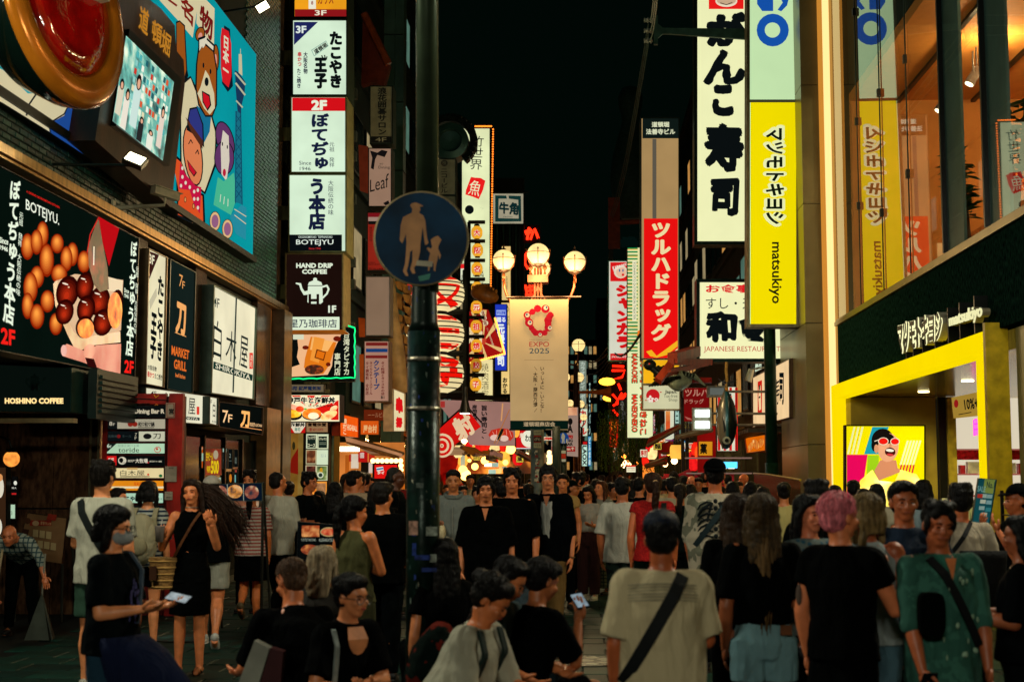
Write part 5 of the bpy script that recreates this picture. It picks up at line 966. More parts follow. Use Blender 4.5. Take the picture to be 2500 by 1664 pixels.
# street lamps
cast=D('4a2008',.4,.5,.3,6);castd=D('2a1a10',.35,.6,.3,6)
def globe(e,c,r,cage=True,s=1.25):
 MB().lathe(c,[(r*math.sin(math.pi*i/12)*(.92 if i>6 else 1),-r*math.cos(math.pi*i/12)*-1)for i in range(13)],seg=24).build('globe',E('ffdc90',s,.2,5),e,smooth=True)if False else MB().lathe(c,[(r*(.45+.55*math.sin(math.pi*.5*i/5))if i<5 else r*math.sin(math.pi*(.5+.5*(i-5)/6)),-r*.95+r*.95*i/5 if i<5 else r*math.sin(math.pi*.5*(i-5)/6)*.98)for i in range(12)],seg=24).build('globe',E('ffdc90',s,.2,5),e,smooth=True)
 m=MB();m.lathe(c+Vector((0,0,-r*1.25)),[(r*.12,0),(r*.55,r*.22),(r*.6,r*.3)],seg=16);m.lathe(c+Vector((0,0,r*.93)),[(r*.3,0),(r*.22,r*.1),(r*.06,r*.25),(r*.1,r*.38),(.004,r*.6)],seg=12);m.build('cap',castd,e,smooth=True)
 if cage:
  m=MB();m.tube([(c.x+r*1.02*math.cos(a),c.y+r*1.02*math.sin(a),c.z+r*.12)for a in[2*math.pi*k/24 for k in range(25)]],r*.035,5)
  for k in range(4):
   a=math.pi/2*k+math.pi/2;m.tube([(c.x+r*q*math.cos(a),c.y+r*q*math.sin(a),c.z+r*z)for q,z in((.55,-.95),(.88,-.6),(1.04,-.1),(1.05,.15),(1.02,.35))],r*.035,5)
   m.ell((c.x+r*1.05*math.cos(a),c.y+r*1.05*math.sin(a),c.z+r*.4),(r*.07,r*.07,r*.12),seg=6,rings=4)
  m.build('cage',cast,e)
LPY=28.0;lp=SY(LPY)
le=empty('street_lamp',(lp(1314,1000).x,LPY,0),'ornate four globe street lamp holding the long cloth banner','street lamp');lx=lp(1314,1000).x
zt=lp(*px2(cE,985,1480)).z
MB().lathe((lx,LPY,0),[(.16,0),(.15,.5),(.1,.6),(.075,.8),(.065,zt-.2)],seg=16).build('post',castd,le,smooth=True)
for dx in(-.06,.0,.06):MB().tube([(lx+dx,LPY-.02,zt-.4),(lx+dx,LPY-.02,lp(*px2(cE,985,1235)).z)],.022).build('stem',cast,le)
gl4=[]
for(x,y,r,Yo)in((720,1175,82,0),(985,1130,85,-.35),(1265,1187,82,0),(1000,1240,76,.6)):
 c=SY(LPY+Yo)(*px2(cE,x,y));rad=abs(SY(LPY+Yo)(*px2(cE,x+r,y)).x-c.x);globe(le,c,rad);gl4.append((c,rad))
for(c,rad)in(gl4[0],gl4[2]):
 sg=-1 if c.x<lx else 1;w=abs(c.x-lx)
 pts=[(c.x,LPY,c.z-rad*1.2),(c.x,LPY,c.z-rad*2.0)]+[(lx+sg*(w*.5+w*.5*math.cos(t)),LPY,zt+.42-.62*math.sin(t)*.9+.0)for t in[math.pi*k/10 for k in range(0,11)]]
 MB().tube(pts,.028).build('arm',cast,le,smooth=True)
MB().box(lx-.2,lx+.2,LPY-.2,LPY+.2,lp(*px2(cE,0,1360)).z,lp(*px2(cE,0,1305)).z).build('block',cast,le)
for sx in(-.14,.14):
 MB().lathe((lx+sx,LPY-.2,lp(*px2(cE,0,1300)).z),[(.03,0),(.012,.06),(.05,.12),(.01,.2),(.002,.28)],seg=8).build('finial',cast,le)
l=bpy.data.lights.new('street_lamp_glow','POINT');l.energy=300;l.color=(1,.72,.36);l.shadow_soft_size=.25
for c,rad in gl4[:3]:
 lo=bpy.data.objects.new('street_lamp_glow',l);COL.objects.link(lo);lo.parent=le;lo.location=(c.x-le.location.x,c.y-le.location.y-.3,c.z-.45)
# expo banner
bx0,bx1=lp(*px2(cF,766,283)).x,lp(*px2(cF,1216,283)).x;zb0=lp(*px2(cF,0,283)).z;zb1=lp(*px2(cF,0,1282)).z
EB=[('R' if False else 'h','EXPO',(917,608,1068,646),'b81c28',.0),('h','2025',(917,657,1068,698),'1c4a58',.0),('h','OSAKA, KANSAI, JAPAN',(917,590,1068,598),'7a5a38'),('l',[(880,747),(1103,747)],2,'8a6a40'),('v','いっしょに、いこな！',(998,795,1032,1152),'3a2c1c',.016),('v','大阪・関西万博',(946,840,980,1108),'3a2c1c',.016),('l',[(955,800),(975,825)],3,'4a3a28'),('l',[(975,1118),(955,1145)],3,'4a3a28'),('r',770,1211,1214,1278,'082018'),('h','道頓堀商店会',(872,1220,1115,1256),'c8b088',.03)]
for x,y,r,e_ in((980,355,28,0),(1040,358,32,1),(1078,402,22,0),(1060,445,30,0),(1062,500,30,2),(1035,540,22,0),(1000,545,27,3),(965,540,24,0),(935,505,22,0),(915,463,32,4),(900,405,28,5),(940,380,24,0),(1085,405,20,0),(1060,470,26,0),(950,525,22,0),(905,435,22,0),(925,485,20,0),(1070,420,26,0)):EB.append(('e',x,y,r,r,'c01c28'))
for x,y,r,dx in((1043,350,17,5),(902,405,17,-4),(922,463,17,2),(1075,503,16,0),(1000,555,13,0)):EB+=[('e',x,y,r,r,'e0c8a0'),('e',x+dx,y-4,r*.42,r*.42,'1c4a78')]
EB.append(('p',[(1080,395),(1103,405),(1080,420)],'c01c28'))
ex=cloth('expo_banner','long beige banner with a red ring emblem and EXPO 2025 under the four globe lamp',cF,LPY-.15,[(766,283),(1216,283),(1214,1282),(772,1276)],EB,'d8b47c',.6,.02,True,24)  # unlit cloth: the lamplight on it is painted in as emission
MB().tube([(bx0-.06,LPY-.12,zb0+.01),(bx1+.25,LPY-.12,zb0+.01)],.022).build('rod',castd,ex);MB().tube([(bx0,LPY-.12,zb1),(bx1,LPY-.12,zb1)],.018).build('rod',castd,ex)
# further lamps
far=[((cF,1293,635,50),42,'two globe lamp further on, right of the cloth banner, upper globe'),]
def far_lamp(globes,Y,label,px_x):
 s_=SY(Y);e=empty('street_lamp',(s_(px_x,1000).x,Y,0),label,'street lamp','globe street lamps further along the street')
 X=s_(px_x,1000).x;top=max(s_(*px2(C,x,y)).z for C,x,y,r in globes)
 MB().lathe((X,Y,0),[(.15,0),(.09,.7),(.07,top-.6)],seg=10).build('post',castd,e)
 for C,x,y,r in globes:
  c=s_(*px2(C,x,y));rad=abs(s_(*px2(C,x+r,y)).x-c.x);globe(e,c,rad,r>25)
  MB().tube([(c.x,Y,c.z-rad),(c.x+(X-c.x)*.3,Y,c.z-rad*2.6),(X,Y,c.z-rad*3.0)],.03,6).build('arm',cast,e)
far_lamp([(cF,1293,635,50),(cF,1130,640,50)],43,'street lamp whose globe shows just right of the cloth banner, nearest of the far row',1406)
far_lamp([(cF,1297,880,38),(cF,1190,880,38)],56,'second lamp of the far row, smaller globe under the first',1412)
far_lamp([(cF,1310,1085,30),(cF,1228,1078,28)],70,'third lamp of the far row, level with the foot of the cloth banner',1406)
far_lamp([(cF,1333,1185,26),(cF,1262,1190,24)],84,'fourth lamp of the far row above the red laox letters',1420)
far_lamp([(cF,1325,1280,21),(cF,1345,1282,21)],100,'fifth and smallest lamp of the far row',1424)
for i,(x,y)in enumerate(((1070,1455),(1066,1482),(1090,1490),(1072,1510),(1095,1520),(1068,1535))):
 p=SY(95)(*px2(cF,x,y));MB().ell(p,.16,seg=10,rings=6).build('hanging_globe',E('ffd890',3),None,label='tiny round white lamp in the cluster behind the pedestrian zone poles',cat='lamp',group='tiny round lamps down the street')
# poles in the middle distance
def pole(x,Y,y_top,r,label,col='16241e',par=None,name='street_pole'):
 s_=SY(Y);X=s_(x,1000).x;e=empty(name,(X,Y,0),label,'pole');MB().tube([(X,Y,0),(X,Y,s_(x,y_top).z)],r,12).build('shaft',D(col,.45,.3,.4,5),e,smooth=True);return e,X
pe,X=pole(px2(cF,977,0)[0],24,1048,.115,'sticker covered pole under the cloth banner with a bicycle notice','5a6058')
s_=SY(23.87)
m=MB();draw(m,cF,s_,[('r',950,1285,1008,1320,'a8a078'),('h','自転車等',(955,1292,1003,1312),'1c2420'),('r',950,1325,1008,1378,'a83010'),('r',952,1335,1006,1372,'1c1410'),('e',965,1355,9,10,'c8b890'),('e',965,1355,6,7,'1c1410'),('e',992,1355,9,10,'c8b890'),('e',992,1355,6,7,'1c1410'),('l',[(965,1355),(975,1340),(992,1355),(978,1356),(975,1340)],2,'c8b890'),('r',950,1382,1008,1420,'b0a880'),('h','大阪市',(955,1390,1003,1412),'1c2420')]+[('r',952+random.random()*34,y,960+random.random()*45,y+8+random.random()*14,random.choice(['c8b898','a04020','b0b8a0','405048','d0c8a8','902018','6a8a70']))for y in range(1430,1680,9)],unlit,.0);m.build('sticker',None,pe)
pe,X=pole(px2(cF,1122,0)[0],27,1040,.08,'plain dark pole with two thin bands right of the sticker covered pole')
pe,X=pole(px2(cF,1178,0)[0],30,1050,.07,'thin dark pole with a small blue pedestrian sign and notices')
m=MB();draw(m,cF,SY(29.9),[('e',1178,1345,42,42,'1c4a90'),('p',[(1172,1305),(1182,1312),(1190,1330),(1185,1360),(1188,1385),(1180,1385),(1176,1362),(1172,1385),(1164,1385),(1168,1355),(1160,1345),(1164,1322)],'b0a888'),('p',[(1200,1350),(1208,1352),(1210,1368),(1205,1382),(1196,1382)],'b0a888'),('r',1162,1440,1196,1462,'a8a078'),('r',1162,1465,1196,1500,'a83018'),('r',1164,1505,1196,1525,'b0a888')],lambda h:E(h,.55,samp=False),.0);m.build('sign_plate',None,pe)
gp,GX=pole(1882,31.6,-60,.13,'thick green utility pole below the tall yellow sign','0a2a1c',name='utility_pole')
MB().tube([(GX,31.6,0),(GX,31.6,SY(31.6)(0,1130).z)],.15,14).build('sleeve',D('0c2c1e',.4,.3,.4,6,.3,15),gp,smooth=True)
ya=SY(31.5);m=MB();m.prism([ya(*px2(cI,*p))for p in[(295,160),(330,190),(380,192),(900,196),(900,268),(380,232),(330,232),(295,262)]],(0,-1,0),-.08,0);m.build('cross_arm',D('2c4a40',.45,.4),gp)
m=MB();m.prism([ya(*px2(cI,*p))for p in rq(270,105,297,303)],(0,-1,0),-.1,.02);m.build('arm_plate',D('2c4a40',.45,.4),gp)
for y in(138,210,278):MB().lathe(ya(*px2(cI,262,y)),[(.03,0),(.07,.03),(.04,.08),(.07,.11),(.04,.15),(.06,.2)],(-1,0,0),10).build('insulator',D('8a9488',.3),gp)
def cable(pts,r,label,col='2a3430',par=None):
 P=[Vector(p)for p in pts];out=[]
 for i in range(len(P)-1):
  L=(P[i+1]-P[i]).length
  for k in range(10):t=k/10;out.append(P[i].lerp(P[i+1],t)-Vector((0,0,math.sin(math.pi*t)*L*.02)))
 out.append(P[-1]);return MB().tube(out,r,5).build('overhead_cable',D(col,.6),None,smooth=True,label=label,cat='cable',group='overhead cables')
ydn=SY(60)
for k,(xo,yo)in enumerate(((0,138),(4,210),(8,278))):
 cable([SY(31.5)(*px2(cI,236,yo)),ydn(*px2(cG,125+k*10,835+k*8)),SY(95)(*px2(cG,95+k*6,1560))],.018,f'{("upper", "middle", "lower")[k]} of three thin wires running down from the insulators','3a4a40')
 cable([SY(31.5)(*px2(cI,236,yo)),SY(14)(*px2(cI,300+k*20,-500))],.012,f'{("upper", "middle", "lower")[k]} wire rising from the insulators out of the top of the picture','3a4a40')
cable([SY(29)(*px2(cH,670,360)),SY(50)(*px2(cH,430,445)),SY(80)(*px2(cH,210,500))],.03,'thick black cable sagging across the karaoke sign','0a0e0c')
for k in range(6):cable([SY(45+k*6)(*px2(cH,480,430+k*14)),SY(60+k*7)(*px2(cH,250+k*12,560+k*55))],.02,'thin dark cable among the tangle over the far street','101a16')
bt=SY(60)(*px2(cG,155,890));e=empty('pole_bracket',bt,'rust orange pole bracket with insulators beside the tall dark topped sign','bracket')
MB().box(bt.x-.25,bt.x+.25,60,60.15,bt.z-1.1,bt.z+1.1).build('plate',D('7a3414',.5),e);MB().tube([bt,SY(60)(*px2(cG,352,880))],.1,6).build('arm',D('8a3c18',.5),e)
pb_=SY(61)(*px2(cG,115,900));MB().tube([(pb_.x,61,0),(pb_.x+.1,61,pb_.z+1)],.09,8).build('utility_pole',D('3a443c',.6),None,smooth=True,label='slim grey pole left of the white and red karaoke sign',cat='pole')
# bowling pin & far left-of-sign dark signboard
p=SY(70)(*px2(cG,285,700));H=6.6
MB().lathe((p.x,70,SY(70)(*px2(cG,285,860)).z),[(.5,0),(.95,1.2),(1.05,2.0),(.9,3.2),(.5,4.6),(.42,5.0),(.6,5.8),(.6,6.2),(.4,6.6),(.02,6.75)],seg=24).build('bowling_pin',D('2c4a40',.5),None,smooth=True,label='giant dim bowling pin on the roof edge behind the wires',cat='display')
lr=neon('roof_lettering','unlit dim letters under the giant bowling pin',cG,69,[([(180,1010),(180,1055),(205,1055)],),([(220,1025),(245,1020),(250,1055),(225,1058),(222,1040),(250,1035)],),([(270,1020),(265,1055),(295,1050),(297,1015),(270,1020)],),([(300,1015),(310,1050),(340,1055)],)],'0c2420',.18,.25)
# signs far down the street (right of centre)
sign('far_sign','grey white vertical karaoke sign behind the far lamps',cF,SY(75),(1295,750,1355,1090),'8a9888',[('v','カラオケレインボー',(1305,760,1345,1080),'c8d8c8',.03)],'303a34',3,.5,s=.8)
for i,(q,fc,tx,tc)in enumerate((((1318,1395,1360,1560),'c8ecd8','LAOX','0c1410'),((1318,1370,1360,1395),'c81818',None,None),((1295,1120,1362,1330),'d8e4c8','カウル','c82018'),((1365,1330,1392,1560),'3088b8','ビルまめ','d8f0e8'),((1368,905,1390,1330),'0c1414','エビスバシ','a8d0c8'),((1372,925,1392,1000),'88a8a0',None,None),((1455,1000,1480,1060),'1a2a28','大','708078'))):
 its=[]if not tx else[('R' if tx=='LAOX' else 'v',tx,(q[0]+5,q[1]+6,q[2]-5,q[3]-6),tc,.04)]
 sign('far_sign',['white vertical sign with rotated black letters low in the far street','small red cap panel over the rotated black letters','white and red vertical sign behind the fourth far lamp','slim blue vertical sign in the far street','column of tiny glowing characters on the dark far building','small pale lit panel on the dark far building','tiny dim sign beside the neon ramen column'][i],cF,SY(80+i*4),q,fc,its,'1a1a1a',2,.4,s=.9)
sign('sushi_bar_banner','pale pink sushi bar banner with bold black letters and a red distance strip',cF,SY(40),[(1085,1118),(1290,1110),(1290,1488),(1085,1470)],'a88c7c',[('r',1085,1110,1282,1170,PHOTO(('d06030','e8b088','903018'),1.5,.7)),('h','TORA',(1100,1240,1250,1305),'14100e',.05),('h','寿司',(1150,1320,1250,1348),'a81c18',.06),('h','STANDING',(1100,1352,1250,1376),'14100e',.05),('h','SUSHI BAR',(1100,1380,1250,1404),'14100e',.05),('r',1088,1410,1268,1448,'a81418'),('h','1F 150m↑',(1100,1414,1262,1440),'d8c0a0',.03),('e',1230,1218,18,26,'14100e')],'4a3c34',0,.04,s=.75,cat='banner')
sign('round_red_sign','red and white sign with a white disc and brush character left of the sticker pole',cF,SY(36),(812,1284,1026,1430),'d01418',[('e',915,1350,62,66,'e8e8d0'),('h','わか',(885,1318,945,1372),K,.03),('h','寿',(842,1305,878,1345),'e8d8c0',.03),('r',812,1420,1020,1428,'d8e8e8')],'3a1010',4,.3,s=.95)
# ramen neon column
neon('neon_ramen_sign','red outline neon katakana column above the golden dragon sign',cH,52,[([(455,605),(545,610)],),([(450,640),(550,640),(530,690),(465,712)],),([(500,740),(520,790)],),([(455,820),(500,870),(560,815)],),([(530,810),(480,900)],),([(460,910),(500,890),(555,830)],),([(460,940),(500,985)],)],'ff1c08',.045,2.6,back=(440,580,565,1000))
sign('dragon_sign','small glowing red vertical sign with yellow bulb edging above the willow',cH,SY(54),(430,1012,500,1230),'c81408',[('v','金龍ラーメン',(440,1022,488,1220),'ff9020',.03)],'e07818',3,.3,s=1.1)
sign('far_sign','small dark and grey board with white column of characters right of the neon katakana',cH,SY(50),(503,862,560,1040),'2a1c1c',[('v','大起水産',(515,872,545,945),'a8a898'),('r',503,950,560,1040,'5a5a54'),('v','廻転寿司',(515,955,545,1032),'1a1a18')],'1a1a1a',2,.3,s=.6)
sign('low_sign','small white red topped menu sign just above the crowd below the willow',c3,SY(36),(900,1052,1038,1160),'e8e4c0',[('r',900,1052,1038,1078,'d03018'),('r',910,1095,1025,1100,'a05030'),('r',910,1120,1025,1125,'a05030')],'5a2a1a',2,.2,s=1.0)
for(x,y,Y)in((415,725,50),(440,850,55),(1545,940,60)):
 if x>1000:continue
 a=SY(Y)(*px2(cH,x,y));e=empty('arm_lamp',a,f'orange lit arm lamp {("just right of the far globe lamps", "below another arm lamp near the neon katakana")[y > 800]}','lamp');MB().ell(a,(.3,.2,.14),seg=10,rings=6).build('bulb',E('ffb030',4),e);MB().tube([a,a+Vector((1.6,0,.15)),a+Vector((2.2,0,.1))],.06,6).build('arm',D('8a5018',.5,.3),e)
a=SY(48)(*px2(cH,360,798));b=SY(48)(*px2(cH,445,805));e=empty('horn_speaker',b,'orange lit horn loudspeaker pointing down the street','loudspeaker');MB().lathe(b,[(.22,0),(.2,.05),(.1,.3),(.05,.7),(.05,1.2)],(-1,0,0),14).build('horn',D('b06018',.5),e)
# bird (crane) over the right shops
by=SY(32.5);cb=by(*px2(cH,900,720));bd=empty('bird_statue',cb,'black and white crane figure with outstretched neck under the red frame','statue')
dk=D('141c18',.3,0,.4,8);wt=D('8a9a84',.45,0,.3,8)
def P_(x,y,dy=0):return by(*px2(cH,x,y))+Vector((0,dy,0))
MB().tube([P_(672,580),P_(725,592)],[.012,.05],8).build('beak',D('c8a860',.4),bd);MB().ell(P_(742,598),(.15,.12,.13)).build('head',dk,bd,smooth=True);MB().ell(P_(738,592,-.1),(.03,.02,.025)).build('eye',D('e03010',.3),bd)
MB().tube([P_(742,600),P_(770,630),P_(800,655),P_(830,680),P_(870,700)],[.09,.08,.08,.12,.2],10).build('neck',dk,bd,smooth=True)
m=MB();rings=[]
for i in range(11):
 t=i/10;cc=P_(850+t*220,705+t*10);r=.34*math.sin(math.pi*(t*.9+.06));rings.append([(cc.x,cc.y+r*.9*math.cos(a),cc.z+r*.8*math.sin(a))for a in[2*math.pi*k/12 for k in range(12)]])
m.loft(rings);m.build('body',wt,bd,smooth=True)
for k in range(9):a=P_(870+k*18,700-k*3);b=P_(735+k*22,762-k*2);MB().tube([a,(a+b)/2+Vector((0,-.3,.03)),b],[.06,.05,.015],6).build('feather',dk,bd)
for k in range(8):a=P_(1000-k*14,690);b=P_(1165-k*9,755-k*6);MB().tube([a,(a+b)/2+Vector((0,-.2,.1)),b],[.07,.06,.015],6).build('feather',dk if k%2 else wt,bd)
MB().tube([P_(1000,712),P_(1215,716)],.07,6).build('support',D('8a1810',.5),bd)
# red timber frame under restaurant sign
rf=empty('timber_canopy',P_(1000,600),'rust red timber canopy frame rising to the white restaurant sign','canopy');red2=D('8a3018',.5,0,.35,4,.2,30,stretch=(1,1,.3))
def beam(C,pts,Y0,Y1,r,nm='beam',mat=red2,par=rf):a=SY(Y0)(*px2(C,*pts[0]));b=SY(Y1)(*px2(C,*pts[1]));return MB().tube([a,b],r,4).build(nm,mat,par)
beam(cH,[(915,545),(1095,492)],31.5,33.5,.16);beam(cH,[(905,575),(1200,575)],31.5,33.8,.1);beam(cH,[(805,720),(905,590)],31.4,31.6,.12);beam(cH,[(890,640),(1180,590)],31.4,33.8,.06);beam(cH,[(850,680),(1110,610)],31.4,33.8,.05)
MB().prism([SY(31.6)(*px2(cH,915,548)),SY(33.5)(*px2(cH,1095,495)),SY(33.5)(*px2(cH,1100,575)),SY(31.6)(*px2(cH,905,600))],(0,-1,0),-.05,0).build('board',D('8a3a20',.5,0,.3,5),rf)
# tuna
yt=SY(31.8);cx_=1328;ct=yt(*px2(cH,cx_,1000));tu=empty('tuna_model',ct,'large hanging tuna model, head down, in front of the striped sign','display')
prof=[(785,12),(830,32),(880,55),(930,68),(980,74),(1030,78),(1080,76),(1120,70),(1160,62),(1195,48),(1225,28),(1242,8)]
rings=[];k_=abs(yt(*px2(cH,100,0)).x-yt(*px2(cH,0,0)).x)/100
for y,r in prof:
 c=yt(*px2(cH,cx_+8*math.sin((y-785)/460*math.pi)-4,y));rings.append([(c.x+r*k_*math.cos(a),c.y+r*k_*.62*math.sin(a),c.z)for a in[2*math.pi*j/24 for j in range(24)]])
tm,nt,b=_new('tuna_skin');tc=nt.nodes.new('ShaderNodeTexCoord');sx=nt.nodes.new('ShaderNodeSeparateXYZ');nt.links.new(tc.outputs['Object'],sx.inputs[0]);mr=nt.nodes.new('ShaderNodeMapRange');mr.inputs[1].default_value=-.7*78*k_;mr.inputs[2].default_value=.8*78*k_
rp=nt.nodes.new('ShaderNodeValToRGB');rp.color_ramp.elements[0].color=(*lin('7a7466'),1);rp.color_ramp.elements[1].color=(*lin('07181c'),1);rp.color_ramp.elements[0].position=.3;rp.color_ramp.elements[1].position=.62;e2=rp.color_ramp.elements.new(.45);e2.color=(*lin('2a6a78'),1)
nt.links.new(sx.outputs[0],mr.inputs[0]);nt.links.new(mr.outputs[0],rp.inputs[0]);nt.links.new(rp.outputs[0],b.inputs['Base Color']);b.inputs['Roughness'].default_value=.22;b.inputs['Metallic'].default_value=.25
m=MB().loft([[Vector(p)-ct for p in r]for r in rings]);o=m.build('body',tm,None,smooth=True);o.parent=tu
def T_(x,y,dy=0):return yt(*px2(cH,x,y))+Vector((0,dy,0))
fin=D('0a1416',.35)
for nm,pts in(('tail_fin',[(1265,700),(1300,732),(1330,745),(1330,765),(1345,765),(1348,745),(1380,730),(1418,705),(1370,722),(1335,728),(1300,722)]),('dorsal_fin',[(1375,930),(1398,900),(1385,955),(1372,965)]),('belly_fin',[(1392,1000),(1400,1040),(1412,1062),(1385,1080)]),('anal_fin',[(1262,905),(1250,925),(1252,960),(1262,950)]),('pectoral_fin',[(1300,1040),(1288,1000),(1300,1120),(1315,1100)])):
 MB().prism([T_(*p,-.3 if nm=='pectoral_fin' else 0)for p in pts],(0,-1,0),-.03,.03).build(nm,fin,tu)
MB().prism([T_(*p,0)for p in[(1285,1180),(1300,1240),(1318,1195),(1350,1232),(1365,1170)]],(0,-1,0),-.15,.12).build('jaw',fin,tu)
MB().lathe(T_(1318,1178,-.33),[(.09,0),(.085,.03),(.05,.04)],(0,-1,0),16).build('eye',D('8a9488',.2),tu);MB().lathe(T_(1318,1178,-.375),[(.045,0),(.04,.012)],(0,-1,0),12).build('pupil',D('030404',.1),tu)
MB().tube([T_(1330,770),T_(1332,700),T_(1326,640),T_(1330,575)],.035,8).build('rope',D('9a7a40',.8,0,.3,20),tu);MB().tube([T_(1318,785),T_(1342,785)],.05,8).build('rope_knot',D('b07a30',.7),tu)
# floodlights right
for x,y,lb in((1255,800,'small pale floodlight left of the hanging tuna'),(1143,968,'bright twin floodlight under the dark red board, upper'),(1143,1055,'bright twin floodlight under the dark red board, lower')):
 p=SY(33)(*px2(cH,x,y));e=empty('floodlight',p,lb,'floodlight');MB().box(p.x-.22,p.x+.22,33,33.2,p.z-.13,p.z+.13).build('housing',D('8a8a80',.4),e);MB().box(p.x-.16,p.x+.16,32.97,32.998,p.z-.08,p.z+.08).build('lens',E('e8fff0' if 'tuna' not in lb else '7a8078',5 if 'tuna' not in lb else .5),e);MB().tube([p,(p.x+2.0,33.3,p.z)],.03,6).build('arm',D('7a7468',.5),e)
p=SXR(4.0)(*px2(c4,935,180));e=empty('spotlight',p,'small silver spotlight left of the slanted sushi sign','spotlight');MB().lathe(p,[(.07,0),(.09,-.3)],(.3,0,.95),12).build('body',metal('b0b0a0'),e);MB().tube([p,p+Vector((.6,.1,.1))],.02).build('arm',metal(),e)
# awnings & stalls right
def awn(label,C,pts,Y0,Y1,col,sag=.0,thick=.08,name='awning',s=0):
 P=[SY(Y0 if i in(0,3)else Y1)(*px2(C,*p))for i,p in enumerate(pts)];e=empty(name,P[0],label,'awning');n=(P[1]-P[0]).cross(P[3]-P[0]).normalized()
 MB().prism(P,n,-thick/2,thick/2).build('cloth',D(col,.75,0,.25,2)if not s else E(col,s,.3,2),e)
 MB().tube([P[2],P[3]],.05,6).tube([P[0],P[1]],.04,6).build('rail',D('6a5a44',.5,.3),e);return e
awn('maroon awning edge sloping left of the wooden shop post',c3,[(1240,670),(1690,470),(1700,495),(1210,770)],35,34,'7a2010')
awn('red awning behind the twin yellow lanterns',c3,[(1280,800),(1560,700),(1600,870),(1290,880)],38,37,'a81414')
awn('pale green awning low above the crowd left of the lanterns',c3,[(1200,1000),(1380,880),(1390,960),(1210,1040)],40,38,'3a4a38')
awn('red and cream awning low above the crowd',c3,[(1180,1060),(1490,950),(1490,1010),(1200,1075)],37,36,'b03020')
awn('pale metal awning frame above the medicine sign',c3,[(1630,640),(2140,480),(2160,540),(1640,655)],33,34,'8a8674')
for dx in(20,95):
 p=SY(35)(*px2(c3,1580+dx,860));e=empty('paper_lantern',p,f'glowing yellow paper lantern {"left" if dx < 50 else "right"} of the twin pair by the wooden post','lantern','twin yellow lanterns')
 MB().lathe(p,[(.1*(1-abs(-1+2*i/12)**4*.35)*(1+.02*(-1)**i),(-1+2*i/12)*.17)for i in range(13)],seg=20).build('paper',E('f8b848',1.05,.25,3),e,smooth=True);MB().lathe(p+Vector((0,0,.17)),[(.07,0),(.07,.02)],seg=12).build('cap',castd,e)
e=empty('wooden_post',SY(33.5)(1670,1100),'dark timber shop posts right of the twin yellow lanterns','post')
for x0,x1 in((1705,1745),(1770,1812)):a=SY(33.5)(*px2(c3,x0,0)).x;b=SY(33.5)(*px2(c3,x1,0)).x;MB().box(a,b,33.5,33.75,0,SY(33.5)(*px2(c3,0,60 if x0<1750 else 640)).z).build('post',D('1a100a',.6,0,.4,5),e)
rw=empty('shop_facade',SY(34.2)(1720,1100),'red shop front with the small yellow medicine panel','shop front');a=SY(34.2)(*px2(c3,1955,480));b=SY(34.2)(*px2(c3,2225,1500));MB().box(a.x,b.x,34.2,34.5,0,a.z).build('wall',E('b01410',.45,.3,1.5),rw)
sign('medicine_sign','small square yellow panel with a black character low on the red shop front',c3,SY(34.1),(1965,705,2168,915),'e0941c',[('h','薬',(1985,735,2090,890),'14100a',.05)],'a86a18',3,.05,s=.8)
sign('poster','tall cream and red poster strip left of the wooden posts',c3,SY(37),[(1465,250),(1600,250),(1600,660),(1475,725)],'d8dcc0',[('r',1478,260,1545,560,PHOTO(('c04818','e8a050','e8e0c8'),1.2,.9)),('r',1480,680,1595,700,'7a2868')],'2a2a2a',0,.1,s=.9)
sign('low_sign','small pale sign with white fragments on the red stall left of the lanterns',c3,SY(37.5),(1375,878,1500,1060),'a81410',[('h','串や',(1410,885,1490,920),'e8dcc8',.03)],'5a0c0c',2,.2,s=.7)
# stall counter with red goods + cart
sk=empty('snack_stall',(3.4,33,0),'stall heaped with red packets behind the grey haired man','stall')
MB().box(1.6,3.9,32.6,33.4,0,1.05).build('counter',D('5a2a20',.5),sk)
for i in range(26):MB().box(0,.3,0,.18,0,.22,Matrix.Rotation(random.uniform(-.5,.5),3,'Y')).build('packet',D(random.choice(['c01820','d02838','e8e0d0','a01020']),.25),sk).location=(0,0,0)
for i,o in enumerate([o for o in sk.children if o.name.startswith('packet')]):o.matrix_parent_inverse=Matrix.Identity(4);o.location=(-1.75+(i%9)*.22,-.35+(i//9)*.15,1.06+(i//9)*.24)
for z in(1.4,1.75,2.1):MB().box(2.4,3.9,32.9,33.3,z,z+.03).build('shelf',E('c8a090',.3),sk)
kt=empty('food_cart',SY(32)(*px2(c4,700,1250)),'grey food cart with blue lit squares on its header behind the crowd','cart')
a=SY(32)(*px2(c4,600,1178));b=SY(32)(*px2(c4,812,1300));MB().box(a.x,b.x,32,32.8,b.z+.25,a.z).build('header',D('7a8078',.5),kt);MB().box(a.x,b.x,32.05,32.8,0,1.1).build('body',D('a0a090',.5),kt)
for x in(620,685,750):p=SY(31.98)(*px2(c4,x,1195));MB().box(p.x-.07,p.x+.07,31.96,31.995,p.z-.07,p.z+.07).build('lamp',E('50b8e8',2),kt)
for x in(605,690):q0=SY(31.98)(*px2(c4,x,1215));q1_=SY(31.98)(*px2(c4,x+65,1235));MB().box(q0.x,q1_.x,31.97,31.995,q1_.z,q0.z).build('strip_light',E('f0f0e0',1.8),kt)
eave=empty('ribbed_eave',SXR(4.2)(*px2(c4,940,880)),'corrugated eave above the glowing orange food picture board','eave')
for i in range(14):a=SXR(4.3)(*px2(c4,805+i*19,905-i*6));MB().box(a.x-.35,a.x+.5,a.y-.1,a.y+.12,a.z-.05,a.z+.05).build('rib',D('4a4a40',.5,.3),eave)
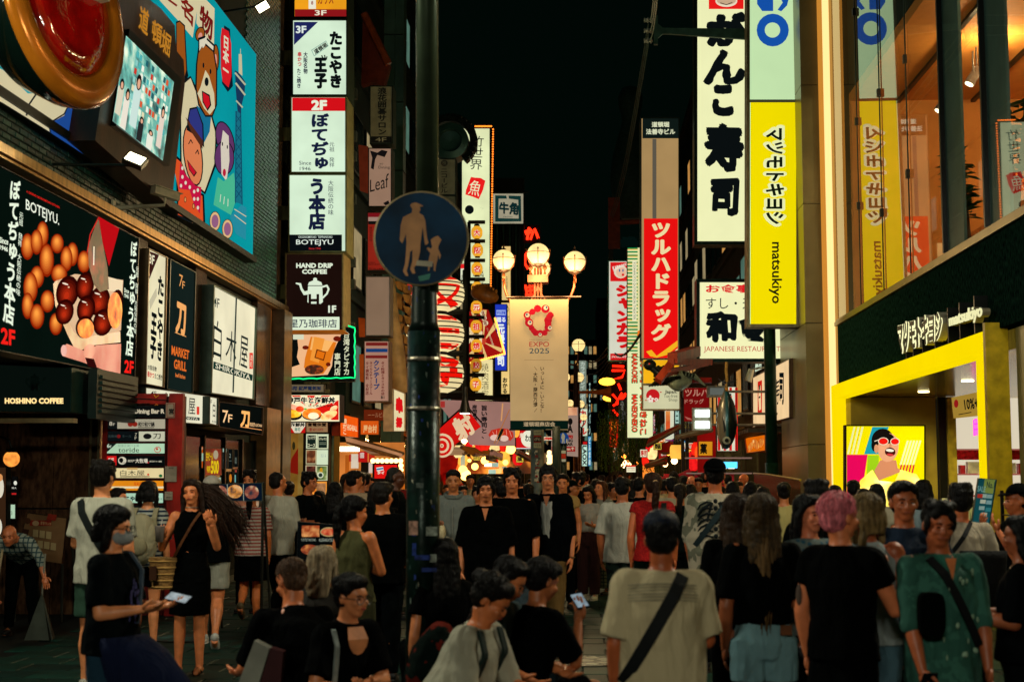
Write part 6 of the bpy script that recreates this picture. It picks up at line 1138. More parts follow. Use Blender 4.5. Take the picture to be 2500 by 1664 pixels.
MB().box(3.95,4.5,31.8,36.8,0,1.5).build('entrance_partition',D('201810',.6,0,.3,4),None,label='dark wooden entrance partition below the slanted sushi sign',cat='partition')
rl=empty('railing',(4.3,24,0),'low glass railing with a thin brass top rail left of the beige column','railing');a=SY(29)(*px2(c4,960,1285));b=SY(23)(*px2(c4,1455,1355));MB().tube([a,SY(27)(*px2(c4,1120,1298)),b],.02).build('rail',metal('c8a838',.3),rl);MB().prism([(a.x,29,0),(b.x,23,0),b,a],(0,-1,0),0,.01).build('panel',D('2c2a14',.2),rl)
# willow
wl0=SY(48)(*px2(c3,940,700));wt_=empty('willow_tree',(wl0.x,48,0),'hanging willow between the neon katakana and the cream karaoke sign','tree')
MB().tube([(wl0.x+.25,48,0),(wl0.x+.2,48,1.6),(wl0.x+.1,48,3.0),(wl0.x-.1,48,3.9)],[.12,.1,.07,.03],8).build('trunk',D('1a1c12',.8),wt_,smooth=True)
m=MB();rr=random.Random(5);lf=[D('4a7a30',.6,0,.4,3),D('6a8a38',.6,0,.4,3),D('2c5a24',.6,0,.4,3)]
for k in range(230):
 a=rr.random()*6.283;r=(rr.random()**.6)*1.15;x=wl0.x+math.cos(a)*r;y=48+math.sin(a)*r;zt_=4.1-.35*r*r+rr.uniform(-.4,.2);L=rr.uniform(1.1,2.4);m.mat(rr.choice(lf));dx=rr.uniform(-.3,.3)
 for j in range(int(L*12)):
  z=zt_-j*.08;
  if z<1.9:break
  ang=rr.random()*6.28;w=.02;l_=.11;xx=x+dx*j*.02+math.sin(j*.3)*.03;d=Vector((math.cos(ang)*.5,math.sin(ang)*.5,-.8)).normalized()*l_;s=Vector((-math.sin(ang),math.cos(ang),0))*w;p=Vector((xx,y,z))
  m.add([p,p+d*.5+s,p+d,p+d*.5-s],[(0,1,2,3)])
m.build('crown',None,wt_)
# ---- left shops: signs and awnings around the food street ----
sign('rice_bowl_sign','bright red and white lit box sign with three pictured rice bowls',c1,SY(28.6),(300,14,1150,420),'f0e4b8',[('p',[(310,90),(520,200),(310,380)],'d81810'),('p',[(430,30),(560,30),(640,180)],'d81810'),('p',[(665,30),(780,30),(715,190)],'d81810'),('p',[(880,30),(1010,30),(760,190)],'d81810'),('p',[(1128,100),(1128,390),(1030,390),(780,220)],'d81810'),('p',[(310,330),(430,395),(310,395)],'d81810'),('h','神戸牛と海鮮丼',(355,45,1088,155),'f4ecc8',.13),('h','神戸牛と海鮮丼',(362,52,1080,148),'101410',.05),('h','にくあんと',(688,165,940,200),'181818',.02),('h','道頓堀店',(955,175,1092,196),'181818',.02),
 ('e',465,320,130,75,'181010'),('e',455,300,125,58,PHOTO(('e89808','f8c830','ffe880'),8,1)),('e',460,200,130,35,PHOTO(('d86840','f0b898','e02818'),6,1),.3),('e',560,230,60,45,PHOTO(('b01808','e84018','f07030'),8,1)),('e',740,330,145,65,'181010'),('e',735,300,140,80,PHOTO(('e03808','f08820','f8c060'),7,1)),('e',760,330,80,50,PHOTO(('e8c090','f8e8c8','f0d8b0'),6,1)),('e',985,320,130,60,PHOTO(('e8a048','f8d890','e86828'),7,1),-.4),('e',1060,220,60,35,PHOTO(('e06830','f8c890','f0e0c0'),8,1),-.5),('e',640,230,25,12,'60b840')],'10140f',9,.5,s=1.05,var=.03)
sign('small_lit_sign','small red and white sign tucked under the rice bowl sign',c1,SY(28.9),(382,424,640,582),'e8dcc0',[('p',[(385,430),(480,582),(385,582)],'c81410'),('p',[(636,480),(560,582),(636,582)],'c81410'),('h','海鮮丼',(420,430,630,490),'141414',.05),('h','寿司',(480,500,560,560),'5a8a78',.02)],'3a0c08',2,.2,s=.9)
sign('small_lit_sign','small brown tinted sign with a telephone number',c1,SY(29.0),(642,426,970,570),'a88058',[('h','音電休堂',(670,432,945,485),'201008',.05),('h','☎ 6211-5373',(690,505,900,555),'8a1410',.02)],'5a3a20',2,.2,s=.75)
mb_=empty('menu_lightbox',SY(29.2)(*px2(c1,805,1050)),'tall lit rack of eight framed menu cards on the shop corner','menu board')
a=SY(29.2)(*px2(c1,630,585));b=SY(29.2)(*px2(c1,975,1510));MB().box(a.x,b.x,29.2,29.5,b.z-.1,a.z).build('casing',D('2a2418',.5,.3),mb_)
mc=[('h','フットケア','e8e0c8')]
for i,(q,fc,its)in enumerate((((650,595,805,808),'d8e0b8',[('r',665,615,790,795,'14221c'),('h','フットケア',(668,625,785,680),'d8d8b0',.03),('h','コース',(668,740,785,785),'d8d8b0',.03)]),((815,598,970,818),'d8e0b8',[('r',830,630,955,800,'14221c'),('h','リラックス',(834,650,950,690),'d8d8b0',.03),('r',840,720,945,725,'a0b090'),('r',840,745,945,750,'a0b090')]),((645,825,800,1040),'b8b088',[('r',655,838,785,1025,PHOTO(('20140c','6a3418','c89060'),6,.7))]),((805,830,965,1048),'dcecc8',[('v','うなぎ',(865,885,880,940),'306090'),('v','定食屋',(890,885,902,940),'306090'),('v','一品物',(925,885,937,940),'306090')]),((640,1055,795,1270),'c8b890',[('r',652,1068,785,1262,PHOTO(('24100c','582018','a06040'),9,.7))]),((800,1060,958,1280),'c8d0a8',[('r',810,1072,950,1268,PHOTO(('14281c','70884a','e8e4c0'),5,.8)),('e',870,1130,22,40,'c8941c'),('e',860,1200,45,45,'d8e0c0'),('e',860,1200,30,30,'2a3a30')]),((632,1290,785,1500),'e87818',[('r',640,1300,780,1490,PHOTO(('c03008','f07818','f8b850'),4,.9))]),((790,1295,945,1500),'f09838',[('r',800,1320,935,1490,PHOTO(('5a3018','a07048','e0b080'),6,.8))]))):
 a=SY(29.17)(*px2(c1,q[0],q[1]));b=SY(29.17)(*px2(c1,q[2],q[3]));cd=MB().box(a.x,b.x,29.17,29.2,b.z,a.z).build('menu_card',E(fc,.9,.08,3),mb_);m=MB();draw(m,c1,SY(29.165),its,lit(.9),.002);t_=m.build('print',None,cd);t_.matrix_parent_inverse=Matrix.Identity(4)
pw=empty('shop_facade',SY(29.6)(*px2(c1,450,1000)),'warm narrow door front with teal jamb and a red and cream standing board','shop front')
for x0,x1,col,s in((190,285,'0a4a44',0),(285,325,'e07a18',.6),(330,395,'1a120c',0),(395,530,'c89038',.35),(535,605,'b08a40',.5),(608,640,'3a1c0c',0),(975,1010,'3a3020',0),(1012,1060,'6a7a60',0),(1062,1115,'8a5a1c',.3)):
 a=SY(29.6)(*px2(c1,x0,480));b=SY(29.6)(*px2(c1,x1,480));MB().box(a.x,b.x-.005,29.6,29.9,0,a.z if x0<1000 else a.z+.1).build('jamb',E(col,s,.3,4)if s else D(col,.3,.2,.3,6),pw)
m=MB();draw(m,c1,SY(29.58),[('p',[(530,800),(530,1190),(395,1160),(430,960)],'a02010'),('e',465,770,22,60,'3a3418')],lit(.5),.0);m.build('print',None,pw)
sign('corner_sign','glowing orange slanted sign with pale characters right of the menu rack',c1,SXL(-5.0),[(1130,300),(1410,362),(1408,650),(1130,622)],'f05a10',[('v','銀だこ',[(1180,360),(1240,372),(1240,610),(1180,600)],'f0d0a0',.03),('h','HIGHBALL',[(1245,450),(1395,480),(1395,560),(1245,540)],'f0d0a0',.02)],'8a2a0c',3,.15,s=.95)
sign('corner_sign','pale orange lit board with hanging small lamps beyond the slanted sign',c1,SY(34),(1450,400,1720,605),'e05a14',[('h','屋台村',(1490,460,1690,580),'f0b878',.04)],'6a2a10',3,.15,s=.85)
sign('corner_sign','dull rust board with faint characters above the orange boards',c1,SY(35),(1495,235,1875,400),'7a2a10',[('h','ーールビル',(1560,280,1820,350),'c88a60',.0)],'3a1a10',5,.2,s=.6)
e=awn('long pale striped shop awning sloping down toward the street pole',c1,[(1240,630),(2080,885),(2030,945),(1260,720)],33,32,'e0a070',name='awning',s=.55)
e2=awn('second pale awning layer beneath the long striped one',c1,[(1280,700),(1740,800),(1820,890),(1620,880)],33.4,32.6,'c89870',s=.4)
lb=empty('fluorescent_lamp',SY(33)(*px2(c1,1260,815)),'white glowing tube box lamps under the striped awning','lamp')
for x0,x1 in((1130,1270),(1275,1405)):a=SY(33)(*px2(c1,x0,780));b=SY(33)(*px2(c1,x1,850));MB().box(a.x,b.x,33,33.3,b.z,a.z).build('tube',E('fff0c0',4),lb)
kf=empty('food_stall',SY(34)(*px2(c1,1400,1050)),'bright stall interior with hanging aprons and a counter left of the street pole','stall')
MB().prism([SY(35)(*px2(c1,*p))for p in rq(1120,720,2090,1560)],(0,-1,0),-.1,0).build('back_wall',E('f09040',.75,.55,1.2),kf)
for x0,y0,x1,y1,col,s in((1225,905,1260,1330,'d87020',.6),(1310,890,1400,1100,'e8d8c0',.8),(1415,850,1535,1010,'d01c18',.7),(1440,870,1500,950,'e8e0d0',.8),(1455,1010,1560,1180,'0c100e',0),(1570,880,1640,1010,'d03018',.8),(1570,1015,1620,1170,'e8d0c0',.8),(1280,900,1320,1000,'c83018',.7)):
 a=SY(34.6)(*px2(c1,x0,y0));b=SY(34.6)(*px2(c1,x1,y1));MB().box(a.x,b.x,34.6,34.8,b.z,a.z).build('hanging_cloth',E(col,s,.2,3)if s else D(col),kf)
mq=empty('marquee_sign',SY(31.5)(*px2(c1,1830,1150)),'orange marquee frame with round bulbs around a red panel','sign')
def mbx(x0,y0,x1,y1,Y,d,mat,nm):a=SY(Y)(*px2(c1,x0,y0));b=SY(Y)(*px2(c1,x1,y1));return MB().box(a.x,b.x,Y,Y+d,b.z,a.z).build(nm,mat,mq)
mbx(1620,955,2080,1020,31.5,.2,E('d8701c',.7,.2,3),'frame');mbx(2010,1020,2080,1420,31.5,.2,E('d8701c',.7,.2,3),'frame');mbx(1625,1022,2008,1420,31.6,.1,D('080605'),'panel');mbx(1655,1048,1985,1250,31.55,.04,E('d81410',.9),'face')
m=MB();draw(m,c1,SY(31.54),[('p',[(1680,1090),(1780,1075),(1790,1130),(1690,1145)],'e0e0d8'),('p',[(1685,1105),(1782,1090),(1786,1112),(1688,1128)],'3070a8'),('h','タイ',(1695,1140,1800,1190),'e8dcc8',.05)],lit(.9),.0);m.build('print',None,mq)
for i in range(7):MB().ell(SY(31.48)(*px2(c1,1632+i*68,990)),.055,seg=10,rings=6).build('bulb',E('ffd080',4),mq)
for i in range(4):MB().ell(SY(31.48)(*px2(c1,2045,1060+i*66)),.055,seg=10,rings=6).build('bulb',E('ffd080',4),mq)
sign('stall_sign','white ribbed sign with two red block characters at the left edge of the street pole',c7,SXL(-4.2),[(290,1150),(400,1195),(400,1540),(290,1540)],'e8d8a8',[('h','串',[(318,1220),(382,1235),(385,1385),(318,1365)],'d81418',.1),('h','揚',[(318,1405),(380,1415),(380,1510),(318,1505)],'d81418',.1)],'b8a080',4,.2,s=.95)
# stone faced rockwork and white rope-like pipe left of the pole
rk=empty('rock_cladding',SY(35)(*px2(c7,380,500)),'rough sandy stone blocks climbing beside the street pole','cladding');rr=random.Random(2)
for j in range(10):
 for i in range(2):
  x0=312+i*78+rr.uniform(-6,6)+j*3;y0=170+j*95+rr.uniform(-8,8)+i*30;a=SY(35)(*px2(c7,x0,y0));b=SY(35)(*px2(c7,x0+72,y0+88))
  o=MB().prism([a,(b.x,35,a.z-rr.uniform(0,.08)),(b.x-rr.uniform(0,.1),35,b.z),(a.x+rr.uniform(0,.08),35,b.z+rr.uniform(0,.08))],(0,-1,0),-.4,rr.uniform(.02,.2)).build('stone',D('a0743c',.85,0,.4,5,.8,10),rk)
MB().tube([SY(34)(*px2(c7,290,150)),SY(34)(*px2(c7,305,500)),SY(34)(*px2(c7,325,850)),SY(34)(*px2(c7,360,1150)),SY(34)(*px2(c7,385,1200))],[.06,.12,.22,.2,.15],10).build('horn_shape',D('a08458',.5,0,.3,3),rk,smooth=True)
# glowing clutter between pole and banner (stalls beyond)
st2=empty('food_stall',SY(36)(*px2(c2,500,1050)),'busy glowing food stall with tentacle like models and bulbs right of the street pole','stall')
for q,col,s in(((110,890,560,1170),PHOTO(('3a0c04','c84810','ffb048','f8e0a0'),1.4,1.5),0),((560,930,1240,1180),PHOTO(('1a0c06','8a3a10','f09030','f8d890'),1.1,1.4),0),((1240,1000,1600,1180),PHOTO(('120c08','5a2a10','e08830','f0c880'),1.0,1.2),0)):
 MB().prism([SY(39)(*px2(c2,*p))for p in rq(*q)],(0,-1,0),-.1,0).build('lit_back',col,st2)  # stall glow painted in as emissive backing cards of mottled warm colour
for x0,y0,x1,y1,col,s,Y in((510,870,565,1080,'c8d0b0',.7,36),(860,1025,960,1075,'fff0c8',2.5,36),(970,1020,1060,1080,'a8c8b8',.9,36),(820,1085,1070,1100,'e86018',.9,36),(920,1120,1025,1180,'b8d8c0',.9,35),(1130,870,1200,960,'e8c8a0',.6,38),(1120,980,1190,1110,'d8c8a0',.6,38),(1060,780,1300,1060,'9a4010',.35,40),(1400,900,1580,1000,'a04818',.3,42)):
 a=SY(Y)(*px2(c2,x0,y0));b=SY(Y)(*px2(c2,x1,y1));MB().box(a.x,b.x,Y,Y+.15,b.z,a.z).build('panel',E(col,s,.25,3),st2)
for x,y,r,s in((1220,805,.12,5),(1250,822,.12,5),(865,985,.1,5),(580,1200,.14,7),(720,1075,.09,5),(320,1020,.1,4),(545,1130,.12,4),(1170,1015,.07,4),(420,1000,.06,4),(640,985,.05,4)):
 MB().ell(SY(35.8)(*px2(c2,x,y)),r,seg=10,rings=6).build('bulb',E('ffb858',s),st2)
oc=SY(35.5)(*px2(c2,230,960));ot=empty('octopus_model',oc,'red octopus model hanging over the stall right of the street pole','display');rd=D('c01810',.3,0,.3,6)
MB().ell(oc,(.42,.35,.5),seg=16,rings=10).build('head',E('d81c10',.35,.4,4),ot,smooth=True)
for k in range(6):a=k*1.05;MB().tube([oc+Vector((math.cos(a)*.2,math.sin(a)*.2,-.4)),oc+Vector((math.cos(a)*.5,math.sin(a)*.4,-.75)),oc+Vector((math.cos(a)*.35,math.sin(a)*.3,-1.1)),oc+Vector((math.cos(a)*.6,math.sin(a)*.5,-1.3))],[.14,.11,.08,.03],8).build('tentacle',rd,ot,smooth=True)
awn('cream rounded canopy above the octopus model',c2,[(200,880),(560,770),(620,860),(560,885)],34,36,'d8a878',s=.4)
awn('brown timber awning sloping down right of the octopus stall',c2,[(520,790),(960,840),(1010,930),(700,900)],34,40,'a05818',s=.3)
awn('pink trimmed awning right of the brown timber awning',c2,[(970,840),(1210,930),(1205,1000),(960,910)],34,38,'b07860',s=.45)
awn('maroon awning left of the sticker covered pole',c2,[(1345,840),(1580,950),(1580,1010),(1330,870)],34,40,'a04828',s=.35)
awn('teal edged awning below the brown timber one',c2,[(900,930),(1100,975),(1100,1005),(900,960)],35,38,'28586a')
# bubble tea sign
bs=sign('bubble_tea_sign','black sign with a pictured glass of bubble tea, edged with a green light rope',cD,SY(28.8),[(300,870),(745,832),(745,1190),(300,1188)],'080c0a',[('p',[(350,880),(655,880),(600,1000),(590,1100),(560,1160),(305,1175),(310,1110),(370,1090),(350,1040),(360,980)],'f0b888'),('p',[(445,900),(620,940),(575,1090),(530,1155),(440,1160),(398,1110),(405,1050)],'e07818'),('p',[(455,905),(600,935),(560,1000),(440,990)],'f8b868'),('p',[(470,900),(540,915),(500,1080),(440,1060)],'f09838'),('e',470,1125,66,34,PHOTO(('1a0804','4a1a08','a04010'),16,.8)),('p',[(485,985),(550,1005),(535,1065),(470,1045)],'6a2808'),('p',[(492,995),(542,1010),(530,1055),(478,1040)],'e07010'),('e',410,975,22,14,'6a1808'),('e',625,915,26,18,'6a1808'),('e',565,1090,16,14,'6a1808'),('v','台湾タピオカ',(668,862,712,1165),'d8dcb8',.02),('v','専門店',(606,1012,650,1166),'d8dcb8',.02),('r',325,885,398,920,'d8dcc0')],'141c18',3,.12,s=.95)
m=MB();pts=[]
for x0,y0,x1,y1 in((700,825,745,840),(745,840,745,1180),(745,1180,300,1188),(300,1188,300,880)):
 n=14
 for k in range(n):t=k/n;pts.append(SY(28.72)(*px2(cD,x0+(x1-x0)*t+3*math.sin(k*2.1),y0+(y1-y0)*t+3*math.cos(k*2.3))))
m.tube(pts,.014,6);m.build('light_rope',E('10d870',2.2),bs)
sign('small_floor_sign','small dim horizontal floor sign between the bubble tea sign and the rice bowl sign',cD,SY(29),(300,1226,535,1280),'7a6a50',[('h','5階 織屋電気㈲',(308,1238,515,1268),'1c2a48',.04)],'5a5a48',2,.2,s=.7)
e=empty('power_box',SY(28.9)(600,985),'dark bracket bar and cables below the bubble tea sign','bracket');a=SY(28.9)(*px2(cD,220,1192));b=SY(28.9)(*px2(cD,745,1208));MB().box(a.x,b.x,28.85,29.0,b.z,a.z).build('bar',D('0c1210',.5),e)
# menu stands and boards on the street
def aboard(name,label,C,quad,Y,items,col,lit_=0,fr='3a2a1c'):
 s_=SY(Y);P=[s_(*px2(C,*p))for p in quad];dz=.0
 e=sign(name,label,C,s_,quad,col,items,fr,4,.03,on=bool(lit_),s=lit_ or 1,cat='menu board',proud=.01)
 lo=min(p.z for p in P)
 for p in(P[2],P[3]):MB().tube([p,(p.x,p.y+.02,0)],.018,6).build('leg',D('2a2a24',.5,.3),e)
 for p in(P[0],P[1]):MB().tube([p+Vector((0,.04,0)),(p.x,p.y+.55,0)],.015,6).build('strut',D('2a2a24',.5,.3),e)
 return e
aboard('menu_stand','tilted menu stand crowded with small red and cream print by the coffee shop',c5,[(230,1330),(560,1375),(520,1760),(130,1700)],16.6,[('r',250,1395,430,1440,'8a2010'),('h','定食ランチ',[(340,1402),(430,1414),(430,1440),(338,1430)],'c8a070',.02),('e',300,1420,28,22,'b89870'),('e',235,1400,24,26,'4a2a14')]+[('p',[(x,y),(x+44,y+6),(x+40,y+66),(x-4,y+60)],'a89468')for x,y in((280,1470),(335,1478),(390,1486),(265,1555),(320,1562),(375,1570),(430,1580))]+[('p',[(200,1465),(250,1472),(240,1515),(190,1508)],'3a1c0c'),('p',[(190,1520),(245,1528),(235,1560),(180,1552)],'a04a18'),('p',[(410,1340),(480,1350),(470,1400),(395,1390)],'8a2410')],'7a5a38')
aboard('menu_stand','black standing menu with four pictured dishes left of the ponytailed woman',cM,[(428,568),(685,588),(668,830),(418,800)],12.3,[('r',452,592,562,662,PHOTO(('1a0a04','a04010','e0a060'),12,.5)),('e',622,632,55,30,'c8a870'),('e',622,632,48,22,PHOTO(('6a1808','c03818','d88858'),20,.5)),('e',502,742,55,32,PHOTO(('2a0c04','8a3010','c88040'),20,.5)),('e',614,748,55,36,PHOTO(('8a5018','c88a40','b06028'),22,.5)),('h','やきそば TAKOYAKI',(450,670,540,690),'a8b0a0',.01),('h','KUSHIKATSU',(562,672,650,692),'a8b0a0',.01)],'0a0e0e',.6,'1c1c1c')
aboard('menu_stand','menu stand with dark seafood bowl pictures behind the couple',cR,[(812,335),(1125,325),(1128,440),(815,440)],15.4,[('e',862,385,44,42,PHOTO(('101c30','8a4030','d8c8a0'),14,.6)),('e',955,380,48,42,PHOTO(('101c30','c88030','e8c090'),14,.6)),('e',1060,385,44,42,PHOTO(('101c30','8a4030','d8c8a0'),14,.6)),('l',[(908,335),(910,438)],4,'b0b8a8'),('l',[(1008,335),(1010,438)],4,'b0b8a8')],'0c1a2c',.6,'3a4a44')
sign('product_banner','teal printed leaning banner at the shop front near the right edge',cQ,SY(13.4),[(1245,296),(1358,305),(1300,672),(1190,655)],'1a5a60',[('p',[(1285,300),(1352,305),(1338,395),(1275,388)],'8a9a48'),('h','No.1',[(1300,318),(1350,322),(1345,362),(1296,358)],'1c3a38',.02)]+[('p',[(x,y),(x+34,y+2),(x+30,y+26),(x-4,y+24)],c)for x,y,c in((1265,395,'a8c0b0'),(1300,398,'90b0a8'),(1240,395,'c03828'),(1258,430,'c8d0b8'),(1295,435,'88b0b0'),(1250,470,'98b8b0'),(1290,480,'3a8a90'),(1265,510,'b8c8b0'))]+[('h','SALE',[(1240,345),(1290,350),(1285,385),(1236,380)],'88c0b8',.01)],'14403f',2,.02,s=.45)
# shelves right of the portal
gs=empty('shop_shelf',(4.9,15.2,0),'wire display shelf of small packets at the right edge','shelf')
for sx in(4.45,5.15):
 for sy in(14.9,15.4):MB().box(sx-.015,sx+.015,sy-.015,sy+.015,0,1.55).build('post',D('141410',.4,.5),gs)
for z in(.5,.78,1.05,1.3):MB().box(4.44,5.16,14.88,15.42,z-.012,z).build('tray',D('1a1a14',.4,.5),gs)
for z in(.5,.78,1.05,1.3):
 for i in range(9):MB().box(4.5+i*.072,4.56+i*.072,14.9,15.2,z+.001,z+.001+random.uniform(.15,.2)).build('packet',D(random.choice(['3a7a80','5a9a88','c8c078','2a5a90','8ab0a0','b04030','d8d0a0']),.35),gs)
cc_=empty('cosmetics_counter',(5.0,27.4,0),'low counter of pale boxed goods under the bright yellow screen','counter')
MB().box(5.35,8.2,26.2,27.0,0,.9).build('body',D('6a5a20',.5),cc_)
for i in range(24):MB().box(5.4+i*.115,5.5+i*.115,26.2,26.4,.902,.902+random.uniform(.15,.42)).build('packet',D(random.choice(['c8d0b0','2a5a50','b06030','d8c870','404840']),.4),cc_)
# plants in the upper window
def potted(x,y,label,H=2.6):
 e=empty('rubber_plant',(x,y,4.86),label,'plant');MB().lathe((x,y,4.86),[(.32,0),(.4,.3),(.36,.55),(.3,.5)],seg=18).build('pot',D('2a3428',.5),e);rr=random.Random(int(y*10))
 for k in range(3):
  a=rr.random()*6.3;top=Vector((x+math.cos(a)*.3,y+math.sin(a)*.4,4.86+H*rr.uniform(.75,1)));MB().tube([(x,y,5.2),(x+math.cos(a)*.08,y+math.sin(a)*.1,5.9),top],[.035,.03,.012],6).build('stem',D('3a2a18',.7),e)
  for j in range(34):
   t=rr.uniform(.35,1);p=Vector((x,y,5.2)).lerp(top,t);b=rr.random()*6.283;L=rr.uniform(.22,.36);d=Vector((math.cos(b),math.sin(b),rr.uniform(-.2,.5))).normalized();s=d.cross(Vector((0,0,1))).normalized()*L*.28;up=s.cross(d).normalized()*.02
   MB().add([p,p+d*L*.3+s,p+d*L*.7+s*.8,p+d*L-up*2,p+d*L*.7-s*.8,p+d*L*.3-s,p+d*L*.5-up],[(0,1,6),(1,2,6),(2,3,6),(3,4,6),(4,5,6),(5,0,6)]).build('leaf',D(rr.choice(['1c4a26','143a1e','2a5a2c']),.3,0,.3,8),e)
potted(6.25,22.9,'large leafed potted plant in the upper window, between the two dark mullions');potted(6.2,20.3,'leafy potted plant cut by the right picture edge in the upper window',2.4)
# small signs and lamps crowding the far street
rr=random.Random(21);cols=[('e8e4c0','c82018'),('c81c18','f0e8d0'),('2878b0','e0f0f0'),('e8c848','181410'),('b8e0d0','14302c'),('e86818','f8e8c0'),('101814','c8e8d8'),('d0204a','f0e0e0')]
wd_=['酒場','寿司','焼肉','カニ','居酒屋','ラーメン','薬','串カツ','カフェ','たこ焼','お好み焼','鍋','ホテル','喫茶','麺']
cn_={'e8e4c0':'cream','c81c18':'red','2878b0':'blue','e8c848':'yellow','b8e0d0':'pale teal','e86818':'orange','101814':'black','d0204a':'crimson'}
for i in range(46):
 left=i%2==0;Y=46+i*3.4;edge=1419-6.0/Y*3472 if left else 1419+5.3/Y*3472;x0=edge+(rr.uniform(0,14)if left else-rr.uniform(10,26));w_=rr.uniform(7,13);h_=rr.uniform(16,60)if rr.random()<.7 else rr.uniform(7,11);y0=rr.uniform(900,1110)if left else rr.uniform(920,1105)
 if x0>1455 and not left and x0<1475:continue
 fc,tc=rr.choice(cols);t=rr.choice(wd_);vert=h_>w_;side='left' if left else 'right'
 sign('far_sign',f'tiny {cn_[fc]} lit sign on the {side} of the far street, {["nearer", "middle", "farther"][min(2, i//16)]}',c0,SY(Y),(x0,y0,x0+w_*(1 if vert else 2.2),y0+h_),fc,[('v' if vert else 'h',t,(x0+1.5,y0+2,x0+w_*(1 if vert else 2.2)-1.5,y0+h_-2),tc,.02)],'101412',1,.2,s=rr.uniform(.7,1.1),group='tiny signs in the far street')
for i in range(26):
 left=rr.random()<.6;Y=rr.uniform(40,140);X=-5.4+rr.random()*1.2 if left else 4.6-rr.random()*1.2;z=rr.uniform(2.3,3.6)
 MB().ell((X,Y,z),.09+Y*.0008,seg=8,rings=6).build('hanging_bulb',E(rr.choice(['ffb050','ffd090','ff9030']),7),None,label=f'warm bulb hanging under the {"left" if left else "right"} awnings down the street',cat='lamp',group='warm bulbs under the far awnings')
for i in range(9):
 Y=40+i*7;e=empty('awning',(-5.4,Y,2.9),f'warm lit shop awning on the left side, {["first", "second", "third", "fourth", "fifth", "sixth", "seventh", "eighth", "ninth"][i]} beyond the sushi banner','awning','shop awnings on the left side')
 MB().prism([(-6.0,Y,3.25),(-4.7,Y,2.75),(-4.7,Y+4.5,2.75),(-6.0,Y+4.5,3.25)],(0,0,1),-.03,.03).build('cloth',D(rr.choice(['b06028','a03018','c8a070','8a3a18','2a5048']),.8),e);MB().box(-4.72,-4.69,Y,Y+4.5,2.55,2.75).build('valance',D(rr.choice(['c8a070','a81c14','d8c8a0']),.8),e)
rr=random.Random(33)
for i in range(30):
 left=i<19;Y=rr.uniform(34.5,38.5)if left else rr.uniform(35,42);x=rr.uniform(1075,1300)if left else rr.uniform(1575,1720);y=rr.uniform(1052,1128)if left else rr.uniform(1085,1135);p=SY(Y)(x,y);r=rr.uniform(.09,.16);cc=rr.choice(['e02010','f05018','ffb040','f8d890','d81818'])
 e=empty('paper_lantern',p,f'small {dict(e02010="red", f05018="orange", ffb040="amber", f8d890="cream", d81818="deep red")[cc]} lantern hanging over the {"left food stalls" if left else "right hand stalls"}','lantern','small lanterns over the stalls')
 MB().lathe(p,[(r*(1-abs(-1+2*k/8)**3*.5),(-1+2*k/8)*r*1.25)for k in range(9)],seg=12).build('paper',E(cc,1.3,.3,8),e,smooth=True);MB().lathe(p+Vector((0,0,r*1.25)),[(r*.4,0),(r*.4,r*.2)],seg=8).build('cap',D('0c0a08'),e)
for i in range(22):
 left=i<14;Y=rr.uniform(35,41);x=rr.uniform(1070,1330)if left else rr.uniform(1560,1700);y=rr.uniform(1035,1120)if left else rr.uniform(1060,1125);fc,tc=rr.choice(cols[:4]+cols[5:6]);w_=rr.uniform(14,34);h_=rr.uniform(9,20)
 sign('stall_sign',f'small {cn_[fc]} stall sign among the lanterns {"right of the near pole" if left else "by the right hand stalls"}',c0,SY(Y),(x,y,x+w_,y+h_),fc,[('h',rr.choice(wd_),(x+2,y+2,x+w_-2,y+h_-2),tc,.03)],'201008',1,.12,s=rr.uniform(.8,1.2),group='small stall signs')
# unseen four globe lamps, added along the kerbs and behind to light the near crowd
for i,(x,y,en)in enumerate(((-5.7,9.0,420),(4.6,11.0,260),(-2.2,-9,1150))):
 c=copy_tree(le,(x,y,0),0,('added street lamp outside the left edge of the view','added street lamp outside the right edge of the view','added street lamp behind the viewer')[i])
 fill_glow=bpy.data.lights.new('street_lamp_glow','POINT');fill_glow.energy=en;fill_glow.color=(1,.95,.74);fill_glow.shadow_soft_size=.25  # fill light carried by the added lamps
 for o in list(c.children):
  if o.type=='LIGHT':o.data=fill_glow
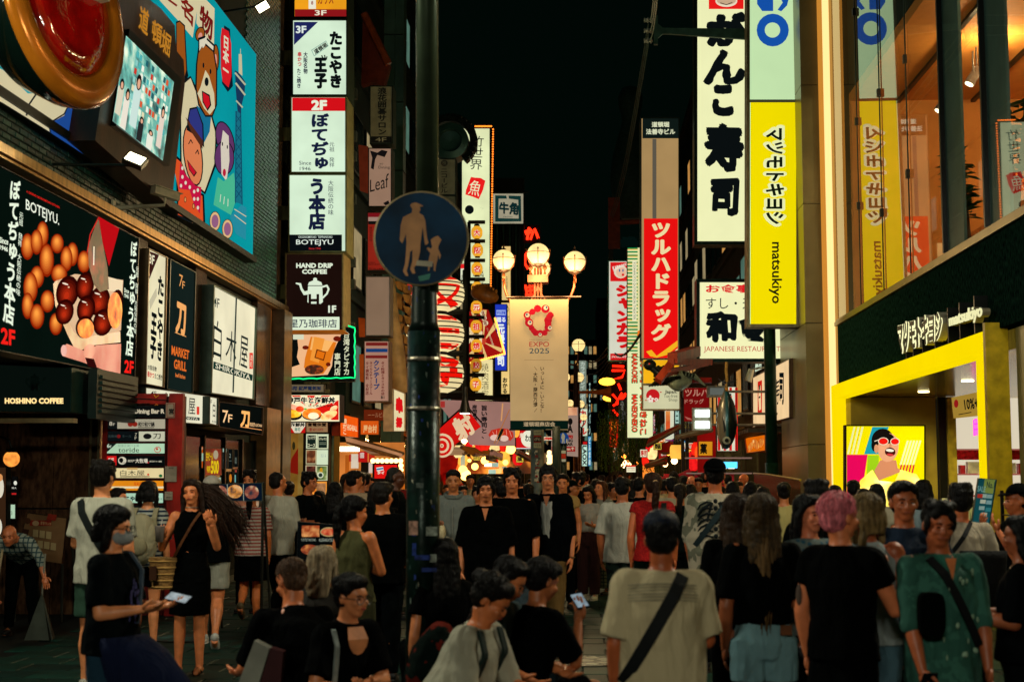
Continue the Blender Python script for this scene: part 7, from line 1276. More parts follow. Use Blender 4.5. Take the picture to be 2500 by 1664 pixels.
# ================= PEOPLE =================
def clothmat(h,kind='plain',h2=None,sc=1.0):
 k=('C',h,kind,h2,sc)
 if k in _M:return _M[k]
 m,nt,b=_new('cloth');c=lin(h);mxc=max(c)
 if mxc<.02:c=(c[0]*.25,c[1]*.38,c[2]*.36)
 b.inputs['Roughness'].default_value=.9;b.inputs['Specular IOR Level'].default_value=.04 if mxc<.02 else .2
 L=nt.links.new;N=nt.nodes.new;tc=N('ShaderNodeTexCoord');src=tc.outputs['Object']
 n=N('ShaderNodeTexNoise');n.inputs['Scale'].default_value=5;n.inputs['Detail'].default_value=3;n.inputs['Distortion'].default_value=.6
 mp=N('ShaderNodeMapping');mp.inputs['Scale'].default_value=(1.6,1.6,.55);L(src,mp.inputs[0]);L(mp.outputs[0],n.inputs['Vector'])
 w=N('ShaderNodeTexNoise');w.inputs['Scale'].default_value=220;L(src,w.inputs['Vector'])
 ma=N('ShaderNodeMath');ma.operation='MULTIPLY_ADD';ma.inputs[1].default_value=.05;L(w.outputs['Fac'],ma.inputs[0]);L(n.outputs['Fac'],ma.inputs[2])
 bp=N('ShaderNodeBump');bp.inputs['Strength'].default_value=.9;bp.inputs['Distance'].default_value=.06;L(ma.outputs[0],bp.inputs['Height']);L(bp.outputs[0],b.inputs['Normal'])
 mix=N('ShaderNodeMix');mix.data_type='RGBA';mix.inputs[6].default_value=(*[x*.8 for x in c],1);mix.inputs[7].default_value=(*c,1);L(n.outputs['Fac'],mix.inputs[0]);out=mix.outputs[2]
 if kind!='plain':
  c2=lin(h2);mx=N('ShaderNodeMix');mx.data_type='RGBA';mx.inputs[7].default_value=(*c2,1);L(out,mx.inputs[6])
  if kind=='stripe':
   s=N('ShaderNodeSeparateXYZ');L(src,s.inputs[0]);q=N('ShaderNodeMath');q.operation='MULTIPLY';q.inputs[1].default_value=26*sc;L(s.outputs[2],q.inputs[0]);f=N('ShaderNodeMath');f.operation='FRACT';L(q.outputs[0],f.inputs[0]);g=N('ShaderNodeMath');g.operation='GREATER_THAN';g.inputs[1].default_value=.55;L(f.outputs[0],g.inputs[0]);L(g.outputs[0],mx.inputs[0])
  elif kind=='plaid':
   s=N('ShaderNodeSeparateXYZ');L(src,s.inputs[0]);gs_=[]
   for ax_ in(0,2):
    q=N('ShaderNodeMath');q.operation='MULTIPLY';q.inputs[1].default_value=20*sc;L(s.outputs[ax_],q.inputs[0]);f=N('ShaderNodeMath');f.operation='FRACT';L(q.outputs[0],f.inputs[0]);g=N('ShaderNodeMath');g.operation='LESS_THAN';g.inputs[1].default_value=.28;L(f.outputs[0],g.inputs[0]);gs_.append(g)
   a=N('ShaderNodeMath');a.operation='MAXIMUM';L(gs_[0].outputs[0],a.inputs[0]);L(gs_[1].outputs[0],a.inputs[1]);L(a.outputs[0],mx.inputs[0])
  else:
   v=N('ShaderNodeTexVoronoi')if kind=='floral' else N('ShaderNodeTexNoise');v.inputs['Scale'].default_value=13*sc;L(src,v.inputs['Vector']);g=N('ShaderNodeMath');g.operation='LESS_THAN' if kind=='floral' else 'GREATER_THAN';g.inputs[1].default_value=.3 if kind=='floral' else .54
   L(v.outputs['Distance' if kind=='floral' else 'Fac'],g.inputs[0]);L(g.outputs[0],mx.inputs[0])
  out=mx.outputs[2]
 L(out,b.inputs['Base Color']);_M[k]=m;return m
def skinmat(h):
 k=('S',h)
 if k in _M:return _M[k]
 h=''.join('%02x'%min(255,int(int(h[i:i+2],16)*f))for i,f in((0,1.22),(2,1.12),(4,1.02)))
 m=D(h,.42,0,.14,14,.12,90,.4);m=m.copy();b=m.node_tree.nodes['Principled BSDF'];b.inputs['Subsurface Weight'].default_value=.08;b.inputs['Subsurface Radius'].default_value=(.02,.008,.004);_M[k]=m;return m
def hairmat(h):
 k=('H',h)
 if k in _M:return _M[k]
 m=D(h,.45,0,.5,40,.8,70,.14,1.0,(1.5,1.5,.12)).copy();_M[k]=m;return m
def frame(d,ref):
 d=Vector(d).normalized();s=Vector(ref)-d*Vector(ref).dot(d)
 s=s.normalized()if s.length>1e-4 else d.orthogonal().normalized();return d,s,d.cross(s)
def hand(m,wr,d,n,sc=1.0,curl=.35,side=1,spread=1.0):
 """palm + four unequal fingers + thumb; d forearm direction, n out of the palm"""
 d,n,s=frame(d,n);s=s*side
 c=Vector(wr)+d*.045*sc
 R=Matrix((s,n,d)).transposed();m.ell(c,(.041*sc,.017*sc,.05*sc),R,10,6)
 for i,(off,L,r)in enumerate(((-.029,.068,.0088),(-.0095,.078,.0092),(.0105,.073,.0088),(.029,.056,.0076))):
  p=c+d*.036*sc+s*off*sc*spread;seg=L/3;pts=[p];a=curl*(.55+.12*i)
  dd=d.copy()
  for k in range(3):
   dd=(d*math.cos(a*(k+1))+n*math.sin(a*(k+1))).normalized();p=p+dd*seg*1.15*sc;pts.append(p.copy())
  m.tube(pts,[r*1.1*sc,r*sc,r*.92*sc,r*.62*sc],7)
 p=c-s*.032*sc-d*.022*sc;t1=(d*.62-s*.62+n*.35).normalized();t2=(d*.86-s*.22+n*.45).normalized()
 m.tube([p,p+t1*.03*sc,p+t1*.034*sc+t2*.026*sc,p+t1*.034*sc+t2*.048*sc],[.0125*sc,.0115*sc,.0098*sc,.006*sc],7)
PEND=[]
def remesh(o,vox,smooth=2,disp=0.0,dsc=.08,dec=0):
 md=o.modifiers.new('r','REMESH');md.mode='VOXEL';md.voxel_size=vox;md.use_smooth_shade=True
 if smooth:s=o.modifiers.new('s','SMOOTH');s.iterations=smooth;s.factor=.5
 if disp:
  key=f'dtex{dsc}';tx=bpy.data.textures.get(key)or bpy.data.textures.new(key,'CLOUDS');tx.noise_scale=dsc;tx.noise_depth=1
  d=o.modifiers.new('d','DISPLACE');d.texture=tx;d.strength=disp;d.mid_level=.5;d.texture_coords='LOCAL'
 PEND.append(o)
LEGS=dict(
 stand=dict(L=((.085,.0,.48),(.095,.01,.08)),R=((-.085,.0,.48),(-.095,.02,.08))),
 wide=dict(L=((.11,.0,.48),(.15,.01,.08)),R=((-.11,.0,.48),(-.14,.02,.08))),
 walk=dict(L=((.08,-.14,.49),(.07,-.26,.09)),R=((-.08,.02,.48),(-.08,.28,.14))),
 walk2=dict(L=((.08,.0,.48),(.07,.26,.16)),R=((-.08,-.12,.49),(-.07,-.2,.08))),
 kick=dict(L=((.07,.02,.48),(.06,.30,.30)),R=((-.07,-.03,.48),(-.07,-.02,.08))))
def person(x,Y,H=1.7,face=0,label='',legs='stand',lean=0,twist=0,head=(0,0,0),hair='short',hairc='14110f',skin='a8714e',top='181818',topk='plain',top2=None,tsc=1.0,sleeve=.55,bottom='trousers',botc='15171a',botk='plain',bot2=None,bsc=1.0,
   shoe='202020',arms=('hang','hang'),build=1.0,fit=1.0,q=1.0,extra=None,seat=None,crop=0,shirtlen=.07,name='person',fig=None,hands=True,feat=True,female=False,neckl=1.0,curl=.35,group=None,hairs=1.0):
 """x: world X; Y: distance along the street; face: degrees, 0 looks at the camera, 90 looks right, 180 away"""
 k=H/1.75;rz=math.radians(face);e=empty(name,(x,Y,0),label,'person',group)
 W=Matrix.Translation((x,Y,0))@Matrix.Rotation(rz,4,'Z')@Matrix.Scale(k,4)
 def w(p):return W@Vector(p)
 vox=.0125*q;b_=build
 pz=.93 if seat is None else seat/k
 pel=Vector((0,0,pz))
 U=Matrix.Translation(pel)@Matrix.Rotation(math.radians(lean),4,'X')@Matrix.Rotation(math.radians(twist),4,'Z')
 def u(p):return U@Vector(p)
 # arms
 sw=(.168 if not female else .15)*(.5+.5*b_)
 sh={s:u((s*sw,.0,.452))for s in(1,-1)};aj={}
 for s,a in((1,arms[0]),(-1,arms[1])):
  S=sh[s]
  if a=='hang':el=S+Vector((s*.055,.03,-.29));wr=el+Vector((s*.0,-.06,-.245))
  elif a=='swing':el=S+Vector((s*.06,.09,-.27));wr=el+Vector((0,-.08,-.24))
  elif a=='swingf':el=S+Vector((s*.05,-.04,-.29));wr=el+Vector((-s*.02,-.13,-.21))
  elif a=='fwd':el=S+Vector((s*.05,-.04,-.28));wr=el+Vector((-s*.07,-.24,.03))
  elif a=='phone':el=S+Vector((s*.05,-.06,-.27));wr=el+Vector((-s*.1,-.2,.12))
  elif a=='up':el=S+Vector((s*.09,-.04,-.26));wr=el+Vector((-s*.03,-.14,.2))
  elif a=='chin':el=S+Vector((s*.05,-.12,-.24));wr=el+Vector((-s*.1,-.1,.22))
  elif a=='out':el=S+Vector((s*.14,-.05,-.25));wr=el+Vector((s*.02,-.2,-.06))
  elif a=='knee':el=S+Vector((s*.05,-.1,-.26));wr=el+Vector((-s*.02,-.22,-.06))
  elif a=='down':el=S+Vector((s*.03,-.06,-.29));wr=el+Vector((-s*.02,-.08,-.24))
  elif a=='back':el=S+Vector((s*.08,.1,-.26));wr=el+Vector((-s*.1,.06,-.2))
  elif a=='cross':el=S+Vector((s*.06,-.08,-.27));wr=el+Vector((-s*.22,-.1,.02))
  else:el=Vector(a[0]);wr=Vector(a[1])
  aj[s]=(S,el,wr)
 # legs
 lj={}
 if seat is None:
  Lg=LEGS[legs]if isinstance(legs,str)else legs
  for s,kx in((1,'L'),(-1,'R')):lj[s]=(Vector((s*.085,0,pz-.02)),Vector(Lg[kx][0]),Vector(Lg[kx][1]))
 else:
  kz=max(.42,pz+.03)
  for s in(1,-1):lj[s]=(Vector((s*.09,0,pz)),Vector((s*.14,-.42,kz)),Vector((s*.12,-.36,.08)))
 hy,hp,hr=head;NC=u((0,.01,.545));
 HM=Matrix.Translation(u((0,.0,.66)))@Matrix.Rotation(math.radians(hy),4,'Z')@Matrix.Rotation(math.radians(hp+lean*.35),4,'X')@Matrix.Rotation(math.radians(hr),4,'Y')
 def h(p):return HM@Vector(p)
 HR=HM.to_3x3()
 if crop:pass
 def ring(c,rx,ry,M,n=16):return[M@Vector((c[0]+rx*math.cos(t),c[1]+ry*math.sin(t),c[2]))for t in[2*math.pi*i/n for i in range(n)]]
 def TM(m,rings,M=U):m.loft([[w(p)for p in ring(c,rx,ry,M)]for c,rx,ry in rings])
 hipw=(.16 if not female else .165)*b_;wst=(.138 if not female else .118)*b_;chs=(.158 if not female else .138)*(.4+.6*b_)
 m=MB()
 TM(m,[((0,0,-.1),hipw*.8,.085*b_),((0,0,-.02),hipw,.108*b_),((0,0,.08),wst*1.04,.098*b_),((0,0,.16),wst,.088*b_),((0,0,.30),chs,.108*b_),((0,.005,.42),chs*1.02,.1),((0,.012,.49),.105,.07),((0,.015,.53),.055,.052)])
 m.tube([w(u((0,.014,.50))),w(NC),w(h((0,.018,-.05)))],[.062*k*b_**.5,.054*k*b_**.5,.054*k*b_**.5],12)
 for s in(1,-1):
  S,el,wr=aj[s];S2=S+(u((0,0,.5))-S)*.22
  m.ell(w(S2*.25+S*.75),.056*k*b_);m.tube([w(S),w(S.lerp(el,.45)),w(el)],[.05*k*b_,.045*k*b_,.037*k*b_],10);m.ell(w(el),.038*k*b_,seg=10,rings=6)
  m.tube([w(el),w(el.lerp(wr,.3)),w(wr)],[.037*k*b_,.038*k*b_,.025*k],10);m.ell(w(wr),.026*k,seg=8,rings=6)
  hp_,kn,an=lj[s];g=1.0 if not female else .94
  m.tube([w(hp_),w(hp_.lerp(kn,.4)),w(kn)],[.088*k*b_,.08*k*b_*g,.054*k*b_*g],12);m.ell(w(kn),.056*k*b_*g,seg=10,rings=6)
  kb_=Vector((0,.012,0));m.tube([w(kn),w(kn.lerp(an,.32)+kb_),w(kn.lerp(an,.75)),w(an)],[.053*k*b_*g,.057*k*b_*g,.038*k,.034*k],12)
  fd=Vector((0,-1,0))if an.z<.12 else Vector((0,-.75,-.7));m.tube([w(an+Vector((0,.035,-.03))),w(an+fd*.08+Vector((0,0,-.035))),w(an+fd*.17+Vector((0,0,-.045)))],[.036*k,.038*k,.022*k],8)
 # head
 HRk=Matrix.Rotation(rz,3,'Z')@HR;f_=.94 if female else 1.0
 def he(c,r,rot=None):m.ell(w(h(c)),tuple(v*k for v in r),HRk if rot is None else HRk@rot,14,9)
 he((0,.012,.04),(.074*f_,.092,.082));he((0,-.022,-.03),(.06*f_,.064,.072));he((0,-.045,-.078),(.034*f_,.038,.028));he((0,-.03,.035),(.066*f_,.062,.05))
 he((0,-.094,-.012),(.0105,.016,.024));he((0,-.099,-.026),(.015,.012,.011));he((.016,-.083,-.05),(.02,.014,.009));he((-.016,-.083,-.05),(.02,.014,.009));he((0,-.08,-.058),(.022,.013,.008))
 he((.034,-.07,-.02),(.024,.024,.02));he((-.034,-.07,-.02),(.024,.024,.02));he((0,-.08,.028),(.045,.014,.008))
 for s in(1,-1):he((s*.076*f_,.012,-.002),(.010,.02,.031))
 body=m.build('body',skinmat(skin),e,smooth=True);remesh(body,min(vox,.0115*q),2)
 if hands:
  mh=MB()
  for s in(1,-1):
   S,el,wr=aj[s];fd=(w(wr)-w(el)).normalized();a=arms[0]if s==1 else arms[1]
   pal=Matrix.Rotation(rz,3,'Z')@(Vector((-s,.1,0))if(isinstance(a,str)and a in('hang','swing','swingf','down','back'))else Vector((-s*.35,0,1)))
   hand(mh,w(wr)-fd*.012,fd,pal,k*.98,curl,side=(1 if s==1 else-1)*(1))
  body['_hands']=1;HANDS[body.name]=mh
 # face features
 if feat:
  for s in(1,-1):
   MB().ell(w(h((s*.030,-.0905,.004))),(.0115*k,.006*k,.0048*k),HRk,10,6).build('eye',D('0a0806',.25),e,smooth=True)
   fm=MB();fm.tube([w(h((s*.014,-.0975,.020))),w(h((s*.030,-.0955,.027))),w(h((s*.047,-.086,.021)))],[.0028*k,.0034*k,.0018*k],6)
   fm.build('eyebrow',D(hairc if hairc<'90' else '2a1a10',.7),e)
  fm=MB().ell(w(h((0,-.0945,-.0505))),(.021*k,.006*k,.0052*k),HRk,10,6);fm.build('mouth',D('96503c' if not female else 'a03830',.4),e,smooth=True)
 # top
 if top:
  m=MB();ez=.012+.014*fit;L0=-shirtlen;fl=1+.10*fit
  rr_=[((0,0,L0),hipw*fl+ez*.6,.118*b_*fl+ez*.6),((0,0,.04),max(wst*1.12,hipw*.94)*(.55+.45*fit)+ez,.105*b_*(.6+.4*fit)+ez),((0,0,.16),max(wst,(wst+chs)/2*fit*.97)+ez,.098*b_*(.6+.4*fit)+ez),((0,0,.30),chs+ez*1.3,.112*b_+ez),((0,.005,.41),chs*1.04+ez,.102+ez*.8),((0,.012,.475),.125,.086),((0,.014,.52),.072,.064)]
  if crop:rr_=[r for r in rr_ if r[0][2]>=crop];rr_=[((0,0,crop),wst+ez*1.2,.09*b_+ez)]+[r for r in rr_ if r[0][2]>crop+.03]
  TM(m,rr_)
  if sleeve>0:
   for s in(1,-1):
    S,el,wr=aj[s];r1=(.056+.011*fit)*k*b_**.5;m.ell(w(S),r1*.96,seg=12,rings=8);m.tube([w(S+Vector((0,0,.004))),w(S*.45+u((0,.01,.49))*.55)],[r1*.93,.05*k],12)
    if sleeve<=1:en=S.lerp(el,sleeve);m.tube([w(S),w(S.lerp(en,.5)),w(en)],[r1,r1*1.0,r1*(.95+.14*fit)],14)
    else:en=el.lerp(wr,min(1,sleeve-1));m.tube([w(S),w(el)],[r1,.052*k*b_],12);m.ell(w(el),.054*k*b_);m.tube([w(el),w(en)],[.052*k*b_,.042*k*b_],12)
  o=m.build('shirt',clothmat(top,topk,top2,tsc),e,smooth=True);remesh(o,vox*1.05,3,.022*k,.11)
 # bottoms
 m=MB();el_=.010
 if bottom in('trousers','shorts','wide'):
  TM(m,[((0,0,-.13),hipw*.9,.1*b_),((0,0,-.04),hipw+.012,.118*b_),((0,0,.06),wst*1.04+.014,.104*b_),((0,0,.10),wst+.012,.098*b_)],U if seat is None else Matrix.Translation(pel))
  for s in(1,-1):
   hp_,kn,an=lj[s];lw=1.35 if bottom=='wide' else 1.0
   if bottom=='shorts':en=hp_.lerp(kn,bsc if bsc!=1.0 else .86);m.tube([w(hp_),w(en)],[.1*k*b_,.096*k*b_],14)
   else:m.tube([w(hp_),w(kn)],[.1*k*b_,.072*k*b_*lw],14);m.ell(w(kn),.073*k*b_*lw);m.tube([w(kn),w(an+Vector((0,0,.02)))],[.072*k*b_*lw,.056*k*lw],14)
  o=m.build('trousers' if bottom!='shorts' else 'shorts',clothmat(botc,botk,bot2),e,smooth=True);remesh(o,vox*1.1,2,.018*k,.1)
 elif bottom in('skirt','longskirt','dress'):
  L={'skirt':.36,'longskirt':.8,'dress':.40}[bottom];sx_={'skirt':1.16,'longskirt':1.45,'dress':1.12}[bottom]
  mm_=Matrix.Translation(pel);rs_=[((0,0,.15),wst+.02,.104*b_),((0,0,.0),hipw+.012,.118*b_),((0,0,-.15),hipw*1.04+.014,.125*b_),((0,.01,-L),hipw*sx_,.13*b_*sx_)]
  if seat is None:TM(m,rs_[::-1],mm_)
  o=m.build('skirt',clothmat(botc,botk,bot2),e,smooth=True);remesh(o,vox*1.1,2,.02*k,.12)
 # shoes
 if shoe:
  for s in(1,-1):
   m=MB();m.mat(D(shoe,.5,0,.2));an=lj[s][2];fl_=an.z<.12;fd=Vector((0,-1,0))if fl_ else Vector((0,-.75,-.7));R=Matrix.Rotation(rz,3,'Z')@(Matrix.Identity(3)if fl_ else Matrix.Rotation(math.radians(43),3,'X'))
   c=an+fd*.055+Vector((0,0,-.038));m.ell(w(c),(.046*k,.132*k,.036*k),R,14,8);m.ell(w(an+Vector((0,.01,-.005))),(.045*k,.055*k,.045*k),R,10,6)
   m.ell(w(c+(Vector((0,0,-.028))if fl_ else fd.cross(Vector((1,0,0)))*.0)),(.049*k,.137*k,.014*k),R,14,6)
   m.build('shoe',None,e,smooth=True)
 # hair
 HB=MB()
 def hr_(c,r,rot=None):HB.ell(w(h(c)),tuple(v*k*hairs for v in r),HRk if rot is None else HRk@rot,14,9)
 def cap_base():
  hr_((0,.024,.062),(.086,.098,.076));hr_((0,.048,.015),(.08,.072,.085));hr_((0,-.03,.095),(.07,.058,.04))
 if hair in('short','mess','fade','bangs','pony','bun','long','bob','wave','braid','mid'):cap_base()
 if hair=='short':hr_((.05,-.045,.085),(.03,.035,.03));hr_((-.05,-.045,.085),(.03,.035,.03))
 if hair=='mess':
  for i in range(10):a=i*.628;hr_((math.cos(a)*.055,.01+math.sin(a)*.07,.105+.012*(i%2)),(.034,.034,.03))
  hr_((.045,-.068,.062),(.028,.022,.03));hr_((-.042,-.07,.066),(.03,.022,.026));hr_((.072,-.02,.02),(.016,.035,.045));hr_((-.072,-.02,.02),(.016,.035,.045))
 if hair=='bangs':
  for i in range(6):hr_((-.05+i*.02,-.076+abs(i-2.5)*.006,.055-.004*(i%2)),(.018,.016,.034))
  hr_((.074,-.02,.01),(.016,.04,.05));hr_((-.074,-.02,.01),(.016,.04,.05))
 if hair in('pony',):
  HB.tube([w(h((0,.1,.04))),w(h((0,.15,.03))),w(h((0,.155,-.06))),w(h((.01,.14,-.17))),w(h((.0,.13,-.3)))],[.025*k,.034*k,.04*k,.036*k,.012*k],10)
 if hair=='bun':hr_((0,.12,.07),(.042,.042,.042))
 if hair in('long','wave','mid','bob','braid'):
  Lh={'long':.42,'wave':.55,'mid':.26,'bob':.14,'braid':.16}[hair]
  n=9;rings=[]
  for i in range(n):
   t=i/(n-1);z=.06-t*Lh;yy=.05+.035*min(1,t*2.2);wd=.086+.022*math.sin(min(1,t*1.4)*1.57)-(.04*t*t if hair!='bob' else-.004);dp=.05-.02*t
   rings.append([w(h((wd*math.cos(a),yy+dp*math.sin(a),z)))for a in[2*math.pi*j/16 for j in range(16)]])
  HB.loft(rings)
  for s in(1,-1):
   HB.tube([w(h((s*.06,-.03,.07))),w(h((s*.083,.0,.0))),w(h((s*.088,.01,-.08))),w(h((s*.085,.03,-min(Lh,.25))))],[.026*k,.026*k,.028*k,.016*k],8)
  if hair=='long' or hair=='mid':
   for i in range(5):hr_((-.048+i*.024,-.066+abs(i-2)*.008,.078),(.02,.02,.02))
 if hair=='braid':HB.tube([w(h((.05,.08,-.06))),w(h((.07,.09,-.14))),w(h((.075,.08,-.22))),w(h((.07,.07,-.32)))],[.03*k,.026*k,.022*k,.01*k],8)
 if hair=='bald':hr_((0,.045,.02),(.0765,.066,.06))
 if hair=='crop':hr_((0,.03,.06),(.08,.09,.07));hr_((0,.05,.01),(.076,.066,.08))
 if hair not in('none',):
  o=HB.build('hair',hairmat(hairc),e,smooth=True);remesh(o,vox*.75,1,{'bald':.002}.get(hair,.014)*k,.03)
 if q<=.92 and hair not in('none','bald'):
  rs=random.Random(int(x*100));m=MB();n=110 if hair in('short','crop','mess','bangs')else 150
  for i in range(n):
   th=rs.uniform(0,6.283);ph=rs.uniform(.25,1.45);P0=[];ln=rs.uniform(.5,1.1);sgn=rs.uniform(-.5,.5)
   for j in range(5):
    p_=ph-ln*j/4;t_=th+sgn*j/4;rr_=1.02+.05*(j==4)*rs.random();yy_=.1*math.cos(p_)*math.sin(t_)
    if yy_<-.06 and math.sin(p_)<.45:break
    P0.append(w(h((.086*hairs*rr_*math.cos(p_)*math.cos(t_),.024+yy_*rr_*hairs,.05+.088*hairs*rr_*math.sin(p_)))))
   if len(P0)>2:m.tube(P0,[.0035*k]*(len(P0)-1)+[.0008],4,False)
  m.build('hair_strands',hairmat(hairc),e,smooth=True)
 if extra:extra(dict(e=e,w=w,u=u,h=h,aj=aj,lj=lj,k=k,rz=rz,HRk=HRk,ring=ring,U=U,hipw=hipw,chs=chs,b=b_))
 return e
HANDS={}
def PX(px_,Y):return SY(Y)(px_,1162).x
def flush():
 dg=bpy.context.evaluated_depsgraph_get();dg.update()
 for o in PEND:
  me=bpy.data.meshes.new_from_object(o.evaluated_get(dg),depsgraph=dg);mt=[m for m in o.data.materials]
  if o.name in HANDS:
   hm=HANDS[o.name];hme=bpy.data.meshes.new('h');hme.from_pydata(hm.v,[],hm.f);b=bmesh.new();b.from_mesh(me);b.from_mesh(hme);b.to_mesh(me);b.free();bpy.data.meshes.remove(hme);del o['_hands']
  o.modifiers.clear();o.data=me;me.name=o.name.split('.')[0]
  if not me.materials:
   for m_ in mt:me.materials.append(m_)
  me.polygons.foreach_set('use_smooth',[True]*len(me.polygons))
 PEND.clear()
# accessories
def strap(c,a,b,col='101010',wd=.035,off=.03,front=False,down=None,nm='strap'):
 """diagonal strap over the back/front: a,b in torso coords (x,z)"""
 pts=[]
 for i in range(13):
  t=i/12;x=a[0]+(b[0]-a[0])*t;z=a[1]+(b[1]-a[1])*t;rx=c['chs']*1.1+off;ry=.118*c['b']+off
  y=ry*math.sqrt(max(.02,1-(x/rx)**2))*(1 if not front else-1)*(1 if z<.42 else max(.35,1-(z-.42)*6));pts.append(c['w'](c['u']((x,y,z))))
 m=MB();up=Vector(pts[-1])-Vector(pts[0]);rings=[]
 nrm=(c['w'](c['u']((0,1,0)))-c['w'](c['u']((0,0,0)))).normalized()*(1 if not front else-1)
 for i,p in enumerate(pts):
  d=(pts[min(i+1,12)]-pts[max(i-1,0)]).normalized();s=d.cross(nrm).normalized()*wd/2*c['k'];rings.append([p-s-nrm*.012,p+s-nrm*.012,p+s+nrm*.006,p-s+nrm*.006])
 m.loft(rings);m.build(nm,D(col,.7,0,.15,20),c['e']);return pts
def phone(c,s=1,glow=None,col='101418',spin=None):
 S,el,wr=c['aj'][s];p=c['w'](wr);d=(c['w'](wr)-c['w'](el)).normalized();q=p+d*.09+Vector((0,0,.03));R=Matrix.Rotation(c['rz'],3,'Z')@Matrix.Rotation(math.radians(35),3,'X')
 if spin is not None:R=Matrix.Rotation(math.radians(120),3,'X')@Matrix.Rotation(math.radians(spin),3,'Y')
 m=MB().box(-.036,.036,-.004,.004,-.07,.07,R);m.v=[tuple(Vector(v)+q)for v in m.v];ph=empty('phone',q,'phone held by the '+c['who'],'phone');m.build('case',D(col,.2),ph)
 if glow:m=MB().box(-.032,.032,.0045,.005,-.064,.064,R);m.v=[tuple(Vector(v)+q)for v in m.v];m.build('screen',E(glow,.4,.5,30),ph)
def bag(p,r,col,label,cat='bag',name='bag',mat=None,taper=.8,rings=5):
 m=MB();p=Vector(p);rr=[]
 for i in range(rings+3):
  t=i/(rings+2);s=taper+(1-taper)*t;rr.append([(p.x+r[0]*s*math.cos(a)*(1 if abs(math.cos(a))<.9 else 1),p.y+r[1]*s*math.sin(a),p.z-r[2]+2*r[2]*t)for a in[2*math.pi*j/16 for j in range(16)]])
 m.loft(rr);return m.build(name,mat or D(col,.8,0,.25,12,.4,40),None,smooth=True,label=label,cat=cat)
DK='0c0d0f';SK1='a86a44';SK2='b87a54';SK3='8a5232';SKP='c08660'
def who(c,n):c['who']=n;return c
# --- 1 tall man in white tee, back view, left
def x1(c):
 strap(c,(.15,.5),(-.17,.0),'0c1414',.05);p=c['w'](c['u']((-.2,.1,.02)))
 bag(p+Vector((0,0,-.02)),(.09,.12,.13),'0c1210','black sling bag hanging at the hip of the man in the white tee at left')
P1=dict(label='tall man in a white tee seen from behind at left, black strap across his back',skin=SKP,top='b8b8a4',sleeve=.8,bottom='shorts',botc='2c4a3a',bsc=.8,arms=('fwd','hang'),build=1.12,shirtlen=.12,hair='mess',hairc='15110d',face=172,shoe='b0b0a0')
person(PX(252,11.2),11.2,1.85,extra=x1,feat=False,q=.9,legs='stand',**P1)
# --- 2 masked woman, profile right, near
def x2(c):
 who(c,'masked woman in glasses');w,h=c['w'],c['h']
 MB().ell(w(h((0,-.055,-.045))),(.066*c['k'],.07*c['k'],.05*c['k']),c['HRk'],16,10).build('face_mask',clothmat('9aa0a0'),c['e'],smooth=True)
 m=MB()
 for s in(1,-1):m.tube([w(h((s*.032+.026*math.cos(a),-.106,.006+.02*math.sin(a))))for a in[2*math.pi*i/14 for i in range(15)]],.0022,5);m.tube([w(h((s*.056,-.1,.01))),w(h((s*.08,.0,.005)))],.002,5)
 m.build('glasses',D('0a0a0a',.3),c['e'])
 m=MB();m.tube([w(h((s*.07,-.03,-.03)))for s in(1,)]+[w(h((.078,.01,-.01)))],.0015,4);m.build('mask_loop',D('c8c8c0'),c['e'])
 # print
 m=MB();rr=random.Random(8)
 for i in range(26):
  x=rr.uniform(-.07,.07);z=rr.uniform(.1,.36);y=-(.118*c['b']+.03)*math.sqrt(1-(x/.2)**2);p=w(c['u']((x,y-.004,z)));m.ell(p,(rr.uniform(.006,.014),.003,rr.uniform(.008,.025)),Matrix.Rotation(c['rz'],3,'Z'),6,4)
 m.build('shirt_print',D('3a3a6a',.7),c['e'])
 phone(c,1,'d8e8f0','0a0a0c',70);strap(c,(.1,.52),(.02,.1),'3a4a5a',.02,.035,True,nm='lanyard')
person(PX(283,7.6),7.6,1.56,face=78,label='masked woman with glasses and a dark printed tee looking right, holding a glowing phone',skin=SKP,hair='bob',hairs=1.12,hairc='0c0a09',top='10161a',sleeve=.85,bottom='trousers',botc='1c3c50',arms=('fwd','fwd'),extra=x2,female=True,build=1.1,q=.75,legs='stand',head=(4,4,0),shoe='141414',fit=1.2)
o_=MB();
def navy():
 e=empty('jacket',(PX(350,7.4),7.4,.6),'navy jacket tied round the masked woman and hanging at her front','jacket');m=MB();X=PX(330,7.5)
 rings=[]
 for i,(z,hw,hd,dx)in enumerate(((.86,.14,.15,-.08),(.78,.19,.17,-.02),(.66,.22,.15,.05),(.54,.26,.12,.12),(.42,.25,.08,.17),(.34,.12,.03,.2))):rings.append([(X+dx+hw*math.cos(a)*(1+.06*math.sin(3*a+i)),7.55+hd*math.sin(a),z)for a in[2*math.pi*j/18 for j in range(18)]])
 m.loft(rings);m.build('cloth',clothmat('0c1838'),e,smooth=True)
navy()
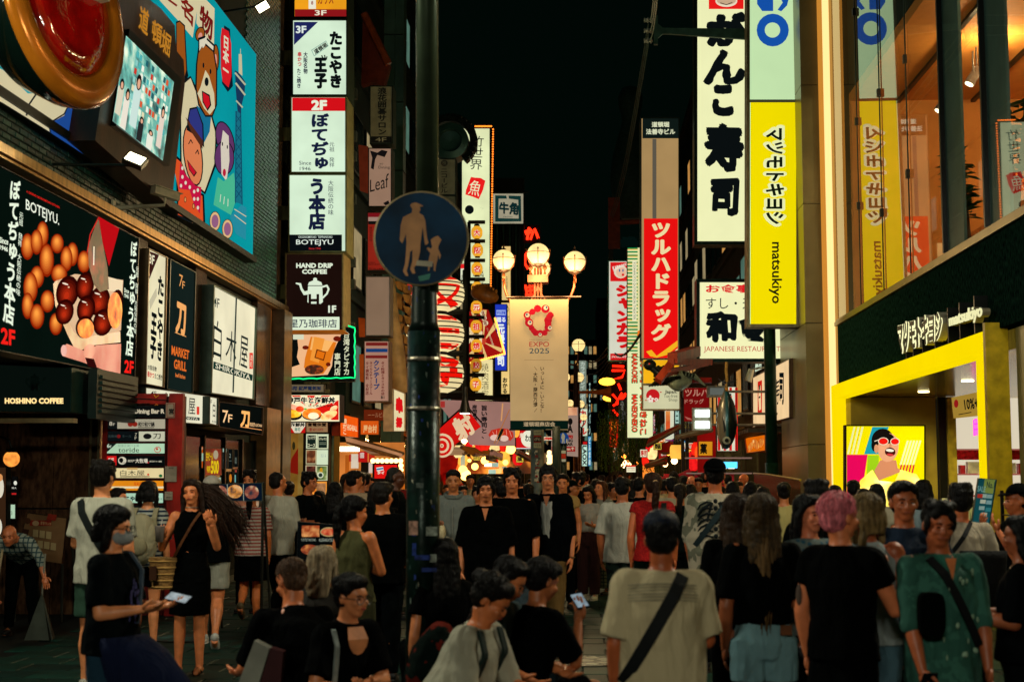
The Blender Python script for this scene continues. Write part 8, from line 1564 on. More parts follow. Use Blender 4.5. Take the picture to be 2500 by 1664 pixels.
# --- 3 backpack girl
def x3(c):
 w,u=c['w'],c['u'];p=w(u((0,.2,.22)));R=Matrix.Rotation(c['rz'],3,'Z');b=empty('backpack',p,'cream canvas backpack worn by the woman in the striped shirt','backpack')
 m=MB();m.ell(p,(.17,.11,.24),R,18,12);m.ell(p+Vector((0,0,-.1)),(.165,.12,.16),R,18,10);o=m.build('pack',clothmat('a8a080'),b,smooth=True);remesh(o,.014,2,.02,.08)
 m=MB();m.ell(p+R@Vector((0,.1,-.08)),(.11,.04,.09),R,12,8);m.build('pocket',clothmat('989070'),b,smooth=True)
 for s in(1,-1):strap(c,(s*.11,.52),(s*.12,.34),'989070',.05,.05,False)
person(PX(364,13.9),13.9,1.68,face=176,label='woman with a dark bob in a navy striped shirt wearing a cream backpack',hair='bob',hairc='0d0b0a',top='b0b4a8',topk='stripe',top2='1c2c40',tsc=.9,sleeve=.9,bottom='shorts',botc='0c0e12',bsc=.6,extra=x3,female=True,feat=False,shoe='a8a898',skin=SKP)
# --- 3b side face between
person(PX(292,15.2),15.2,1.6,face=75,label='dark haired woman in profile between the white tee man and the directory board',hair='bob',hairc='120c08',top='1a1a18',skin=SK2,female=True,q=1.2,hands=False)
# --- 4 woman in black dress
def x4(c):
 w,h,u=c['w'],c['h'],c['u']
 # wind blown hair
 m=MB();rr=random.Random(4)
 for i in range(240):
  a=rr.uniform(-.4,1.0);r0=Vector((.045+rr.uniform(-.02,.045),.045+rr.uniform(-.03,.03),rr.uniform(-.03,.1)));L=rr.uniform(.28,.5);p0=w(h(r0));pts=[p0];d=Vector((.75+rr.uniform(-.1,.2),rr.uniform(-.1,.15),-.1-rr.random()*.55)).normalized()
  for k in range(1,6):t=k/5;pts.append(p0+d*L*t+Vector((0,0,.05*math.sin(t*2.2)-.32*t*t*rr.uniform(.7,1.1)))+Vector((0,.02*math.sin(k+i),0)))
  m.tube(pts,[.007,.008,.007,.006,.004,.001],4)
 m.build('flying_hair',hairmat('2a1a10'),c['e'],smooth=True)
 m=MB()
 for k in range(14):a=k*.45;m.tube([w(h((-.075-.01*math.sin(a),.03+.02*math.cos(a),.03))),w(h((-.09,.02+.02*math.cos(a),-.1))),w(h((-.1+.02*math.sin(a),.0+.02*math.cos(a),-.24))),w(h((-.09+.03*math.sin(a),-.01,-.34)))],[.014,.018,.014,.004],6)
 m.build('side_hair',hairmat('24170f'),c['e'],smooth=True)
 pts=strap(c,(.09,.5),(-.19,.0),'5a3418',.022,.02,True,nm='bag_strap');p=w(u((-.23,-.06,-.03)));b=empty('basket_bag',p,'woven straw basket bag on a tan strap at the hip of the woman in black','basket')
 rings=[]
 for i in range(9):t=i/8;rx=.085+.04*t;ry=.065+.025*t;rings.append([(p.x+rx*math.cos(a)*(1.0+.03*(i%2)),p.y+ry*math.sin(a),p.z-.14+.27*t)for a in[2*math.pi*j/20 for j in range(20)]])
 MB().loft(rings).build('basket',D('9a7440',.8,0,.4,30,.8,60,stretch=(1,1,4)),b,smooth=False)
 for i in range(5):z=p.z-.12+i*.055;t=(z-p.z+.14)/.27;MB().tube([(p.x+(.087+.042*t)*math.cos(a),p.y+(.067+.027*t)*math.sin(a),z)for a in[2*math.pi*j/24 for j in range(25)]],.006,5).build('weave_band',D('b89050',.8),b)
 MB().box(p.x-.09,p.x-.03,p.y-.1,p.y-.09,p.z-.06,p.z+.06).build('leather_patch',D('3a2010',.6),b)
 MB().tube([w(h((0,-.02,-.12)))+Vector((.05*math.cos(a),.045*math.sin(a)-.01,0))for a in[2*math.pi*j/16 for j in range(17)]],.004,5).build('choker',D('8a8070',.3,.6),c['e'])
 S,el,wr=c['aj'][-1];q=w(wr)+Vector((.0,-.09,.03));cu=empty('drink_cup',q,'clear plastic cup of pale drink held by the woman in black','cup');MB().lathe(q-Vector((0,0,.07)),[(.03,0),(.042,.13),(.045,.135)],seg=16).build('cup',D('8a8078',.15,0,.2,10),cu,smooth=True);MB().tube([q,q+Vector((.02,0,.12))],.004,5).build('straw',D('c8c0b8'),cu)
 m=MB()
 for s in(1,-1):
  an=c['lj'][s][2];m.tube([w(an+Vector((-.045,-.1,-.05))),w(an+Vector((0,-.1,-.012))),w(an+Vector((.045,-.1,-.05)))],.012,6);m.box(*[0]*6)if False else None
  m.ell(w(an+Vector((0,-.06,-.068))),(.05*c['k'],.14*c['k'],.014),Matrix.Rotation(c['rz'],3,'Z'),14,6)
 m.build('sandals',D('1a120c',.6),c['e'])
person(PX(470,12.3),12.3,1.70,face=4,label='smiling woman in a black one shoulder mini dress with long hair blowing sideways',hair='mid',hairc='24170f',skin='b87850',top='0a0a0b',sleeve=0,fit=.35,bottom='dress',botc='0a0a0b',arms=('up',((-.25,-.04,1.12),(-.21,-.2,1.22))),extra=x4,female=True,q=.8,shoe=None,head=(-8,-6,-6),shirtlen=.12,legs='stand')
# --- 5 cap man behind
def capx(col,back=False,brim=True,logo=None):
 def f(c):
  w,h,k=c['w'],c['h'],c['k'];m=MB();s=1 if back else-1;n=9;rings=[]
  for i in range(n):
   t=i/(n-1)*math.pi/2;rings.append([w(h((.094*math.cos(t)*math.cos(a)+.0,.022+.106*math.cos(t)*math.sin(a),.062+.088*math.sin(t))))for a in[2*math.pi*j/20 for j in range(20)]])
  m.loft(rings);m.build('cap',clothmat(col),c['e'],smooth=True)
  if brim:
   m=MB();a0=[w(h((.085*math.cos(a),.022+s*(.085+.085*math.sin(a)),.066-.02*math.sin(a))))for a in[math.pi*j/12 for j in range(13)]];m.prism(a0,(0,0,1),-.004,.004);m.build('cap_brim',clothmat(col),c['e'])
  if logo:m=MB();p=w(h((0,.022+s*-.1*-1 if False else .022-.11*(-1 if back is None else 1),.09)));m.ell(p,(.018,.004,.018),c['HRk'],8,5);m.build('cap_logo',D(logo),c['e'])
 return f
person(PX(518,14.2),14.2,1.72,face=190,label='man in a white baseball cap, black tee and pale shorts behind the woman in black',hair='crop',hairc='1a120c',top='101214',sleeve=.9,bottom='shorts',botc='a8a898',bsc=.75,extra=capx('b8b0a0'),shoe='b8b8b0',build=1.15,arms=('fwd','fwd'),legs='walk',skin=SK2,feat=False)
# --- 6 sweeper
def x6(c):
 w=c['w'];S,el,wr=c['aj'][-1];p=w(wr);e=empty('broom',(p.x-.1,p.y-.05,0),'long handled broom held by the bending man in the checked shirt','broom');MB().tube([p+Vector((.05,0,.45)),p,(p.x-.1,p.y-.12,.1)],.012,8).build('handle',D('9a8a6a',.5),e)
 m=MB();m.prism([(p.x-.16,p.y-.12,.14),(p.x-.05,p.y-.12,.14),(p.x+.04,p.y-.12,.01),(p.x-.2,p.y-.12,.01)],(0,1,0),-.03,.03);m.build('brush',D('a89878',.8,0,.3,60),e)
 S,el,wr=c['aj'][1];p=w(wr);e=empty('dustpan',(p.x,p.y,0),'tall handled metal dustpan at the right hand of the sweeping man','dustpan');MB().tube([p+Vector((0,0,.25)),(p.x-.02,p.y,.5),(p.x-.02,p.y,.3)],.01,8).build('handle',D('8a8a7a',.4,.4),e)
 m=MB();m.prism([(p.x-.02,p.y,.5),(p.x+.1,p.y-.08,.02),(p.x-.16,p.y-.08,.02)],(0,1,0),-.01,.01);m.prism([(p.x-.02,p.y,.48),(p.x+.13,p.y-.08,.02),(p.x+.05,p.y+.2,.02)],(1,0,0),-.005,.005);m.build('pan',D('3a4038',.5,.5),e)
person(PX(62,15.2),15.2,1.66,face=8,lean=72,head=(0,-18,0),label='balding man in a checked shirt and dark apron bending to sweep at far left',hair='bald',hairc='3a3024',top='8a9488',topk='plaid',top2='2c4448',sleeve=1.5,bottom='trousers',botc='0c0e10',arms=(((.3,-.5,.9),(.38,-.58,.68)),((-.2,-.5,.78),(-.12,-.62,.52))),extra=x6,skin='9a6040',shirtlen=.05,legs='wide')
# --- 7/8 couple
person(PX(616,16.0),16.0,1.64,face=183,label='woman with a long dark ponytail in a pink and white striped tee and black skirt',hair='pony',hairs=1.0,hairc='0c0a0a',top='c8b8a8',topk='stripe',top2='a04840',tsc=1.0,sleeve=.75,bottom='skirt',botc='0b0b0d',arms=('cross','hang'),female=True,legs='kick',shoe='6a5a40',skin='b06a3c',feat=False,fit=1.0,build=1.05)
def x8(c):strap(c,(.02,.53),(.16,.36),'8a8068',.02,.03)
person(PX(680,16.3),16.3,1.78,face=165,label='man with short cropped hair in a loose white shirt walking beside the striped tee woman',hair='crop',hairc='100d0b',top='b4b09c',sleeve=1.15,bottom='trousers',botc='0c0d0f',arms=('hang','fwd'),legs='walk',shoe='b0a898',skin=SK1,feat=False,extra=x8,shirtlen=.14,head=(-25,0,0),fit=1.3)
# 9 young man facing camera
def x9(c):
 w=c['w'];p=w(c['u']((0,-.35,.32)));b=empty('menu_sheet',p,'menu sheet with bowl pictures held up by the young man facing the camera','menu');MB().box(p.x-.35,p.x+.35,p.y-.01,p.y,p.z-.2,p.z+.12).build('sheet',PHOTO(('14283c','8a5030','d8c0a0'),6,.35),b)
person(PX(609,17.8),17.8,1.80,face=-4,label='young man with thick black hair peering over a menu at the camera',hair='mess',hairc='0c0a09',top='141414',arms=('phone','phone'),extra=x9,skin=SK2)
person(PX(745,17.6),17.6,1.78,face=62,label='young man with floppy black hair in a black tee looking right beside the menu rack',hair='mess',hairc='0c0a09',top='0e1214',sleeve=.9,arms=('fwd','fwd'),skin='a86844',bottom='trousers',lean=6)
person(PX(706,19),19,1.66,face=190,label='person with a curly bun and cream top behind the menu rack man',hair='bun',hairc='1a100a',top='c8bca0',female=True,feat=False,q=1.3,hands=False)
person(PX(867,18),18,1.80,face=160,label='man in a beige long sleeved shirt facing the bright stall',hair='short',hairc='0e0b0a',top='b8a080',sleeve=1.9,feat=False,skin=SK1,head=(-30,0,0))
person(PX(818,16.6),16.6,1.66,face=185,label='woman with very long black hair and black top facing away by the stall',hair='wave',hairc='0b0908',top='0c0c0d',female=True,feat=False,bottom='longskirt',botc='0c0c0d')
def x12(c):pass
person(PX(920,15.5),15.5,1.66,face=190,label='woman in black with a yellow scarf over the shoulder beyond the ponytailed woman',hair='mid',hairc='0b0908',top='1a1a1c',female=True,feat=False,extra=lambda c:MB().ell(c['w'](c['u']((-.05,.12,.43))),(.07,.05,.11),None,12,8).build('scarf',clothmat('b8a040'),c['e'],smooth=True))
person(PX(968,17),17,1.84,face=85,label='tall dark skinned man in profile with grey hair just left of the street pole',hair='crop',hairc='2a2824',top='1c1c1e',skin='4a2c1c')
person(PX(936,16.4),16.4,1.63,face=150,label='person in a dark flat cap left of the street pole',hair='crop',hairc='141010',top='141416',extra=capx('0c0c0e'),skin=SK2,head=(-90,0,0),q=1.2)
# 11 ponytail tank
person(PX(868,10.6),10.6,1.57,face=150,label='woman with a low black ponytail in an olive sleeveless top left of the street pole',hair='pony',hairs=1.1,hairc='0a0908',top='4a4a2a',sleeve=0,fit=.7,bottom='longskirt',botc='3c3c22',arms=('hang','cross'),female=True,q=.9,skin='a86840',feat=False,head=(-30,5,0),build=1.1)
person(PX(936,11.8),11.8,1.68,face=176,label='stocky man in a black tee seen from behind just left of the street pole',hair='short',hairc='15100c',top='08090a',sleeve=1.0,arms=('hang','fwd'),skin='a8683c',feat=False,build=1.12,head=(-20,0,0))
# center trio and friends
def zipx(c):
 w,u=c['w'],c['u'];MB().tube([w(u((0,-.155*c['b'],z/20)))for z in range(1,9)],.004,5).build('zip',D('8a8a80',.4,.4),c['e'])
 m=MB();m.tube([w(u((.085*math.cos(a),.02+.085*math.sin(a),.52-.03*math.sin(a)*-1)))for a in[2*math.pi*j/16 for j in range(17)]],.028,8);m.build('hood',clothmat('6a706a'),c['e'],smooth=True)
person(PX(1107,15.8),15.8,1.80,face=2,label='serious young man in a light grey zip jacket holding wrapped food',hair='short',hairc='0e0c0b',top='747a74',sleeve=1.95,fit=1.3,bottom='trousers',botc='0e1012',arms=('hang','fwd'),extra=zipx,skin='a06a44',shirtlen=.1,legs='walk')
e=empty('food_wrap',(PX(1078,15.4),15.4,1.08),'pale paper wrapped snack in the hand of the man in the grey jacket','food');MB().ell((PX(1078,15.45),15.45,1.1),(.05,.05,.09),seg=10,rings=8).build('wrap',D('c8b890',.7,0,.3,20),e,smooth=True)
def collar(c,col):
 w,u=c['w'],c['u'];m=MB()
 for s in(1,-1):m.prism([w(u(p))for p in((s*.012,-.125,.43),(s*.075,-.1,.47),(s*.07,-.06,.525),(s*.035,-.085,.52))],Matrix.Rotation(c['rz'],3,'Z')@Vector((0,-1,0)),0,.012)
 m.build('collar',clothmat(col),c['e'])
 MB().prism([w(u(p))for p in((-.03,-.121,.5),(.03,-.121,.5),(0,-.136,.39))],Matrix.Rotation(c['rz'],3,'Z')@Vector((0,-1,0)),0,.003).build('neck_opening',skinmat('a86a44'),c['e'])
person(PX(1187,12.9),12.9,1.73,face=0,label='young man with a black fringe in a black open neck shirt, left of three friends',hair='bangs',hairc='0a0909',top='07090b',sleeve=1.0,fit=1.3,bottom='wide',botc='07080a',arms=('hang','hang'),skin='b07450',q=.8,head=(0,2,0),extra=lambda c:collar(c,'08090b'),legs='walk')
person(PX(1250,13.8),13.8,1.80,face=-3,label='young man with centre parted black hair and black tee, middle of three friends',hair='mess',hairs=1.06,hairc='0b0909',top='060809',sleeve=1.0,bottom='wide',botc='3a4850',skin='a86a46',q=.85,head=(4,-4,0),legs='walk2')
def xj(c):
 w,u=c['w'],c['u'];m=MB();rings=[]
 for z in[i*.05 for i in range(0,11)]:
  zz=z-.05;y=-(.112*c['b']+.034)*(1 if zz<.35 else 1-(zz-.35)*1.6);hw=.045+.012*math.sin(z*5);rings.append([w(u((hw,y+.014,zz))),w(u((hw*.5,y-.004,zz))),w(u((-hw*.5,y-.004,zz))),w(u((-hw,y+.014,zz))),w(u((-hw,y+.03,zz))),w(u((hw,y+.03,zz)))])
 m.loft(rings);m.build('inner_tee',clothmat('a8a8a0'),c['e'],smooth=True);collar(c,'0c1016')
 S,el,wr=c['aj'][1];MB().tube([w(wr)+Vector((.03*math.cos(a),.03*math.sin(a),.01))for a in[2*math.pi*j/12 for j in range(13)]],.007,6).build('wristwatch',metal('a89870',.3),c['e'])
 m=MB()
 for s in(1,-1):m.tube([w(c['h']((s*.032+.026*math.cos(a),-.102,.004+.018*math.sin(a))))for a in[2*math.pi*i/14 for i in range(15)]],.0018,5)
 m.build('glasses',D('7a7a70',.3,.6),c['e'])
person(PX(1338,14.3),14.3,1.84,face=-6,label='young man with glasses, open dark shirt over white tee, khaki trousers, right of three friends',hair='bangs',hairc='0a0909',top='0a0e14',sleeve=1.15,fit=1.5,bottom='wide',botc='6a5028',shoe='14161a',arms=('hang','hang'),extra=xj,skin='b07450',q=.8,head=(6,0,0),legs='walk',shirtlen=.12)
person(PX(1374,18.5),18.5,1.76,face=-5,label='woman with tied hair in a yellow top behind the man in the open shirt',hair='short',hairc='100c0a',top='b89050',sleeve=.3,female=True,skin='b87850',extra=lambda c:strap(c,(-.12,.5),(-.1,.2),'101010',.05,.03,True))
def phx(n):return lambda c:phone(who(c,n),-1,None)
person(PX(1436,19.8),19.8,1.60,face=-18,label='woman with long black hair in a white crop top looking down at her phone',hair='long',hairc='0b0909',top='a8a090',crop=.1,sleeve=.4,bottom='wide',botc='301410',female=True,arms=('fwd','phone'),head=(0,20,0),shoe='b0a890',skin='b07048',extra=phx('woman in the white crop top'))
person(PX(1466,20.6),20.6,1.66,face=-30,label='woman with long brown hair in a pale plaid skirt looking up left',hair='wave',hairc='4a2814',top='8a8878',sleeve=.8,bottom='longskirt',botc='7a7a58',botk='plaid',bot2='2a3a24',female=True,head=(-10,-14,0),skin='c08058')
person(PX(1520,15.2),15.2,1.72,face=168,label='stocky man in a white tee and camouflage shorts walking away, centre right',hair='short',hairc='0a0908',top='b8b4a4',sleeve=.95,bottom='shorts',botc='2c4038',botk='camo',bot2='101c1c',bsc=.95,arms=('hang','fwd'),build=1.2,legs='walk',shoe='3a3a34',skin=SK3,feat=False,shirtlen=.12)
person(PX(1592,14.3),14.3,1.76,face=172,label='woman in a red knit top with a brown ponytail tied in a cream scrunchie',hair='pony',hairs=1.08,hairc='2a170c',top='9a1414',topk='camo',top2='b01c18',tsc=4,sleeve=.2,fit=.8,bottom='trousers',botc='14241c',female=True,arms=('hang','swing'),skin='a8623c',feat=False,head=(20,0,0),build=1.1,
  extra=lambda c:(MB().ell(c['w'](c['h']((0,.12,.04))),(.03,.03,.026),None,10,7).build('scrunchie',clothmat('c8a070'),c['e'],smooth=True),strap(c,(-.12,.5),(-.13,.1),'101814',.05)))
def skel(c):
 w,u=c['w'],c['u'];m=MB();k=c['k']
 def P(x,z):rx=c['chs']*1.08+.03;ry=.112*c['b']+.04;return w(u((x,ry*math.sqrt(max(.03,1-(x/rx)**2))*(1 if z<.4 else 1-(z-.4)*2.2),z)))
 for i in range(9):m.ell(P(0,.46-i*.056),(.018*k,.012*k,.02*k),None,8,5)
 for i in range(9):
  z0=.44-i*.045
  for s in(1,-1):m.tube([P(s*.02,z0),P(s*.07,z0+.012),P(s*.12,z0-.012),P(s*.145,z0-.05)],[.008*k,.010*k,.009*k,.005*k],6)
 for s in(1,-1):m.tube([P(s*.03,.45),P(s*.1,.4),P(s*.14,.34),P(s*.07,.3),P(s*.03,.45)],[.012*k]*5,6)
 m.build('bone_print',D('0c1416',.8),c['e']);strap(c,(-.13,.5),(.17,.1),'1c2c30',.045,.05);capx('07090b',True)(c)
person(PX(1745,12.6),12.6,1.87,face=176,label='tall man in a dark cap and a pale shirt printed with black ribs and bones',hair='crop',hairc='100c0a',top='b4a890',topk='camo',top2='6a6a58',tsc=.6,sleeve=1.15,fit=1.5,bottom='trousers',botc='0c1214',skin='9a5a38',feat=False,extra=skel,q=.8,shirtlen=.22,build=1.05,arms=('swingf','swing'))
# near right group
def x25(c):
 strap(c,(-.1,.5),(.2,-.02),'0a0f10',.06,.035);w=c['w'];S,el,wr=c['aj'][1]
 w_=c['w'];m=MB()
 for i,z in enumerate((.46,.445,.43,.415,.40,.385)):
  rx=c['chs']*1.1+.02;m.tube([w_(c['u']((rx*math.cos(a)*.96,(.112*c['b']+.03)*math.sin(a)*(1 if z<.42 else .88),z-.02*math.cos(a)**2)))for a in[math.radians(25+130*j/12)for j in range(13)]],.0022,4)
 m.build('yoke_stripe',D('7a7868',.8),c['e'])
 MB().ell(c['w'](c['h']((0,.022,.085))),(.082,.09,.066),c['HRk'],16,8).build('blue_sheen',hairmat('0a1628'),c['e'],smooth=True)  # bluish sheen of light on dark hair, painted as a coloured shell
person(PX(1612,6.35),6.35,1.56,face=181,label='short man in a cream tee from behind with diagonal black strap and blue tinted hair',hair='short',hairc='0a0909',hairs=1.04,top='c4b690',sleeve=.9,fit=1.25,bottom='trousers',botc='060708',arms=('hang','fwd'),skin='8a4e30',feat=False,extra=x25,q=.7,build=1.1,shirtlen=.14)
p_=(PX(1452,6.2),6.2,.42);m=MB();rings=[]
for i,(z,hw,hd,dx)in enumerate(((.72,.03,.03,.03),(.64,.07,.05,.01),(.5,.1,.06,-.02),(.34,.13,.07,-.05),(.2,.15,.08,-.07),(.12,.1,.05,-.06))):rings.append([(p_[0]+dx+hw*math.cos(a)*(1+.1*math.sin(4*a+i)),p_[1]+hd*math.sin(a)*(1+.1*math.cos(5*a)),z)for a in[2*math.pi*j/20 for j in range(20)]])
m.loft(rings);m.build('plastic_bag',D('a8ac98',.35,0,.15,8,.6,14),None,smooth=True,label='white plastic shopping bag hanging left of the man with the black strap',cat='bag')
def x26(c):
 w,u,h=c['w'],c['u'],c['h'];m=MB();rr=random.Random(9)
 for i in range(90):
  x=rr.uniform(-.1,.1);y0=.1-abs(x)*.3;L=rr.uniform(.35,.6);p=w(h((x*.8,y0-.02,rr.uniform(-.04,.04))));pts=[p]+[p+Vector((x*.35*t+.012*math.sin(i+t*6),-.0+.0,-L*t))+(w(u((0,.05,0)))-w(u((0,0,0))))*min(1,t*2)for t in(.25,.5,.75,1)];m.tube(pts,[.01,.013,.012,.009,.002],5)
 m.build('hair_strands',hairmat('5a4426'),c['e'],smooth=True)
 MB().box(-.03,.03,-.006,.006,-.025,.025,Matrix.Rotation(c['rz'],3,'Z')).build('waist_patch',D('5a3418',.6),c['e'])
 o=c['e'].children[-1];o.matrix_parent_inverse=Matrix.Identity(4);o.location=w(u((-.1,.145,.04)))-c['e'].location
person(PX(1857,7.7),7.7,1.63,face=184,label='woman with long dark blond hair in a cropped black tee and pale denim shorts',hair='wave',hairs=1.05,hairc='3a2c18',top='070809',crop=.06,sleeve=.85,bottom='shorts',botc='6a9098',bsc=.55,female=True,build=1.12,extra=x26,feat=False,skin='7a4a30',q=.75,arms=('hang','fwd'))
person(PX(1798,8.3),8.3,1.62,face=180,label='woman with long brown hair in black top and trousers left of the blond woman',hair='wave',hairs=1.05,hairc='2a1c10',top='08090a',sleeve=.7,bottom='trousers',botc='050607',female=True,feat=False,skin='8a5434',q=.9,arms=('fwd','hang'))
person(PX(1975,8.4),8.4,1.62,face=28,label='young woman with a black fringe and long dark hair in a blue white floral blouse',hair='long',hairc='070707',top='6a7a78',topk='floral',top2='2c5a70',tsc=1.6,sleeve=.8,bottom='longskirt',botc='141c1c',botk='floral',bot2='5a6a60',female=True,skin='b07058',q=.8,head=(0,0,0),arms=('fwd','hang'))
def x31(c):
 w,u=c['w'],c['u'];S,el,wr=c['aj'][1];MB().tube([w(wr.lerp(el,.12))+Vector((.032*math.cos(a),.01,.032*math.sin(a)))for a in[2*math.pi*j/14 for j in range(15)]],.01,6).build('bracelet',D('14181a',.4),c['e'])
 p=w(S.lerp(el,.7));MB().ell(p+Vector((-.028,-.02,0)),(.02,.02,.06),None,10,6).build('tattoo',D('4a3c34',.7),c['e'])
person(PX(2050,7.2),7.2,1.64,face=140,label='person with short bright pink hair in a loose black outfit, arm bent up',hair='crop',hairs=1.12,hairc='c86a74',top='050607',sleeve=.5,fit=1.0,bottom='longskirt',botc='050607',arms=('hang',((-.25,-.1,1.12),(-.1,-.22,1.3))),skin='a86a4a',feat=False,q=.75,extra=x31,head=(-20,0,0),build=1.1)
person(PX(2112,7.9),7.9,1.63,face=165,label='woman with a blond braid, white sleeveless top and pale jeans behind the pink haired person',hair='braid',hairs=1.06,hairc='6a5634',top='8a9494',sleeve=0,fit=.7,bottom='trousers',botc='4a6a78',female=True,skin='7a4228',feat=False,q=.85,head=(30,0,0),arms=('hang','hang'),build=1.15)
person(PX(2205,8.2),8.2,1.70,face=-4,label='young man in a navy tee facing the camera behind the man in the green shirt',hair='short',hairc='0a0909',top='142438',sleeve=1.0,skin='8a5236',q=.8,head=(4,-2,0),build=1.12,arms=('hang','hang'))
def x34(c):
 collar(c,'2a6454');strap(c,(-.1,.5),(.14,.05),'06080a',.04,.045,True);w,u=c['w'],c['u'];p=w(u((.12,-.2,.12)))
 m=MB();rr=random.Random(3)
 for i in range(16):x=rr.uniform(-.15,.15);z=rr.uniform(-.02,.44);y=-(.118*c['b']+.042)*math.sqrt(max(.05,1-(x/.21)**2));m.ell(w(u((x,y,z))),(.016,.004,.012),Matrix.Rotation(c['rz']+rr.random(),3,'Z')@Matrix.Rotation(rr.random()*3,3,'Y'),6,4)
 m.build('leaf_print',D('8aa890',.8),c['e'],kind='stuff')
 S,el,wr=c['aj'][1];phone(who(c,'man in the green printed shirt'),-1,None)
person(PX(2288,7.1),7.1,1.60,face=14,label='smiling man in a green printed short sleeved shirt with a black strap across his chest',hair='mess',hairc='0a0909',top='2e5c50',topk='camo',top2='37685a',sleeve=1.15,fit=1.15,bottom='trousers',botc='6a8088',skin='8a5034',arms=('down','down'),extra=x34,q=.7,shirtlen=.16,build=1.1,head=(-10,4,5))
X=PX(2262,6.85);MB().prism([(X+.06*math.copysign(abs(math.cos(t))**.5,math.cos(t)),6.86,1.06+.1*math.copysign(abs(math.sin(t))**.5,math.sin(t)))for t in[2*math.pi*i/20 for i in range(20)]],(0,-1,0),0,.06).build('sling_bag',clothmat('07090a'),None,label='black sling bag held against the green printed shirt',cat='bag')
def x35(c):strap(c,(-.06,.52),(.17,.2),'101216',.03);strap(c,(.1,.5),(.14,.3),'0c0e10',.03)
person(PX(2343,10.2),10.2,1.67,face=178,label='man with thick black hair in a white tee seen from behind near the portal post',hair='mess',hairs=1.06,hairc='0a0909',top='a89c88',sleeve=1.0,extra=x35,feat=False,skin='9a5a38',q=.95)
bag((PX(2395,9.8),9.8,1.0),(.16,.05,.2),'08090b','black tote bag beside the man in the white tee near the portal post')
person(PX(2487,7.6),7.6,1.52,face=-110,label='woman with dark hair in a black tee cut by the right picture edge',hair='bob',hairc='070707',top='0a0c10',sleeve=1.0,female=True,skin='7a4830',build=1.25,q=.9,arms=('fwd','fwd'))
person(PX(2480,11),11,1.66,face=-80,label='person in a dark peaked cap touching their mouth at the right picture edge',hair='crop',hairc='0a0a0a',top='141414',extra=capx('0a0a0b'),arms=('chin','chin'),skin='9a5c3c')
# window shoppers
for(px_,Y,H,f,lb,hr,hc,tp,tk,t2)in((2254,15.5,1.69,150,'woman with a long dark bob at the portal, right of the navy tee man','mid','0c0a0a','7a8a90','plain',None),(2139,16.5,1.64,170,'woman with a black bob and white top facing the yellow portal','mid','0a0909','b0a890','plain',None),(2107,15.8,1.59,185,'woman with dark hair facing the portal between two others','long','0a0909','2a2a2c','plain',None),(2083,17.5,1.68,175,'person with short dark hair facing the portal','short','0a0909','3a3430','plain',None),(2037,17,1.62,180,'dark haired person left of the yellow portal post','bob','0a0909','1a1a1a','plain',None),(1992,9.6,1.70,175,'person with big fluffy black hair behind the fringe haired woman','mess','0a0909','0c0c0d','plain',None),
 (1913,16.2,1.66,176,'woman with tied dark hair in a pale yellow tunic with a dark strap','bun','100c0b','b8a868','plain',None),(1862,17.5,1.60,180,'woman with a dark bob in a cream top right of the rib print man','bob','100c0b','b8a878','plain',None),(1832,18,1.66,178,'woman with long black hair near the railing','wave','0c0a0a','2a2420','plain',None),(1788,19,1.66,182,'dark haired woman just right of the rib print man','long','0c0a0a','4a2a20','plain',None),(1660,17,1.64,176,'woman with a long dark ponytail left of the rib print man','pony','1a120c','1c2420','plain',None),(1685,19.5,1.62,170,'woman with shoulder length hair in pale top behind the red knit woman','mid','1a120c','b8a070','plain',None),(1640,18.5,1.72,184,'man with black hair and a backpack strap behind the red knit woman','short','0c0a0a','b0a484','plain',None),(1562,19,1.72,150,'man with a shaved fade haircut in black','crop','0c0a0a','0c0c0e','plain',None)):
 person(PX(px_,Y),Y,H,face=f,label=lb,hair=hr,hairc=hc,top=tp,topk=tk,top2=t2,feat=False,q=1.25,hands=False,female=hr!='short' and hr!='crop',skin='a06844',bottom='trousers',botc='14181a')
person(PX(1688,24),24,1.74,face=-10,label='bald man with glasses and pale blue tee facing the camera by the red packet stall',hair='none',top='9ab0b0',skin='c07858',q=1.1)
person(PX(1815,26),26,1.78,face=-60,label='bald bearded man in orange light left of the timber entrance',hair='none',top='1a1210',skin='a85a30',q=1.1)
person(PX(1398,20.5),20.5,1.66,face=80,label='person in a dark green cap in profile right of the woman in yellow',hair='crop',hairc='101010',top='1c2c24',extra=capx('14201c'),skin='a06840')
person(PX(1410,22.5),22.5,1.78,face=-75,label='man in profile facing left with short black hair near the far lamps',hair='mess',hairc='0a0909',top='0c0c0e',skin='a86c48')
# seated group round the pole
def x39(c):
 w=c['w'];S,el,wr=c['aj'][-1]
person(PX(738,8.0),8.0,1.74,face=-148+360,seat=.46,label='balding man in a black tee sitting with his back turned, left of the near pole',hair='crop',hairc='4a3424',top='060708',sleeve=.95,bottom='shorts',botc='142830',arms=('knee','knee'),skin='a86a48',feat=False,q=.75,build=1.15,lean=14,head=(10,14,0),bsc=.9)
sb_=empty('shopping_bag',(PX(655,7.8),7.8,.5),'white and maroon paper shopping bag held by the sitting bald man','bag');X=PX(655,7.7)
MB().prism([(X-.19,7.6,.38),(X-.07,7.6,.36),(X+.06,7.6,.8),(X-.02,7.6,.84)],(0,-1,0),0,.08).build('side',D('8a8c80',.6,0,.15,8),sb_);MB().prism([(X-.065,7.6,.36),(X+.1,7.6,.38),(X+.13,7.6,.78),(X+.062,7.6,.8)],(0,-1,0),-.02,.06).build('panel',D('3a1014',.6,0,.2,8),sb_)
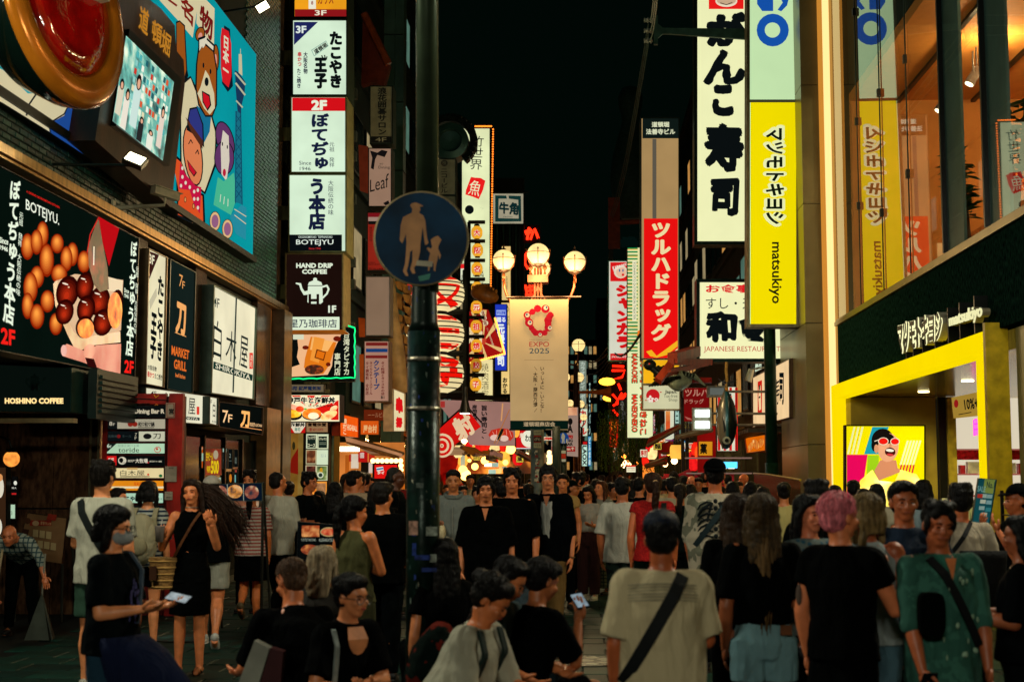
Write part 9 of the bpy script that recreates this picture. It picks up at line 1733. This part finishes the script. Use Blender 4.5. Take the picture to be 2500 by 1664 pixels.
def x40(c):
 w,h,u=c['w'],c['h'],c['u'];m=MB()
 for s in(1,-1):m.tube([w(h((s*.032+.028*math.cos(a),-.104,.0+.023*math.sin(a))))for a in[2*math.pi*i/14 for i in range(15)]],.002,5);m.tube([w(h((s*.058,-.1,.006))),w(h((s*.08,.0,.004)))],.0018,5)
 m.build('glasses',D('3a3430',.3,.5),c['e']);MB().prism([w(u(p))for p in((-.05,-.075,.515),(.05,-.075,.515),(.065,-.125,.46),(.055,-.135,.42),(.03,-.142,.385),(0,-.145,.375),(-.03,-.142,.385),(-.055,-.135,.42),(-.065,-.125,.46))],Matrix.Rotation(c['rz'],3,'Z')@Vector((0,-1,0)),0,.006).build('neckline',skinmat('a0704e'),c['e'])
 strap(c,(-.13,.5),(-.1,.05),'8a9490',.025,.03,True)
person(PX(822,7.9),7.9,1.66,face=42,seat=.44,label='seated woman with round glasses and tied hair in a black scoop top, arms folded',hair='bun',hairs=1.06,hairc='080707',top='060708',sleeve=.8,bottom='trousers',botc='0a0c0e',arms=(((.21,-.2,.62),(-.02,-.36,.64)),((-.24,-.18,.62),(.02,-.34,.58))),female=True,skin='a87250',q=.7,extra=x40,lean=16,head=(10,-2,0),build=1.08)
MB().ell((PX(845,7.5),7.4,.47),(.2,.12,.12),None,16,10).build('handbag',clothmat('6a7a70','camo','24342e',1.2),None,smooth=True,label='patterned pale handbag on the lap of the seated woman in round glasses',cat='bag')
MB().tube([(PX(865,7.4),7.35,.62),(PX(905,7.4),7.3,.56),(PX(945,7.4),7.25,.47),(PX(955,7.4),7.25,.42)],.012,8).build('bag_strap',D('8a9a94',.6),None,smooth=True,label='pale strap looping right from the patterned handbag',cat='strap')
person(PX(790,8.6),8.6,1.62,face=170,seat=.55,label='grey blond haired person sitting behind the woman in round glasses',hair='mid',hairc='8a7a60',top='2a2824',feat=False,skin='9a6040',hands=False,female=True)
person(PX(1085,9.0),9.0,1.66,face=200,seat=.56,label='dark figure with long black hair hunched right of the pole',hair='wave',hairc='060606',top='050606',feat=False,female=True,hands=False,bottom='trousers',botc='060708')
# 43 foreground woman with phone
def x43(c):
 w,u=c['w'],c['u'];p=w(u((0,.2,.2)));R=Matrix.Rotation(c['rz'],3,'Z')@Matrix.Rotation(math.radians(20),3,'X');b=empty('backpack',p,'dark red patterned backpack worn by the woman in the white linen shirt','backpack')
 m=MB();m.ell(p,(.15,.12,.22),R,18,12);o=m.build('pack',clothmat('1a2420','camo','5a1c14',.9),b,smooth=True);remesh(o,.014,2,.03,.08)
 for s in(1,-1):strap(c,(s*.11,.52),(s*.12,.25),'10221e',.045,.03,True)
 phone(who(c,'woman in the white linen shirt'),1,None,'2a3034')
person(PX(1100,7.3),7.3,1.66,face=66,seat=.50,label='sitting woman in a loose white linen shirt, hair tied up, head bowed over her phone',hair='bun',hairs=1.08,hairc='0a0908',top='a8a692',sleeve=1.12,fit=1.7,bottom='trousers',botc='10242a',arms=(((.19,-.28,.68),(.05,-.56,.64)),((-.2,-.22,.66),(-.07,-.54,.63))),female=True,skin='a06440',q=.7,extra=x43,lean=22,head=(6,26,0),build=1.12)
person(PX(1160,8.0),8.0,1.66,face=58,seat=.55,label='seated woman with long black hair and glasses looking down, next to the linen shirt woman',hair='wave',hairc='070606',top='3a5054',sleeve=.6,bottom='trousers',botc='14282e',arms=('knee','knee'),female=True,skin='a06844',q=.85,lean=22,head=(10,20,0),extra=lambda c:(lambda m:([m.tube([c['w'](c['h']((s*.032+.027*math.cos(a),-.104,.022*math.sin(a))))for a in[2*math.pi*i/12 for i in range(13)]],.002,5)for s in(1,-1)],m.build('glasses',D('3a3430',.3,.5),c['e'])))(MB()))
person(PX(1270,7.9),7.9,1.68,face=128,seat=.5,label='boy with black hair in a black tee sitting and holding up a lit phone',hair='short',hairs=1.05,hairc='080707',top='060708',sleeve=.9,bottom='shorts',botc='0c0e10',arms=('knee','chin'),skin='8a5838',q=.8,feat=False,lean=14,head=(0,14,0),extra=lambda c:phone(who(c,'sitting boy in the black tee'),-1,'b8d0e0','101418',20))
MB().box(PX(700,7.5)-.2,PX(1340,7.4)+.25,7.8,9.3,0,.36).build('stone_bench',D('1c221e',.7,0,.3,6,.3,50),None,label='low dark stone bench round the pole where people sit',cat='bench')
flush()
# ---- crowd: variants baked once, then copied one by one ----
protos=[]
for i,(hr,hc,tp,fc,fe)in enumerate((('short','0b0909','101216',180,False),('long','0c0a09','1c1a18',182,True),('mess','0b0909','14161a',175,False),('bob','0e0b0a','b8a880',178,True),('crop','100d0b','b0a890',185,False),('pony','120d0a','8a1c18',180,True),('mess','0a0909','0c0e12',5,False),('long','0c0a09','5a5648',-8,True),('short','0b0909','787058',10,False),('mid','1c120c','3a1512',20,True))):
 protos.append(person(0,60,1.68,face=fc,label='x',hair=hr,hairc=hc,top=tp,female=fe,q=1.7,hands=False,feat=fc<90,skin='9a6240',arms=('hang','hang'),legs='walk' if i%2 else 'stand'))
flush()
CR=[(1003,21),(1022,26),(1040,19),(1062,23),(1130,22),(1148,27),(1165,20),(1178,30),(1205,24),(1216,19),(1228,33),(1243,26),(1262,22),(1275,31),(1290,20),(1296,27),(1305,36),(1322,24),(1352,30),(1363,40),(1385,28),(1395,45),(1405,33),(1420,26),(1432,38),(1441,29),(1450,50),(1455,24),(1470,34),(1482,27),(1488,42),(1497,22),(1505,31),(1515,38),(1528,25),(1540,33),(1545,21),(1552,46),(1566,28),(1578,36),(1585,23),(1600,31),(1608,40),(1620,26),(1632,34),(1645,29),(1652,22),(1668,27),(1705,24),(1720,29),(1760,22),(1775,28),(1802,23),(1850,22),(1338,42),(1372,52),(1412,56),(1438,60),(1462,64),(1478,70),(1500,58),(1520,66),(1558,62),(1592,55),(1615,60),(848,21),(893,22),(905,26),(780,20),(880,19.5),(955,22),(975,25),(1090,29),(1110,33),(1250,44),(1315,50),(1345,60),(1425,78),(1455,84),(1490,88),(1535,80),(1385,72),(1225,16.8)]
rr=random.Random(11);adj={0:'dark haired man in a black top',1:'long haired woman in dark clothes',2:'man with tousled black hair',3:'woman with a bob and cream top',4:'man with cropped hair and pale top',5:'ponytailed woman in red',6:'man in black facing the camera',7:'woman in grey facing the camera',8:'man in a tan top facing the camera',9:'woman in maroon facing the camera'}
for i,(px_,Y)in enumerate(CR):
 j=rr.choice([0,0,1,1,2,3,4,5,6,7,8,9])if Y>19 else rr.choice([0,1,2,5]);pr=protos[j];X=PX(px_,Y);s=rr.uniform(.9,1.08)*(1.0 if Y<40 else 1.0);rzz=rr.uniform(-.35,.35)
 zone=['left of the near pole','just right of the near pole','below the sushi banner','by the sticker pole','below the lamp post','below the far lamps','below the neon column','below the willow','below the karaoke sign','below the red tall sign','by the right stalls'][sum(px_>v for v in(960,1120,1200,1290,1350,1420,1470,1520,1570,1650))]
 dist='front' if Y<22 else 'second rank' if Y<26 else 'mid crowd' if Y<32 else 'farther back' if Y<45 else 'far off'
 c=copy_tree(pr,(X,Y,0),rzz,f'{adj[j]}, {dist}, {zone}');c.scale=(s,s,s*rr.uniform(.97,1.04));c['group']='people in the crowd down the street'
for p in protos:
 for c in list(p.children):bpy.data.objects.remove(c)
 bpy.data.objects.remove(p)
print('script',time.time()-T0)
